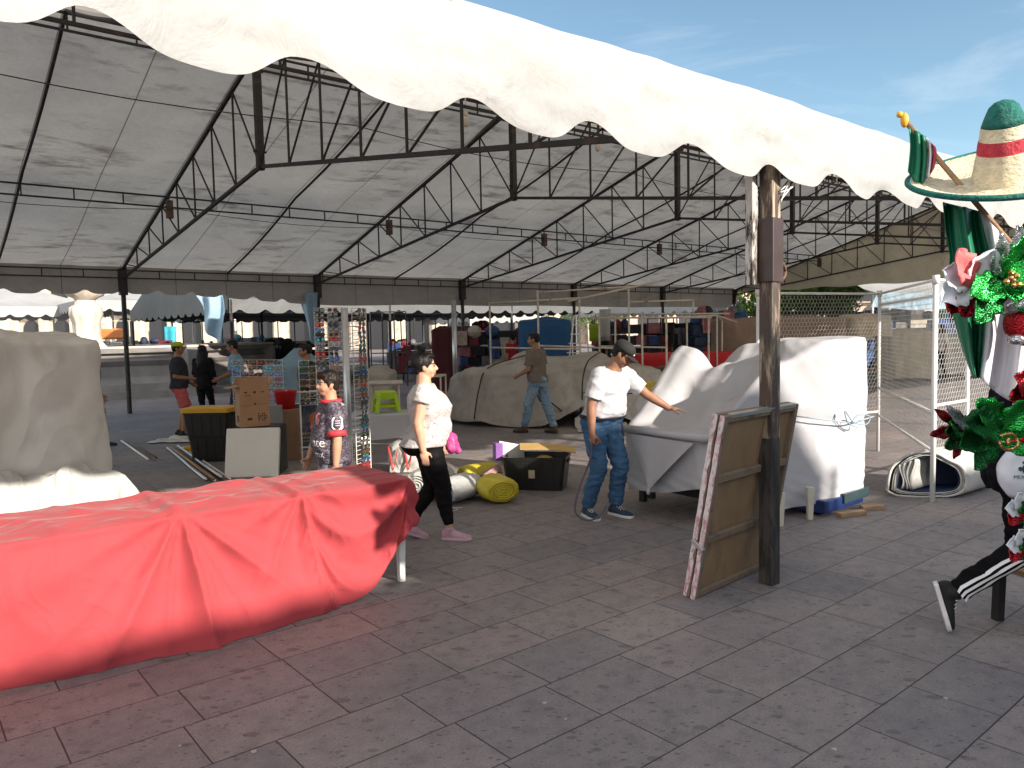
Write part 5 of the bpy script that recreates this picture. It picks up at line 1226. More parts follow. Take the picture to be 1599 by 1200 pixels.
# white table with green stool, sack below
q = W(598, 690, 9.9); wt = empty('folding_table', (q.x, 10.0, 0), .06, 'folding table under a short white cloth carrying the green stool', 'table')
mb = MB(); mb.box((0, 0, .715), (.82, .5, .03)); mb.obj('tabletop', M_WPLAST, wt, local=True)
for x in (-.34, .34):
    for y in (-.2, .2):
        mb = MB(); mb.tube([V((x, y, .7)), V((x*1.08, y*1.1, 0))], .013, 8); mb.obj('leg', M_GALV, wt, sm=True, local=True)
mb = MB(); mb.tube([V((-.36, -.21, .38)), V((.36, -.21, .34))], .011, 8); mb.obj('brace', M_GALV, wt, sm=True, local=True)
hw_, hd_ = .42, .26
tc = drape('table_cloth', [V((q.x-hw_, 10-hd_, 0)), V((q.x+hw_, 10-hd_, 0)), V((q.x+hw_+.02, 10+hd_, 0)), V((q.x-hw_, 10+hd_, 0))], [.44, .42, .40, .45], [.748]*4, [(q.x, 10, .748), (q.x+.3, 10, .748)], M_SHEET, n=90, nv=10, nr=6, rnd=.02, flare=.03, wr=.004, fold=.016, fsc=16, seed=4, crease=.008)
tag(tc, 'short white cloth over the folding table below the green stool', 'tablecloth')
M_GREEN = mat('lime_green_plastic', (.34, .50, .015), .38, .05)
sq = V((q.x+.05, 9.95, .752)); st = empty('plastic_stool', sq, .35, 'lime green plastic stool standing on the white table', 'stool')
mb = MB(); mb.loft([[V((x*w_, y*w_, z)) for x, y in ((-1, -.8), (-.8, -1), (.8, -1), (1, -.8), (1, .8), (.8, 1), (-.8, 1), (-1, .8))] for z, w_ in ((.225, .128), (.262, .124), (.272, .112), (.262, .06))]); mb.obj('seat', M_GREEN, st, local=True)
for sx in (-1, 1):
    for sy in (-1, 1):
        mb = MB(); mb.loft([[V((sx*c+x*w_, sy*c+y*w_, z)) for x, y in ((-1, -1), (1, -1), (1, 1), (-1, 1))] for z, c, w_ in ((0, .145, .022), (.225, .105, .024))]); mb.obj('leg', M_GREEN, st, bevel=.004, local=True)
for a in range(4):
    mb = MB(); Rz = Matrix.Rotation(a*math.pi/2, 3, 'Z'); mb.bar(Rz@V((-.12, -.132, .085)), Rz@V((.12, -.132, .085)), .012, .03); mb.bar(Rz@V((-.10, -.118, .20)), Rz@V((.10, -.118, .20)), .012, .05); mb.obj('stretcher', M_GREEN, st, local=True)
q2 = W(636, 720, 9.75); sk = empty('woven_sack', (q2.x, q2.y, 0), 0, 'white woven sack with red handles slumped beside the folding table', 'sack')
mb = MB(); mb.ball((q2.x, q2.y, .19), (.25, .2, .20), 18, 12); mb.ball((q2.x-.1, q2.y, .27), (.14, .14, .14)); mb.ball((q2.x+.16, q2.y+.02, .10), (.16, .16, .11)); mb.box((q2.x, q2.y, .05), (.40, .3, .09))
mb.obj('sack_body', M_WTARP, sk, sm=True, remesh=.018, smooth_it=3, dis=lambda p: .018*fbm(p, 7))
M_REDSTR = mat('red_webbing', (.45, .03, .025), .7)
for x in (-.16, .03):
    mb = MB(); mb.tube(catmull([V((q2.x+x-.05, q2.y-.17, .36)), V((q2.x+x-.01, q2.y-.215, .22)), V((q2.x+x+.01, q2.y-.22, .06)), V((q2.x+x+.05, q2.y-.21, .20)), V((q2.x+x+.07, q2.y-.17, .32))], 6), .014, 6, flat=.4); mb.obj('handle', M_REDSTR, sk, sm=True)

# rolled tarpaulins and open bin
def roll(name, lab, c, ax, ln, r, m, flat=.75, seed=0, turns=4):
    ax = V(ax).normalized(); sd = V((-ax.y, ax.x, 0)); e = empty(name, (c.x, c.y, 0), 0, lab, 'tarpaulin'); mb = MB(); rows = []
    for i in range(15):
        t = i/14-.5; k = 1-.16*abs(2*t)**3
        rows.append([c+ax*(ln*t)+sd*(math.cos(a)*r*k*(1+.09*noise3((a*1.3, t*3, seed), 1.2)))+V((0, 0, max(.004, r*flat+math.sin(a)*r*flat*k*(1+.11*noise3((a*1.5, t*4, seed+4), 1.3))+.012*fbm((a*2, t*5, seed), 2)))) for a in [2*math.pi*j/28 for j in range(28)]])
    mb.loft(rows); mb.obj('outer_wrap', m, e, sm=True)
    for s in (-1, 1):                                                # spiral of folded edges at each end
        mb = MB(); sp = []
        for j in range(60):
            a = j*.42; k = .88*(1-j/66); sp.append(c+ax*(s*ln*.5*1.005)+sd*(math.cos(a)*r*k*.86)+V((0, 0, r*flat*(1+math.sin(a)*k*.86))))
        mb.tube(sp, .009, 5); mb.obj('rolled_edge', m, e, sm=True)
    return e
M_YTARP = mat('yellow_tarpaulin', (.50, .42, .035), .5, .14, 6, bump=.3, bscale=16); M_STRIPE = mat('grey_striped_canvas', (.46, .47, .48), .7, .25, 30, bump=.2, bscale=14, stretch=(1, 8, 1))
c = G(668, 782)+V((0, .28, 0)); roll('rolled_tarpaulin', 'large white roll of tarpaulin on the paving behind the woman', c, (.35, 1, 0), .62, .20, M_WTARP, .8, 1)
c = G(716, 788)+V((0, .22, 0)); roll('rolled_tarpaulin', 'grey striped bundle of canvas between the white and yellow rolls', c, (.55, .9, 0), .52, .18, M_STRIPE, .72, 2)
c = G(776, 788)+V((0, .20, 0)); yr = roll('rolled_tarpaulin', 'plump yellow roll of tarpaulin beside the open black bin', c, (-.35, 1, 0), .42, .20, M_YTARP, .66, 3)
c = G(752, 768)+V((-.03, .45, 0)); roll('rolled_tarpaulin', 'smaller yellow roll of tarpaulin lying behind the plump yellow roll', c, (.8, .5, 0), .46, .15, M_YTARP, .8, 4)
mb = MB(); random.seed(9)
o = G(690, 800)
mb.tube(catmull([o+V((0, .1, .02)), o+V((.08, -.03, .01)), o+V((.16, .02, .02)), o+V((.10, .05, .03)), o+V((.2, .08, .02))], 6), .004, 5); tag(mb.obj('frayed_string', mat('pink_white_string', (.55, .45, .44), .9), sm=True), 'frayed pale string on the paving beside the grey striped bundle', 'string')
q = G(838, 767); bb_ = bin_('storage_bin', 'open black storage bin with a cardboard sheet resting over it', (q.x+.02, q.y+.22, 0), .72, .46, .37, -.22)
mb = MB(); mb.box(V((q.x-.05, q.y-.075, .20)), (.07, .004, .09), -.22); mb.obj('paper_label', mat('kraft_label', (.42, .34, .24), .8), bb_)
mb = MB(); mb.grid(lambda u, w_: V((q.x-.17+.62*u, q.y+.05+.36*w_+.1*u*0, .40+.055*(1-u)+.02*math.sin(u*3)+.015*w_)), 12, 6); tag(mb.obj('cardboard_sheet', mat('ochre_cardboard', (.46, .30, .10), .8, .1), solid=.008), 'ochre cardboard sheet lying over the open black bin', 'cardboard')
mb = MB(); mb.grid(lambda u, w_: V((q.x-.40+.28*u, q.y+.30+.1*u, .26+.26*w_-.10*u+.03*w_*u)), 6, 6); tag(mb.obj('white_board', M_WPLAST, solid=.01), 'pale board sticking out behind the open black bin', 'board')
M_PURP = mat('purple_print', (.20, .08, .30), .5, .2, 8); mb = MB(); mb.box(V((q.x-.42, q.y+.30, .40)), (.09, .10, .20), .4); tag(mb.obj('purple_carton', M_PURP, bevel=.004), 'small purple carton standing at the end of the open black bin', 'carton')
mb = MB(); mb.box(V((q.x-.50, q.y+.18, .19)), (.22, .14, .07), Matrix.Rotation(-.5, 3, 'Y')@Matrix.Rotation(.3, 3, 'Z')); mb.box(V((q.x-.44, q.y+.20, .09)), (.12, .12, .17)); tag(mb.obj('torn_carton', mat('kraft_and_purple', (.34, .20, .20), .8, .5, 14), bevel=.004), 'torn kraft and purple carton between the yellow roll and the black bin', 'carton')
mb = MB(); mb.ball(V((q.x+.10, q.y+.12, .33)), (.10, .08, .05), 10, 6); tag(mb.obj('crumpled_bag', mat('yellow_bag', (.45, .32, .1), .6), sm=True), 'crumpled yellowish bag inside the open black bin', 'bag')

# poles and plastic on the ground
def poles(lab, a, b_, n, seed, grp):
    random.seed(seed); d = (b_-a).normalized(); sd = V((-d.y, d.x, 0))
    for k in range(n):
        r = .014+.006*random.random(); o = sd*((k-n/2)*.036+.01*random.random()); s = d*random.uniform(-.12, .12); z = r+.001+(.03 if k % 3 == 1 else 0); t = random.uniform(-.04, .04)
        mb = MB(); mb.tube([a+o+s+V((0, 0, z)), b_+o+sd*t+s+V((0, 0, z))], r, 8)
        m = (M_WPIPE, M_RUST, M_GALV, M_WOOD)[(k+seed) % 4]; tag(mb.obj('pole', m, sm=True), lab, 'pole', grp)
poles('pole in the bundle of tent poles lying by the scuffed white board', G(276, 702), G(346, 752), 7, 2, 'bundled tent poles by the white board')
poles('pole in the thin pair lying near the half hidden man', G(194, 690), G(240, 719), 2, 4, 'thin poles by the half hidden man')
o = G(278, 690); mb = MB(); mb.grid(lambda u, w_: V((o.x-.45+.75*u+.06*noise3((u*4, w_*4, 1)), o.y-.2+.5*w_+.06*noise3((u*4, w_*4, 4)), .02+.10*abs(fbm((u*3, w_*3, 2), 2.2))*math.sin(u*3.1)*math.sin(w_*3.1))), 30, 24)
tag(mb.obj('plastic_sheet', mat('cloudy_plastic', (.48, .48, .46), .4, .1), sm=True), 'crumpled cloudy plastic sheet beside the stacked black bins', 'plastic sheet')
mb = MB(); o = G(294, 708); mb.box(o+V((.02, .1, .05)), (.24, .18, .09), .4); tag(mb.obj('yellow_tray', M_YEL, bevel=.01), 'small yellow tray on the ground at the foot of the black bins', 'tray')
# bare frames of small tables further back
def small_frame(lab, px, d, w_, h, rz, top=False):
    q = W(px, 600, d); e = empty('bare_table', (q.x, q.y, 0), rz, lab, 'table frame', 'bare table frames under the tent')
    for sx in (-1, 1):
        for sy in (-1, 1):
            mb = MB(); mb.tube([V((sx*w_/2, sy*.25, 0)), V((sx*w_/2, sy*.25, h))], .016, 6); mb.obj('leg', M_PIPE, e, local=True)
    for a, b_ in (((-1, -1), (1, -1)), ((1, -1), (1, 1)), ((1, 1), (-1, 1)), ((-1, 1), (-1, -1))):
        for z in (h, h*.25):
            mb = MB(); mb.bar(V((a[0]*w_/2, a[1]*.25, z)), V((b_[0]*w_/2, b_[1]*.25, z)), .028, .028); mb.obj('rail', M_PIPE, e, local=True)
    if top: mb = MB(); mb.box((0, 0, h+.03), (w_*1.3, .7, .025)); mb.obj('tabletop', M_PIPE, e, bevel=.004, local=True)
small_frame('bare pale table frame behind the green stool', 602, 13.0, .45, .92, .15, True)
small_frame('bare table frame half hidden behind the woman', 676, 14.2, .4, .98, -.1)
# table under the small grey heap
# bundle and sack by the red counter
q = W(1042, 585, 17.6); mb = MB(); random.seed(5)
for k in range(16):
    z = .55+.30*random.random(); y = random.uniform(-.12, .12); mb.tube([V((q.x-.42+.1*random.random(), q.y+y, z-.04*random.random())), V((q.x, q.y+y+.03, z+.05*random.random())), V((q.x+.45+.15*random.random(), q.y+y, z-.02))], .05, 7)
mb.box(V((q.x, q.y, .28)), (.8, .3, .55)); tag(mb.obj('stick_bundle', mat('dry_brown_sticks', (.13, .085, .05), .85, .5, 9, bump=.5, bscale=30, stretch=(.3, 3, 3)), sm=True), 'bundle of dry brown sticks lying before the red draped counter', 'bundle')
q = W(1010, 630, 12.6); sk = empty('filled_sack', (q.x, q.y, 0), 0, 'stuffed white sack with green print and a yellow mouth behind the man in the cap', 'sack')
mb = MB(); mb.ball((q.x, q.y, .36), (.26, .22, .38), 16, 12); mb.ball((q.x+.05, q.y, .62), (.20, .18, .20)); mb.box((q.x, q.y, .05), (.4, .34, .09)); mb.obj('sack_body', M_WTARP, sk, sm=True, remesh=.025, smooth_it=3, dis=lambda p: .02*fbm(p, 6))
mb = MB(); mb.ball((q.x+.06, q.y-.02, .78), (.16, .15, .12)); mb.obj('yellow_filling', mat('yellow_husk', (.46, .34, .05), .8, .3, 20, bump=.5), sk, sm=True, remesh=.02, dis=lambda p: .03*fbm(p, 14))
mb = MB(); mb.ball((q.x+.12, q.y-.14, .40), (.12, .10, .14)); mb.obj('green_print', mat('green_print', (.03, .20, .09), .6), sk, sm=True)

# scraps on the paving
random.seed(77)
for k in range(8):
    px, py = random.uniform(250, 1500), random.uniform(840, 1180); p = G(px, py); mb = MB(); s = random.uniform(.006, .016); a0 = random.random()*6
    mb.prism([(s*(.6+.5*random.random())*math.cos(a0+a), s*(.5+.5*random.random())*math.sin(a0+a)) for a in (0, 1.1, 2.3, 3.4, 4.6, 5.5)], 0, .004, (p+V((0, 0, .001)), V((1, 0, 0)), V((0, 1, 0)), V((0, 0, 1))))
    tag(mb.obj('paper_scrap', mat('dirty_paper', (.34, .33, .32), .8)), 'tiny pale scrap lying on the open paving', 'scrap', 'pale scraps on the open paving')
# ---------------------------------------------------------------- patriotic display and its vendor
def foil_mat(name, col, rough=.22):
    m, nt, b, out = new_mat(name); co = n_coord(nt, 'Object')
    vo = nt.nodes.new('ShaderNodeTexVoronoi'); vo.inputs['Scale'].default_value = 130; nt.links.new(co, vo.inputs['Vector'])
    c = n_ramp(nt, n_noise(nt, co, 16, 4, .6), [(.35, tuple(x*.45 for x in col)), (.65, col)])
    nt.links.new(c, b.inputs['Base Color']); b.inputs['Metallic'].default_value = .85; b.inputs['Roughness'].default_value = rough
    h = n_math(nt, 'ADD', vo.outputs['Distance'], n_noise(nt, co, 22, 3)); n_bump(nt, b, h, .55, .006); return m
F_G = foil_mat('green_foil', (.03, .42, .07)); F_DG = foil_mat('deep_green_foil', (.012, .16, .035), .3); F_R = foil_mat('red_foil', (.52, .02, .03)); F_S = foil_mat('silver_foil', (.72, .74, .80), .18); F_O = foil_mat('gold_foil', (.65, .38, .14))
F_W = mat('white_foam', (.74, .76, .82), .5, .03); F_P = mat('coral_red_foam', (.62, .13, .14), .55, .08, 40, bump=.3, bscale=120)
DD = 3.05
stand = empty('flag_stand', W(1830, 700, DD), 0, 'wooden post and rails carrying the flags and the giant straw hat', 'stand'); stand.location.z = 0
pb_ = V((W(1830, 700, DD).x, DD+.1, 0))
mb = MB(); mb.bar(pb_, pb_+V((0, 0, 2.45)), .06); mb.obj('post', M_WOOD, stand, bevel=.004)
for rz in (0, math.pi/2):
    mb = MB(); d = V((math.cos(rz), math.sin(rz), 0)); mb.bar(pb_-d*.32+V((0, 0, .03)), pb_+d*.32+V((0, 0, .03)), .06); mb.obj('foot', M_WOOD, stand, bevel=.004)
pole_a, pole_b = W(1413, 188, DD+.12), W(1640, 452, DD+.05)
fp_ = empty('hanging_flag', (pole_b.x, pole_b.y, 0), 0, 'large green and white flag hanging in folds below the giant straw hat', 'flag')
M_FG = mat('green_satin', (.008, .16, .085), .42, .06, 3, trans=.12); M_FW = mat('white_satin', (.68, .68, .74), .45, .04, 3, trans=.15); M_FR = mat('magenta_red_satin', (.48, .04, .10), .45, .06, 3, trans=.12)
mb = MB(); mb.tube([pole_a, pole_b], .011, 8); mb.obj('flag_pole', M_WOOD, fp_, sm=True)
mb = MB(); mb.ball(pole_a, (.016, .016, .03)); mb.ball(pole_a+(pole_a-pole_b).normalized()*.03, .013); mb.obj('finial', mat('orange_yellow_paint', (.65, .33, .03), .4), fp_, sm=True)
left = [(1473, 316), (1477, 360), (1484, 400), (1482, 440), (1488, 490), (1503, 545), (1520, 592)]
mid_ = [(1530, 330), (1540, 372), (1550, 410), (1546, 455), (1538, 500), (1534, 550), (1530, 590)]
right = [(1640, 446), (1640, 470), (1642, 500), (1642, 530), (1640, 565), (1636, 598), (1630, 628)]
def pxi(L_, t): 
    x = t*(len(L_)-1); i = min(int(x), len(L_)-2); f = x-i; return (lerp(L_[i][0], L_[i+1][0], f), lerp(L_[i][1], L_[i+1][1], f))
def fold_z(u, w_): return .045*math.sin(u*15+1.5*w_)+.02*math.sin(u*31+w_*3)
mb = MB(); mb.grid(lambda u, w_: (lambda a, b_: W(lerp(a[0], b_[0], u), lerp(a[1], b_[1], u), DD+.05+fold_z(u*.6, w_)))(pxi(left, w_), pxi(mid_, w_)), 26, 30); mb.obj('green_stripe', M_FG, fp_, sm=True, solid=.003)
mb = MB(); mb.grid(lambda u, w_: (lambda a, b_: W(lerp(a[0], b_[0], u), lerp(a[1], b_[1], u)+(18*math.sin(u*3.1)*w_), DD+.05+fold_z(.6+u*.9, w_)))(pxi(mid_, w_), pxi(right, w_)), 30, 30); mb.obj('white_stripe', M_FW, fp_, sm=True, solid=.003)
# second narrow fold of the flag on the far side of the pole
mb = MB(); mb.grid(lambda u, w_: W(lerp(1558, 1592, u)+6*w_+14*u*w_, lerp(352, 398, u)+lerp(0, 70-20*u, w_), DD+.14+.02*math.sin(u*8)), 10, 12); mb.obj('back_fold', M_FG, fp_, sm=True, solid=.003)
# small flag near the tip
sf = empty('small_flag', W(1436, 240, DD+.1), 0, 'small green, white and red flag bunched at the tip of the pole', 'flag')
for nm, m, xa, xb, ya, yb, yc, yd in (('green_stripe', M_FG, 1420, 1437, 200, 207, 268, 296), ('green_stripe', M_FG, 1433, 1446, 206, 214, 300, 282), ('white_stripe', M_FW, 1445, 1453, 214, 221, 284, 276), ('red_stripe', M_FR, 1452, 1461, 221, 230, 277, 262)):
    mb = MB(); mb.grid(lambda u, w_: W(lerp(xa, xb, u)+2*math.sin(w_*4), lerp(lerp(ya, yb, u), lerp(yc, yd, u), w_), DD+.10+.018*math.sin(u*6+xa)+.012*w_), 8, 12); mb.obj(nm, m, sf, sm=True, solid=.003)
# giant straw hat
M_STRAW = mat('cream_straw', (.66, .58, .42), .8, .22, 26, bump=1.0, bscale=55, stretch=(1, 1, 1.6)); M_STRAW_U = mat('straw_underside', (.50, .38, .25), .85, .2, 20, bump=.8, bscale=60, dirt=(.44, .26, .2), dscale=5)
M_GSTRAW = mat('teal_green_straw', (.006, .13, .105), .7, .3, 40, bump=1.0, bscale=55); M_RSTRAW = mat('crimson_straw', (.45, .03, .055), .75, .2, 40, bump=1.0, bscale=55)
hc = W(1567, 281, DD); 
hat = empty('straw_hat', (hc.x, hc.y, hc.z), 0, 'giant cream straw sombrero banded in green and red above the flags', 'hat')
tilt = Matrix.Rotation(R(-15), 3, 'Y')@Matrix.Rotation(R(21), 3, 'X')
def hp_(x, y, z): return hc+tilt@V((x, y, z))*.88
def brim_z(r, a): return .05*smooth(.16, .375, r)**1.2*(1+.25*math.cos(2*a))-.012*math.sin(math.pi*smooth(.10, .375, r))
NB = 72
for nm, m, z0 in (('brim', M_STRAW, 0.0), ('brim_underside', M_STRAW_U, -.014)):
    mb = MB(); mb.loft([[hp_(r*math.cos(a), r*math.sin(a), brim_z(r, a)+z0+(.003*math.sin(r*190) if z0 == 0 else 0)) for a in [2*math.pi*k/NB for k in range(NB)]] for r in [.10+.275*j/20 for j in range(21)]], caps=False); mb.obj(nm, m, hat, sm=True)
mb = MB(); ring = [hp_(.377*math.cos(a), .377*math.sin(a), brim_z(.375, a)-.007) for a in [2*math.pi*k/NB for k in range(NB)]]; mb.tube(ring+[ring[0]], .0115, 8, caps=False); mb.obj('brim_binding', M_GSTRAW, hat, sm=True)
prof = [(.122, -.01), (.119, .03), (.112, .07), (.105, .105), (.101, .130), (.0985, .150), (.095, .170), (.0925, .188), (.090, .205), (.085, .23), (.082, .243), (.074, .27), (.066, .295), (.054, .318), (.036, .336), (.014, .344)]
def prings(a, b_): return [[hp_((r+.0012*math.sin(z*420))*math.cos(q)*1.02, (r+.0012*math.sin(z*420))*math.sin(q)*1.02, z) for q in [2*math.pi*k/40 for k in range(40)]] for r, z in prof[a:b_+1]]
for nm, m, a, b_ in (('crown', M_STRAW, 0, 4), ('red_band', M_RSTRAW, 4, 7), ('upper_crown', M_STRAW, 7, 10), ('green_tip', M_GSTRAW, 10, 15)):
    mb = MB(); mb.loft(prings(a, b_), caps=(nm == 'green_tip')); mb.obj(nm, m, hat, sm=True)
mb = MB(); mb.tube([hp_(.10, .05, -.02), pb_+V((0, 0, 2.43))], .012, 8); mb.obj('hat_stay', M_WOOD, stand)
# foil poinsettias: leaves with ruffled edges
def leaf(mb, c, dirv, nrm, ln, wd, seed=0, curl=.25, rag=.14):
    d = dirv.normalized(); nrm = (nrm-d*nrm.dot(d)).normalized(); s = d.cross(nrm); n = 12; rows = []
    for i in range(n+1):
        t = i/n; w_ = wd*.5*(math.sin(math.pi*min(1, t*.96+.02))**.7)*(1-.25*t)*(1+rag*math.sin(t*22+seed*3)); b_ = nrm*(curl*ln*(t*t-.3*t))
        rows.append([c+d*ln*t+b_+s*w_*x-nrm*abs(x)*w_*.35*(-1)+nrm*.05*wd*math.sin(x*4+t*9+seed) for x in (-1, -.6, -.2, .2, .6, 1)])
    mb.loft(rows, caps=False, closed=False)
def cluster(lab, px, py, d, leaves, centre=None, cat='decoration', name='foil_flower'):
    c = W(px, py, d); e = empty(name, c, 0, lab, cat)
    for k, (ang, ln, wd, m, tw, dy) in enumerate(leaves):
        ln *= 1.15; wd *= 1.15
        a = R(ang); dirv = V((math.cos(a), -.25+dy, math.sin(a))); mb = MB(); leaf(mb, c+V((0, .01*k-.03, 0)), dirv, V((.25*math.sin(tw), -1, .3*math.cos(tw))), ln, wd, k+px*.1); mb.obj('petal', m, e, sm=True, solid=.003)
    mb = MB(); mb.tube(catmull([c+V((0, .02, 0)), c.lerp(pb_+V((0, 0, 1.6)), .4)+V((0, .04, -.05)), pb_+V((0, 0, lerp(c.z, 1.7, .5)))], 6), .004, 5); mb.obj('stem', F_DG, e, sm=True)
    if centre:
        mb = MB()
        for k in range(7): a = k*2.4; r = .012*math.sqrt(k); mb.ball(c+V((r*math.cos(a), -.06, r*math.sin(a))), .012, 8, 6)
        mb.obj('flower_centre', centre, e, sm=True)
    return e
cluster('white and coral paper flower beside the green flag', 1512, 446, 2.95, [(130, .15, .11, F_P, 0, 0), (160, .13, .11, F_W, 1, .1), (70, .13, .12, F_W, 2, 0), (205, .14, .12, F_W, 0, 0), (250, .12, .11, F_R, 1, 0), (228, .13, .11, F_R, .5, 0), (100, .11, .10, F_W, 2, .1), (290, .13, .09, F_W, 2, 0)])
cluster('big ruffled bunch of shiny green foil leaves at mid height', 1566, 440, 2.9, [(20, .20, .14, F_G, 0, 0), (70, .17, .13, F_G, 1, .1), (320, .20, .13, F_G, 2, 0), (200, .16, .12, F_G, 0, 0), (225, .20, .12, F_DG, 1, 0), (345, .2, .14, F_DG, 1, -.1), (100, .16, .09, F_S, 1, .1), (45, .18, .08, F_S, 1, .1)], F_O)
cluster('pale foil spray above the ruffled green leaves', 1590, 408, 2.98, [(120, .13, .08, F_S, 0, 0), (60, .14, .1, F_S, 1, 0), (165, .12, .09, F_G, 0, 0), (30, .12, .08, F_S, 2, 0)])
cluster('red, white and green foil leaf pointing left under the flag', 1512, 672, 2.95, [(146, .17, .05, F_S, 0, 0), (155, .18, .045, F_R, 1, .1), (163, .12, .09, F_G, 0, -.1), (180, .11, .08, F_DG, 1, 0), (205, .12, .08, F_DG, 2, 0), (232, .12, .05, F_R, 2, 0), (186, .14, .05, F_R, 1, .12)])
cluster('wide dark green foil leaves around a gold ring', 1558, 668, 2.88, [(170, .18, .13, F_DG, 0, 0), (140, .15, .12, F_G, 1, .1), (40, .16, .12, F_G, 1, 0), (200, .19, .11, F_DG, 0, 0), (228, .18, .11, F_DG, 1, 0), (12, .15, .1, F_G, 0, 0), (310, .13, .10, F_G, 1, 0), (345, .14, .09, F_R, 0, .05), (262, .12, .08, F_DG, 0, 0)])
cluster('red and white foil flower at the edge of the flag', 1606, 612, 2.92, [(150, .12, .1, F_R, 0, 0), (190, .11, .1, F_R, 1, 0), (230, .11, .09, F_W, 0, 0), (100, .1, .09, F_R, 1, 0), (270, .1, .09, F_G, 0, 0), (30, .1, .09, F_R, 1, 0)], F_O)
c = W(1575, 690, 2.82); mb = MB(); rg = [c+V((.035*math.cos(a), .006*math.sin(a*3), .030*math.sin(a))) for a in [2*math.pi*k/24 for k in range(25)]]; mb.tube(rg, .006, 8); mb.ball(c, (.011, .01, .016)); mb.bar(c+V((-.033, 0, 0)), c+V((.033, 0, 0)), .004); tag(mb.obj('gold_ring', F_O, sm=True), 'small gold ring with a green bead among the foil leaves', 'ornament')
c = W(1612, 505, 2.9); bl = empty('foil_balloon', c, 0, 'round red and silver foil balloon hanging among the green leaves', 'balloon')
mb = MB(); mb.ball(c, (.10, .08, .09), 20, 14); mb.obj('balloon_body', F_R, bl, sm=True)
mb = MB(); mb.tube([c+V((-.1, -.02, .05)), c+V((-.06, -.075, .08)), c+V((.03, -.085, .07))], .022, 8); mb.ball(c+V((-.08, -.035, -.06)), (.03, .03, .02)); mb.obj('silver_trim', F_S, bl, sm=True)
for i, (px, py, lab) in enumerate(((1588, 792, 'upper white, red and green foam flower hanging beside the black jacket'), (1590, 848, 'lower white, red and green foam flower hanging beside the striped trousers'))):
    cluster(lab, px, py, 3.2, [(120, .08, .07, F_W, 0, 0), (175, .08, .07, F_W, 1, 0), (230, .08, .07, F_R, 0, 0), (60, .08, .07, F_R, 1, 0), (300, .08, .08, F_DG, 0, 0), (0, .08, .07, F_W, 1, 0), (265, .07, .06, F_W, 1, 0)], F_DG)
# printed white bag
c = W(1592, 738, 3.3); bg_ = empty('printed_bag', c, 0, 'white bag with dark green lettering and a crest hanging under the gold ring', 'bag')
def bagp(u, w_): 
    r = .085*math.sin(math.pi*min(.98, .08+u*.86))**.6; a = lerp(-.2, math.pi+.2, w_); return c+V((-r*math.cos(a)*1.1, -r*math.sin(a)*.6-.01*noise3((u*4, w_*4, 0)), .11-.22*u))
mb = MB(); mb.grid(bagp, 16, 20); bo = mb.obj('bag_front', mat('glossy_white_plastic', (.62, .64, .72), .25, .05), bg_, sm=True, solid=.002)
bpy.context.view_layer.update()
fr = (c+V((-.012, 0, -.012)), V((1, 0, 0)), V((0, 0, 1)), V((0, -1, 0)))
print_on(bo, 'lettering', mat('dark_green_ink', (.01, .06, .05), .5), fr, [place(text_mesh('MEXICO', .022), 0, 0)], .003)
print_on(bo, 'crest', mat('dark_green_ink', (.01, .06, .05), .5), fr, [disc(0, .035, .010, .018), disc(-.016, .036, .007, .010), disc(.016, .036, .007, .010), disc(0, .062, .006, .007)], .003)
# the vendor, in mid stride
vb = V((2.88, 4.25, 0)); fw = V((.96, -.28, 0))
J = pose(vb, fw, 1.72, lean=(0, .05), legs=((.10, -.39, .14), (.08, .26, 0)), arms=(((.2, .25, -1), (.0, .7, -.5)), ((.15, .3, -1), (.0, .6, -.6))))
M_TRACK = mat('black_track_cloth', (.005, .005, .007), .85, .2, 5, spec=.08, bump=.15, bscale=20)
vn = person('vendor in a black jacket and striped black tracksuit trousers striding behind the foil flowers', J, SKIN, girth=1.05, shirt=mat('black_jacket_cloth', (.006, .006, .010), .85, .2, 5, spec=.08), sleeve=1.9, hem=-.13, trousers=M_TRACK, leg_r=(.098, .072, .062), shirt_add=.03,
       shoes=(M_BLKSHOE, M_WSOLE), hair=('short', HAIR), vox=.009, feet=(V((.25, -.10, -.97)), V((.95, -.3, 0))))
tr = [o for o in vn.children if o.name.startswith('trousers')][0]; bpy.context.view_layer.update()
Mt = wm(tr); Mi = Mt.inverted(); hpn, kn, an = J['hip0'], J['knee0'], J['ankle0']
for k in range(3):
    mb = MB(); off = (k-1)*.030; rows = []
    for i in range(27):
        t = i/26
        if t < .5: p = hpn.lerp(kn, .25+t*1.5)
        else: p = kn.lerp(an, (t-.5)*1.9)
        dleg = (kn-hpn).normalized().lerp((an-kn).normalized(), smooth(.35, .65, t)).normalized(); out = V((-.10, -1, .05)); out = (out-dleg*out.dot(dleg)).normalized(); sd = dleg.cross(out)
        row = []
        for x in (-.008, .008):
            q = p+sd*(off+x); ok, loc, n_, _i = tr.ray_cast(Mi@(q+out*.3), Mi.to_3x3()@(-out), distance=.4); row.append((Mt@loc if ok else q+out*.08)+out*.004)
        rows.append(row)
    mb.loft(rows, caps=False, closed=False); mb.obj('side_stripe', M_PRINT, vn, sm=True)
# wooden stool at the edge
q = G(1590, 992); ws = empty('wooden_stool', (q.x+.20, q.y+.14, 0), .2, 'dark wooden stool with a pale top beside the vendor', 'stool')
mb = MB(); mb.box((0, 0, .33), (.34, .30, .035)); mb.obj('seat', M_WOOD, ws, bevel=.004, local=True)
for sx in (-1, 1):
    for sy in (-1, 1):
        mb = MB(); mb.bar(V((sx*.15, sy*.12, 0)), V((sx*.145, sy*.115, .315)), .05); mb.obj('leg', mat('dark_leg_paint', (.02, .018, .018), .6), ws, bevel=.003, local=True)
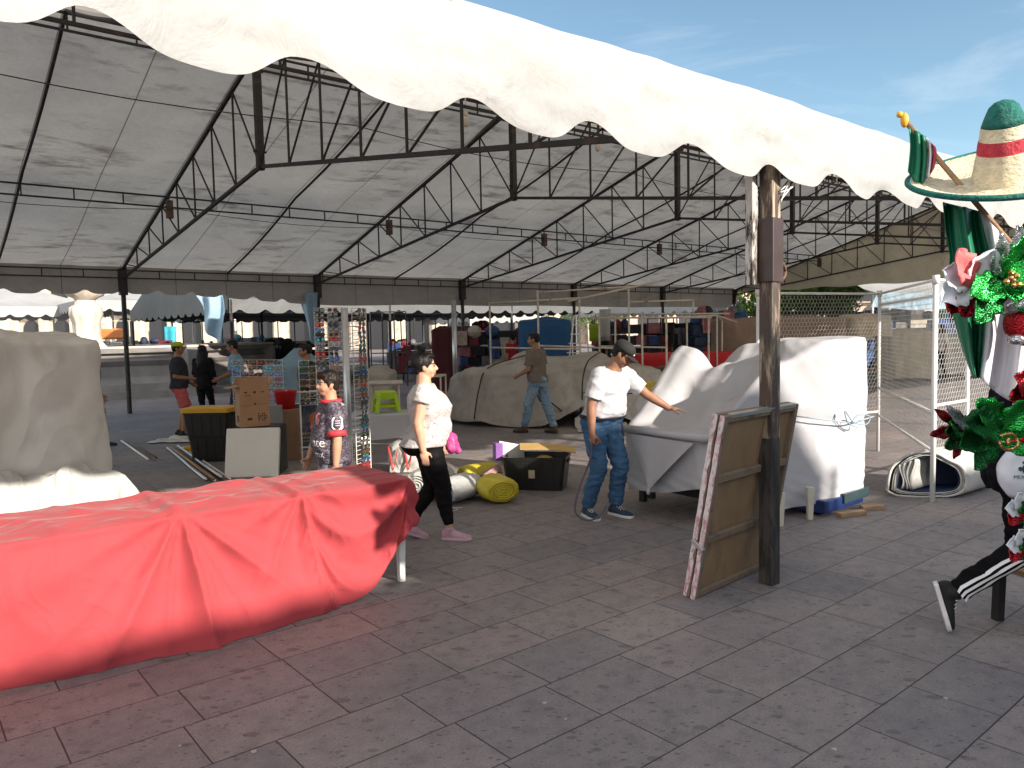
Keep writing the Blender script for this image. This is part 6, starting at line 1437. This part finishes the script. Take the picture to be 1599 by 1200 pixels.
# ---------------------------------------------------------------- the rest of the plaza
M_DARKCAN = canvas_mat('shade_darkened_grey_canvas', (.115, .12, .125), (.07, .07, .07), .04)  # canvas colour darkened to stand in for shade on the far tents
def simple_tent(lab, t0, t1, v0, v1, eave, ridge, m=None, bay=5.0, ladder_=True, val=.42, name='market_tent'):
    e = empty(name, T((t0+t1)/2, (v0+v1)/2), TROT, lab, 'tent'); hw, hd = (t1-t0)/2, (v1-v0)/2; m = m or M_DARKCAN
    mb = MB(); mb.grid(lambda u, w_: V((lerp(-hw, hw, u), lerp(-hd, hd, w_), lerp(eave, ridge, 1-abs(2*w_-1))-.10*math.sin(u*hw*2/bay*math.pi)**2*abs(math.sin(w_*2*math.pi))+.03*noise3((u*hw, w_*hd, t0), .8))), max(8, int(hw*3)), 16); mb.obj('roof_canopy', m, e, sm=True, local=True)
    for s in (-1, 1):
        mb = MB()
        def vf(u, w_):
            x = lerp(-hw, hw, u); k = ((x/.79) % 1.0); k = min(k, 1-k); lo = eave-val+.12*math.exp(-(k/.17)**2)
            return V((x, s*(hd+.04+.03*noise3((x, w_, s), 1.2)), lerp(eave+.03, lo, w_)))
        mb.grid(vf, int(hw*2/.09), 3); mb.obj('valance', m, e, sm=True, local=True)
        mb = MB()
        def gf(u, w_):
            y = lerp(-hd, hd, u); k = ((y/.79) % 1.0); k = min(k, 1-k); lo = eave-val+.12*math.exp(-(k/.17)**2)
            return V((s*(hw+.03), y, lerp(lerp(eave, ridge, 1-abs(2*u-1)), lo, w_)))
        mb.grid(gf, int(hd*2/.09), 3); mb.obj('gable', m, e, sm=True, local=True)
    n = max(1, int(round(2*hw/bay)))
    for i in range(n+1):
        x = lerp(-hw+.05, hw-.05, i/n)
        for s in (-1, 1): mb = MB(); mb.tube([V((x, s*hd, 0)), V((x, s*hd, eave))], .05, 8); mb.obj('post', M_STEEL, e, local=True)
        mb = MB()
        for s in (-1, 1):
            mb.bar(V((x, s*hd, eave)), V((x, 0, ridge-.05)), .05); mb.bar(V((x, s*hd, eave-.05)), V((x, 0, lerp(eave, ridge, .55))), .045)
            for k in range(1, 6): a = k/6; mb.bar(V((x, s*hd*(1-a), lerp(eave-.05, lerp(eave, ridge, .55), a))), V((x, s*hd*(1-a), lerp(eave, ridge-.05, a))), .022)
        mb.obj('truss', M_STEEL, e, local=True)
    if ladder_:
        for s in (-1, 1):
            mb = MB(); mb.bar(V((-hw, s*hd*.995, eave-.02)), V((hw, s*hd*.995, eave-.02)), .03); mb.bar(V((-hw, s*hd*.995, eave-.22)), V((hw, s*hd*.995, eave-.22)), .03)
            for k in range(int(hw*2/.85)): mb.bar(V((-hw+.85*k, s*hd*.995, eave-.22)), V((-hw+.85*k, s*hd*.995, eave)), .02)
            mb.obj('ladder_purlin', M_STEEL, e, local=True)
    return e
simple_tent('long grey tent darkened for shade beyond the big tent and right of the fountain', 3.6, 20, 20.2, 31.5, 2.9, 4.7)
simple_tent('second long grey tent darkened for shade far behind the blue tarpaulin stall', 9, 30, 35, 45, 3.1, 4.9)
def pyramid_tent(lab, px, d, w_, eave, peak, m=M_VAL, rz=.3, name='market_tent', grp=None):
    q = W(px, 520, d); e = empty(name, (q.x, q.y, 0), rz, lab, 'tent', grp); h = w_/2
    for k in range(4):
        M = Matrix.Rotation(k*math.pi/2, 3, 'Z'); mb = MB()
        mb.grid(lambda u, v: M@V((lerp(-h, h, u)*(1-v), -h*(1-v), lerp(eave, peak, v)-.12*math.sin(math.pi*v)*(1-v))), 10, 10); mb.obj('roof_canopy', m, e, sm=True, local=True)
        mb = MB()
        def vf(u, v):
            x = lerp(-h, h, u); k_ = ((x/.7) % 1); k_ = min(k_, 1-k_); return M@V((x, -h-.02, lerp(eave+.02, eave-.46+.13*math.exp(-(k_/.17)**2), v)))
        mb.grid(vf, int(w_/.09), 3); mb.obj('valance', m, e, sm=True, local=True)
        mb = MB(); mb.tube([M@V((-h, -h, 0)), M@V((-h, -h, eave))], .045, 8); mb.obj('post', M_WPIPE, e, local=True)
    return e
pyramid_tent('white peaked tent behind the tall covered stack', 30, 38, 7, 3.35, 4.55, rz=.68)
pyramid_tent('white peaked tent just right of the fountain bowl', 225, 37, 6.5, 3.45, 4.3, rz=.68)
pyramid_tent('small bright white canopy beyond the woman and the grey tarpaulin', 752, 46, 5, 2.75, 3.25, rz=.66)
pyramid_tent('pale canopy above the crowd behind the pipe frames', 1075, 44, 9, 3.0, 3.6, M_VAL, rz=.66)
# white long tent at the end of the plaza
q = W(1420, 480, 31); e = empty('market_tent', (q.x, q.y, 0), .1, 'broad white tent, its sagging edge tinted blue for shadow, behind the wire cage', 'tent')
mb = MB(); mb.grid(lambda u, v: V((lerp(-2.6, 8.5, u), lerp(-1.6, 3.5, v), lerp(2.95, 4.9, v)-.14*math.sin(u*9)**2*math.sin(v*3.14)-.10*math.sin(u*3.14))), 40, 12); mb.obj('roof_canopy', M_VAL, e, sm=True, local=True)
mb = MB(); mb.grid(lambda u, v: V((lerp(-2.6, 8.5, u), -1.62-.05*noise3((u*9, v*3, 1)), lerp(2.97-.10*math.sin(u*3.14), 2.42-.10*math.sin(u*9)**2-.1*math.sin(u*3.14), v))), 40, 4); mb.obj('valance', M_LBLUE, e, sm=True, local=True)  # white valance coloured pale blue for the shadow on it
mb = MB(); mb.grid(lambda u, v: V((lerp(-2.6, 8.5, u), lerp(3.5, 8.5, v), lerp(4.9, 2.95, v))), 20, 6); mb.obj('rear_canopy', M_VAL, e, sm=True, local=True)
for x in (-2.5, 1, 4.7, 8.4):
    for y in (-1.6, 8.4): mb = MB(); mb.tube([V((x, y, 0)), V((x, y, 2.95))], .045, 8); mb.obj('post', M_WPIPE, e, local=True)
# dark goods under it
random.seed(31)
GOODS = [mat('goods_navy', (.02, .03, .07), .7, .4, 8), mat('goods_black', (.015, .015, .02), .7, .4, 8), mat('goods_blue', (.03, .07, .20), .7, .4, 8), mat('goods_wine', (.14, .02, .03), .7, .4, 8), mat('goods_grey', (.14, .14, .15), .7, .4, 8)]
def goods(lab, px, d, w_, h, m, dp=.9, rz=.0):
    q = W(px, 560, d); mb = MB(); z = 0; row = 0
    while z < h*.92:
        hh = random.uniform(.22, .48); x = -w_/2
        while x < w_/2-.1:
            bw = random.uniform(.25, .7); bw = min(bw, w_/2-x+.1); mb.mi = m if random.random() < .55 else random.randrange(len(GOODS)); k = random.uniform(.75, 1.0)
            mb.box((q.x+x+bw/2, q.y+random.uniform(-.12, .05), z+hh*k/2), (bw-.012, dp*random.uniform(.7, 1), hh*k-.005), rz+random.uniform(-.12, .12)); x += bw
        z += hh; row += 1
    for k in range(4):
        mb.mi = random.randrange(len(GOODS)); x = random.uniform(-.42, .42)*w_; mb.ball((q.x+x, q.y-.35, z-.05), (random.uniform(.12, .25), .2, random.uniform(.12, .22)), 10, 6)
        x = random.uniform(-.45, .45)*w_; a = V((q.x+x, q.y-dp*.5-.06, z*random.uniform(.6, .95))); mb.grid(lambda u, v: a+V(((u-.5)*.4*(1-.2*v), .04*math.sin(u*9), -v*.6)), 6, 4)
    return tag(mb.obj('goods_stack', GOODS, bevel=.015), lab, 'goods stack')
GOODS += [mat('goods_cream', (.40, .36, .30), .7, .3, 8), mat('goods_rose', (.30, .12, .13), .7, .4, 8), mat('goods_teal', (.04, .14, .15), .7, .4, 8)]
for lab, px, d, w_, h, m in (('wide black stack of goods at the end of the broad white tent', 1520, 31, 3.2, 2.4, 1), ('blue topped stack behind the beige tarpaulin roof', 1340, 29, 2.2, 2.0, 2), ('dark navy stack of goods under the broad white tent', 1440, 30.5, 2.6, 2.3, 0), ('black stack of goods beside the navy stack under the broad white tent', 1380, 30.8, 2.0, 2.2, 1), ('black draped stack behind the fountain rim', 205, 36, 4.0, 1.75, 1),
     ('dark crates piled under the long grey tent behind the woman', 778, 24, 2.4, 1.5, 1), ('navy stack of goods beside the blue tarpaulin stall', 735, 26, 1.6, 1.4, 2), ('dark stack at the back of the long grey tent', 640, 30, 1.5, 1.6, 4), ('wine red box on the dark crates', 745, 33, 1.6, 2.0, 3),
     ('long dark stack behind the red draped counter', 1000, 28, 3.4, 1.9, 1), ('blue and black stack behind the pipe frames', 1068, 29, 3.2, 2.1, 2), ('tall navy stack left of the brown tarpaulin', 1120, 27, 1.8, 2.3, 0), ('low dark stack behind the low sunglasses rack', 455, 34, 3.2, 1.5, 1), ('olive and dark stack past the fountain', 395, 36, 2.6, 1.8, 4)): goods(lab, px, d, w_, h, m)
# hanging sheets
q = W(494, 460, 19.5+2.6)
mb = MB(); a = T(BAY, DEP-.1, 2.95); mb.grid(lambda u, v: a+V((lerp(-.55, -.02, u)*(1-.55*v)-.02*math.sin(v*7), -.10+.06*math.sin(u*9+v*4), -lerp(0, 1.35+.25*u, v))), 14, 18)
tag(mb.obj('hanging_sheet', M_LBLUE, sm=True, solid=.004), 'pale blue sheet knotted to the tent post above the tall sunglasses rack', 'sheet')
a = T(3.5, 20.0, 3.0); mb = MB(); mb.grid(lambda u, v: a+V((lerp(-.8, -.05, u)*(1-.35*v)+.06*math.sin(v*5), .10*math.sin(u*9+v*3)-.3, -lerp(0, 1.45-.4*(1-u), v))), 18, 18)
tag(mb.obj('hanging_sheet', M_LBLUE, sm=True, solid=.004), 'pale blue sheet hanging at the corner of the long shaded tent', 'sheet')
# ---- fountain: moulded octagonal basin, pedestal and bowl
FC = V((W(137, 530, 27.8).x, 27.8, 0)); ft = empty('stone_fountain', FC, 0, 'carved stone fountain with a wide bowl over a moulded basin', 'fountain')
def stone_mat(name, col): return mat(name, col, .75, .22, 1.6, bump=.35, bscale=12, dirt=tuple(x*.45 for x in col), dscale=1.3, dlo=.55, dhi=.75)
M_CANT = stone_mat('grey_carved_stone', (.20, .185, .18)); M_CANT_L = stone_mat('sunlit_carved_stone', (.52, .46, .40))  # pale copy paints sunlight onto the rim, pedestal and bowl
def octa(r, z, n=8, ph=.2):
    r *= .78
    return [V((r*math.cos(2*math.pi*k/n+ph), r*math.sin(2*math.pi*k/n+ph), z)) for k in range(n)]
mb = MB(); mb.loft([octa(r, z) for r, z in ((8.9, 0), (8.9, .22), (8.5, .22), (8.5, .42), (8.15, .42), (8.05, .55), (7.9, .62), (7.9, .95), (8.0, 1.02), (8.12, 1.12), (7.95, 1.2), (7.95, 1.3), (8.2, 1.36), (8.25, 1.5), (7.6, 1.5), (7.5, 1.1))]); mb.obj('basin', M_CANT, ft, local=True)
mb = MB(); mb.loft([octa(r, z) for r, z in ((8.27, 1.5), (8.27, 1.56), (7.58, 1.56), (7.58, 1.5))]); mb.obj('basin_rim', M_CANT_L, ft, local=True)
for k in range(8):
    a = 2*math.pi*k/8+.2; mb = MB(); mb.box(V((6.2*math.cos(a), 6.2*math.sin(a), .8)), (.5, .7, 1.3), a); mb.obj('corner_pier', M_CANT, ft, bevel=.05, local=True)
cir = lambda r, z, n=40, f=0, a_=0: [V((.57*r*(1+a_*math.cos(f*q))*math.cos(q), .57*r*(1+a_*math.cos(f*q))*math.sin(q), z)) for q in [2*math.pi*k/n for k in range(n)]]
mb = MB(); mb.loft([cir(r, z, 64, 10, .035) for r, z in ((1.5, 0), (1.5, 1.3), (1.1, 1.5), (.85, 1.7), (.75, 2.0), (.78, 2.4), (.95, 2.7), (.9, 2.95), (.6, 3.05), (.56, 3.2))]); mb.obj('pedestal', M_CANT_L, ft, sm=True, local=True)
mb = MB(); mb.loft([cir(r, z, 64, 12, a_) for r, z, a_ in ((.56, 3.2, 0), (.7, 3.28, .01), (1.05, 3.38, .02), (1.1, 3.45, .0), (1.5, 3.62, .02), (1.95, 3.80, .03), (2.05, 3.95, .04), (1.9, 3.98, .03), (1.4, 3.75, 0))]); mb.obj('bowl', M_CANT_L, ft, sm=True, local=True)
mb = MB(); mb.loft([cir(r, z) for r, z in ((.5, 3.6), (.4, 4.1), (.3, 4.3), (.42, 4.6), (.2, 4.9), (.05, 5.2))]); mb.obj('finial', M_CANT_L, ft, sm=True, local=True)
# ---- arcaded buildings across the plaza
M_STONE = stone_mat('rose_plaza_stone', (.46, .36, .30)); M_STONE_L = stone_mat('cream_plaza_stone', (.56, .49, .40)); M_SHADE = mat('dark_glass_and_arch_shade', (.03, .03, .035), .2)  # M_SHADE: glass in windows, but painted shade on the arch panels
def facade(lab, c, rz, w_, h, m, bays=9, storeys=2):
    e = empty('plaza_building', c, rz, lab, 'building'); bw_ = w_/bays; sh = h/storeys
    mb = MB(); mb.box((0, 5.4, h/2), (w_, 10, h)); mb.obj('wall', m, e, local=True)
    mb = MB(); mb.box((0, 0, h+.3), (w_+.6, 1.4, .6)); mb.box((0, 0, sh+.0), (w_+.4, .9, .45)); mb.obj('cornice', m, e, bevel=.05, local=True)
    for k in range(bays+1):
        mb = MB(); mb.box((-w_/2+bw_*k, -.0, h/2), (bw_*.22, .75, h-.02)); mb.obj('pilaster', m, e, bevel=.03, local=True)
    for k in range(bays):
        for s in range(storeys):
            x = -w_/2+bw_*(k+.5); z0 = s*sh+(.02 if s == 0 else sh*.22); hh = sh*(.62 if s == 0 else .5); rx = bw_*.26; mb = MB()
            poly = [(x-rx, z0), (x+rx, z0)]+[(x+rx*math.cos(a), z0+hh+rx*math.sin(a)) for a in [math.pi*j/8 for j in range(9)]]
            mb.prism(poly, .30, .42, (V((0, 0, 0)), V((1, 0, 0)), V((0, 0, 1)), V((0, 1, 0)))); mb.obj('window' if s else 'arch_shade_panel', M_SHADE, e, local=True)
    return e
facade('long cream stone arcaded building far across the plaza behind the fountain', (-34, 98, 0), -.28, 74, 11, M_STONE_L, 14)
facade('rose stone building far across the plaza behind the blue tarpaulin', (34, 104, 0), .12, 58, 10, M_STONE, 11)
# ---- trees
def leafy_mat(name, col):
    m, nt, b, out = new_mat(name); oi = nt.nodes.new('ShaderNodeNewGeometry')
    c = n_ramp(nt, oi.outputs['Random Per Island'], [(0, tuple(x*.55 for x in col)), (.6, col), (1, tuple(min(1, x*1.5) for x in col))]); nt.links.new(c, b.inputs['Base Color']); b.inputs['Roughness'].default_value = .5
    tr = nt.nodes.new('ShaderNodeBsdfTranslucent'); nt.links.new(c, tr.inputs[0]); mx = nt.nodes.new('ShaderNodeMixShader'); mx.inputs[0].default_value = .3
    nt.links.new(b.outputs[0], mx.inputs[1]); nt.links.new(tr.outputs[0], mx.inputs[2]); nt.links.new(mx.outputs[0], out.inputs[0]); return m
M_LEAF = leafy_mat('laurel_leaf', (.12, .21, .03)); M_BARK = mat('grey_bark', (.11, .085, .065), .85, .3, 4, bump=.5, bscale=14)
def tree(lab, c, h, rad, n, seed, lean=0):
    random.seed(seed); e = empty('plaza_tree', c, 0, lab, 'tree'); th = h*.42
    tips = []; mb = MB(); mb.tube(catmull([V((0, 0, 0)), V((.08, .02, th*.5)), V((lean*.4, 0, th)), V((lean, .1, h*.62))], 4), [.20-.009*i for i in range(13)], 9)
    for k in range(9):
        a = k*2.4; z = th*(.75+.5*random.random()); p0 = V((lean*.4, 0, z)); p1 = p0+V((math.cos(a)*rad*.45, math.sin(a)*rad*.45, h*.13)); p2 = p0+V((math.cos(a)*rad*.8, math.sin(a)*rad*.8, h*.10+h*.25*random.random())); mb.tube(catmull([p0, p1, p2], 4), [.09-.0085*i for i in range(9)], 6); tips += [p1, p2]
    mb.obj('trunk', M_BARK, e, sm=True, local=True); mb = MB(); cl = []
    for k in range(46):
        while True:
            p = V((random.uniform(-1, 1), random.uniform(-1, 1), random.uniform(-1, 1)))
            if .25 < p.length < 1: break
        cl.append((V((p.x*rad, p.y*rad, h*.64+p.z*h*.33)), rad*random.uniform(.16, .34)))
    for k in range(n):
        c_, r = random.choice(cl); d = V((random.gauss(0, 1), random.gauss(0, 1), random.gauss(0, 1))).normalized(); p = c_+d*r*random.uniform(.5, 1.05)
        a = (d+V((random.gauss(0, .6), random.gauss(0, .6), random.gauss(0, .6)))).normalized(); x = a.orthogonal().normalized(); x = (Matrix.Rotation(random.random()*6.28, 3, a)@x); y = a.cross(x); s = random.uniform(.07, .15)
        mb.add([p-x*s, p-y*s*.45+a*.01, p+x*s, p+y*s*.45+a*.01], [(0, 1, 2, 3)])
    mb.obj('crown', M_LEAF, e, local=True); return e
q = W(1245, 520, 36); tree('bright green leafy tree rising behind the brown tarpaulin', (q.x, q.y, 0), 5.2, 3.0, 15000, 3, .3)
q = W(1490, 520, 46); tree('dark green tree far behind the broad white tent', (q.x, q.y, 0), 7.5, 3.0, 5000, 5)
q = W(930, 520, 60); tree('tree far across the plaza above the pale canopy', (q.x, q.y, 0), 6.5, 3.2, 4000, 8)
# ---- people further off
CL = [cloth('crowd_navy', (.03, .04, .08)), cloth('crowd_white', (.6, .6, .6)), cloth('crowd_red', (.36, .03, .04)), cloth('crowd_blue', (.08, .16, .34)), cloth('crowd_grey', (.18, .18, .18)), cloth('crowd_pink', (.5, .25, .28)), M_BLACK, cloth('crowd_cream', (.5, .42, .32))]
CN = ['navy', 'white', 'red', 'blue', 'grey', 'pink', 'black', 'cream']
far = [(255, 40, 0, 6, 3, 'walking past the bright canopy right of the fountain'), (262, 41, 1, 3, 7, 'standing behind the fountain rim'), (318, 38, 6, 6, 2, 'silhouetted over the long haired woman'), (332, 45, 7, 4, 0, 'in the sunny gap behind the green capped man'), (347, 44, 1, 3, 4, 'beside a post in the sunny gap'),
       (360, 46, 5, 0, 1, 'among the shoppers in the sunny gap'), (430, 40, 0, 0, 3, 'standing in the sunny gap over the sunglasses rack'), (443, 40.5, 6, 4, 5, 'next to a shopper in navy over the rack'), (420, 41, 4, 6, 0, 'small figure among shoppers over the rack'), (698, 36, 7, 3, 1, 'with jeans beyond the maroon stall'), (788, 31, 2, 6, 4, 'seated height figure under the far grey tent'), (801, 23.5, 2, 0, 2, 'in shade left of the blue tarpaulin stall'),
       (945, 25, 6, 6, 3, 'in dark clothes behind the pipe frames'), (1062, 33, 3, 0, 1, 'in the crowd beyond the pipe frames'), (1078, 32, 1, 4, 2, 'bright shirt in the crowd beyond the pipe frames'), (1094, 33, 5, 6, 4, 'at the middle of the crowd under the pale canopy'), (1104, 31, 7, 3, 5, 'at the crowd edge near the red counter'), (1118, 31.5, 2, 0, 0, 'at the crowd end beside the brown tarpaulin'), (1470, 24.0, 1, 6, 3, 'standing in the shade behind the wire cage')]
for px, d, a, b_, yaw, wh in far:
    q = W(px, 560, d); J = pose(V((q.x, q.y, 0)), V((math.cos(yaw*1.1), math.sin(yaw*1.1), 0)), 1.58+.04*(yaw % 4), legs=((.08, .12*(yaw % 2), 0), (.08, -.10*(yaw % 2), 0)))
    person('distant person in a %s top %s' % (CN[a], wh), J, SKIN_D if yaw % 2 else SKIN, shirt=CL[a], sleeve=.8, hem=-.1, trousers=CL[b_], shoes=(M_BLKSHOE, M_DSOLE), hair=('short' if yaw % 3 else 'long', HAIR), vox=.016)
# ---- bare upright bars of other frames in the gaps
for k, (px, d, y0) in enumerate(((292, 30, 497), (372, 31, 498), (416, 29.5, 500), (565, 25, 478), (590, 26, 488), (603, 27, 480), (632, 26, 478), (652, 29, 492), (1012, 24, 497), (1140, 22, 488))):
    pass
def far_frame(lab, x0, x1, d, ytop, n, m=M_STEEL):
    a, b_ = W(x0, ytop, d), W(x1, ytop, d); e = empty('stall_frame', ((a.x+b_.x)/2, d, 0), 0, lab, 'stall frame')
    for k in range(n): p = a.lerp(b_, k/(n-1)); mb = MB(); mb.tube([V((p.x, p.y, 0)), p], .022, 6); mb.obj('upright', m, e)
    for z in (a.z, a.z*.45): mb = MB(); mb.tube([V((a.x, a.y, z)), V((b_.x, b_.y, z))], .02, 6); mb.obj('rail', m, e)
far_frame('dark steel stall frame in the sunny gap over the fountain rim', 285, 378, 31, 503, 4); far_frame('dark steel stall frame behind the pale blue tarpaulin', 408, 486, 30, 502, 4)
far_frame('tall dark gate like frame beside the narrow sunglasses rack', 578, 634, 26, 488, 4); far_frame('dark frame in the shade behind the maroon stall', 640, 700, 30, 495, 4)
far_frame('pale stall frame over the black stack behind the fountain rim', 172, 232, 34, 502, 3, M_PIPE); far_frame('dark frame in front of the crowd beyond the pipe frames', 1012, 1112, 27, 498, 6)
# painted street signs and colour in the distance
for px, py, d, w_, h, m, lab in ((741, 524, 29, 1.0, .35, M_RED, 'small bright red banner on the far dark frame'), (170, 522, 33, 1.6, .45, mat('orange_awning', (.55, .18, .05), .6), 'orange awning strip beside the fountain bowl'), (266, 527, 36, .5, 1.0, mat('cyan_banner', (.04, .35, .48), .6), 'cyan banner hanging past the bright canopy'), (945, 508, 22, .3, .9, M_WTARP, 'white apron hung on the pipe frames'), (930, 520, 22.5, .35, .5, M_GREEN, 'green bag hung on the pipe frames')):
    q = W(px, py, d); mb = MB(); mb.grid(lambda u, v: q+V(((u-.5)*w_, .03*math.sin(u*7), -(v-.5)*h)), 8, 4); o = mb.obj('banner', m, sm=True, solid=.01); tag(o, lab, 'banner')
    mb = MB(); mb.tube([V((q.x+w_*.5, q.y+.04, 0)), V((q.x+w_*.5, q.y+.04, q.z+h*.5))], .018, 6); mb.obj('banner_pole', M_STEEL, o)
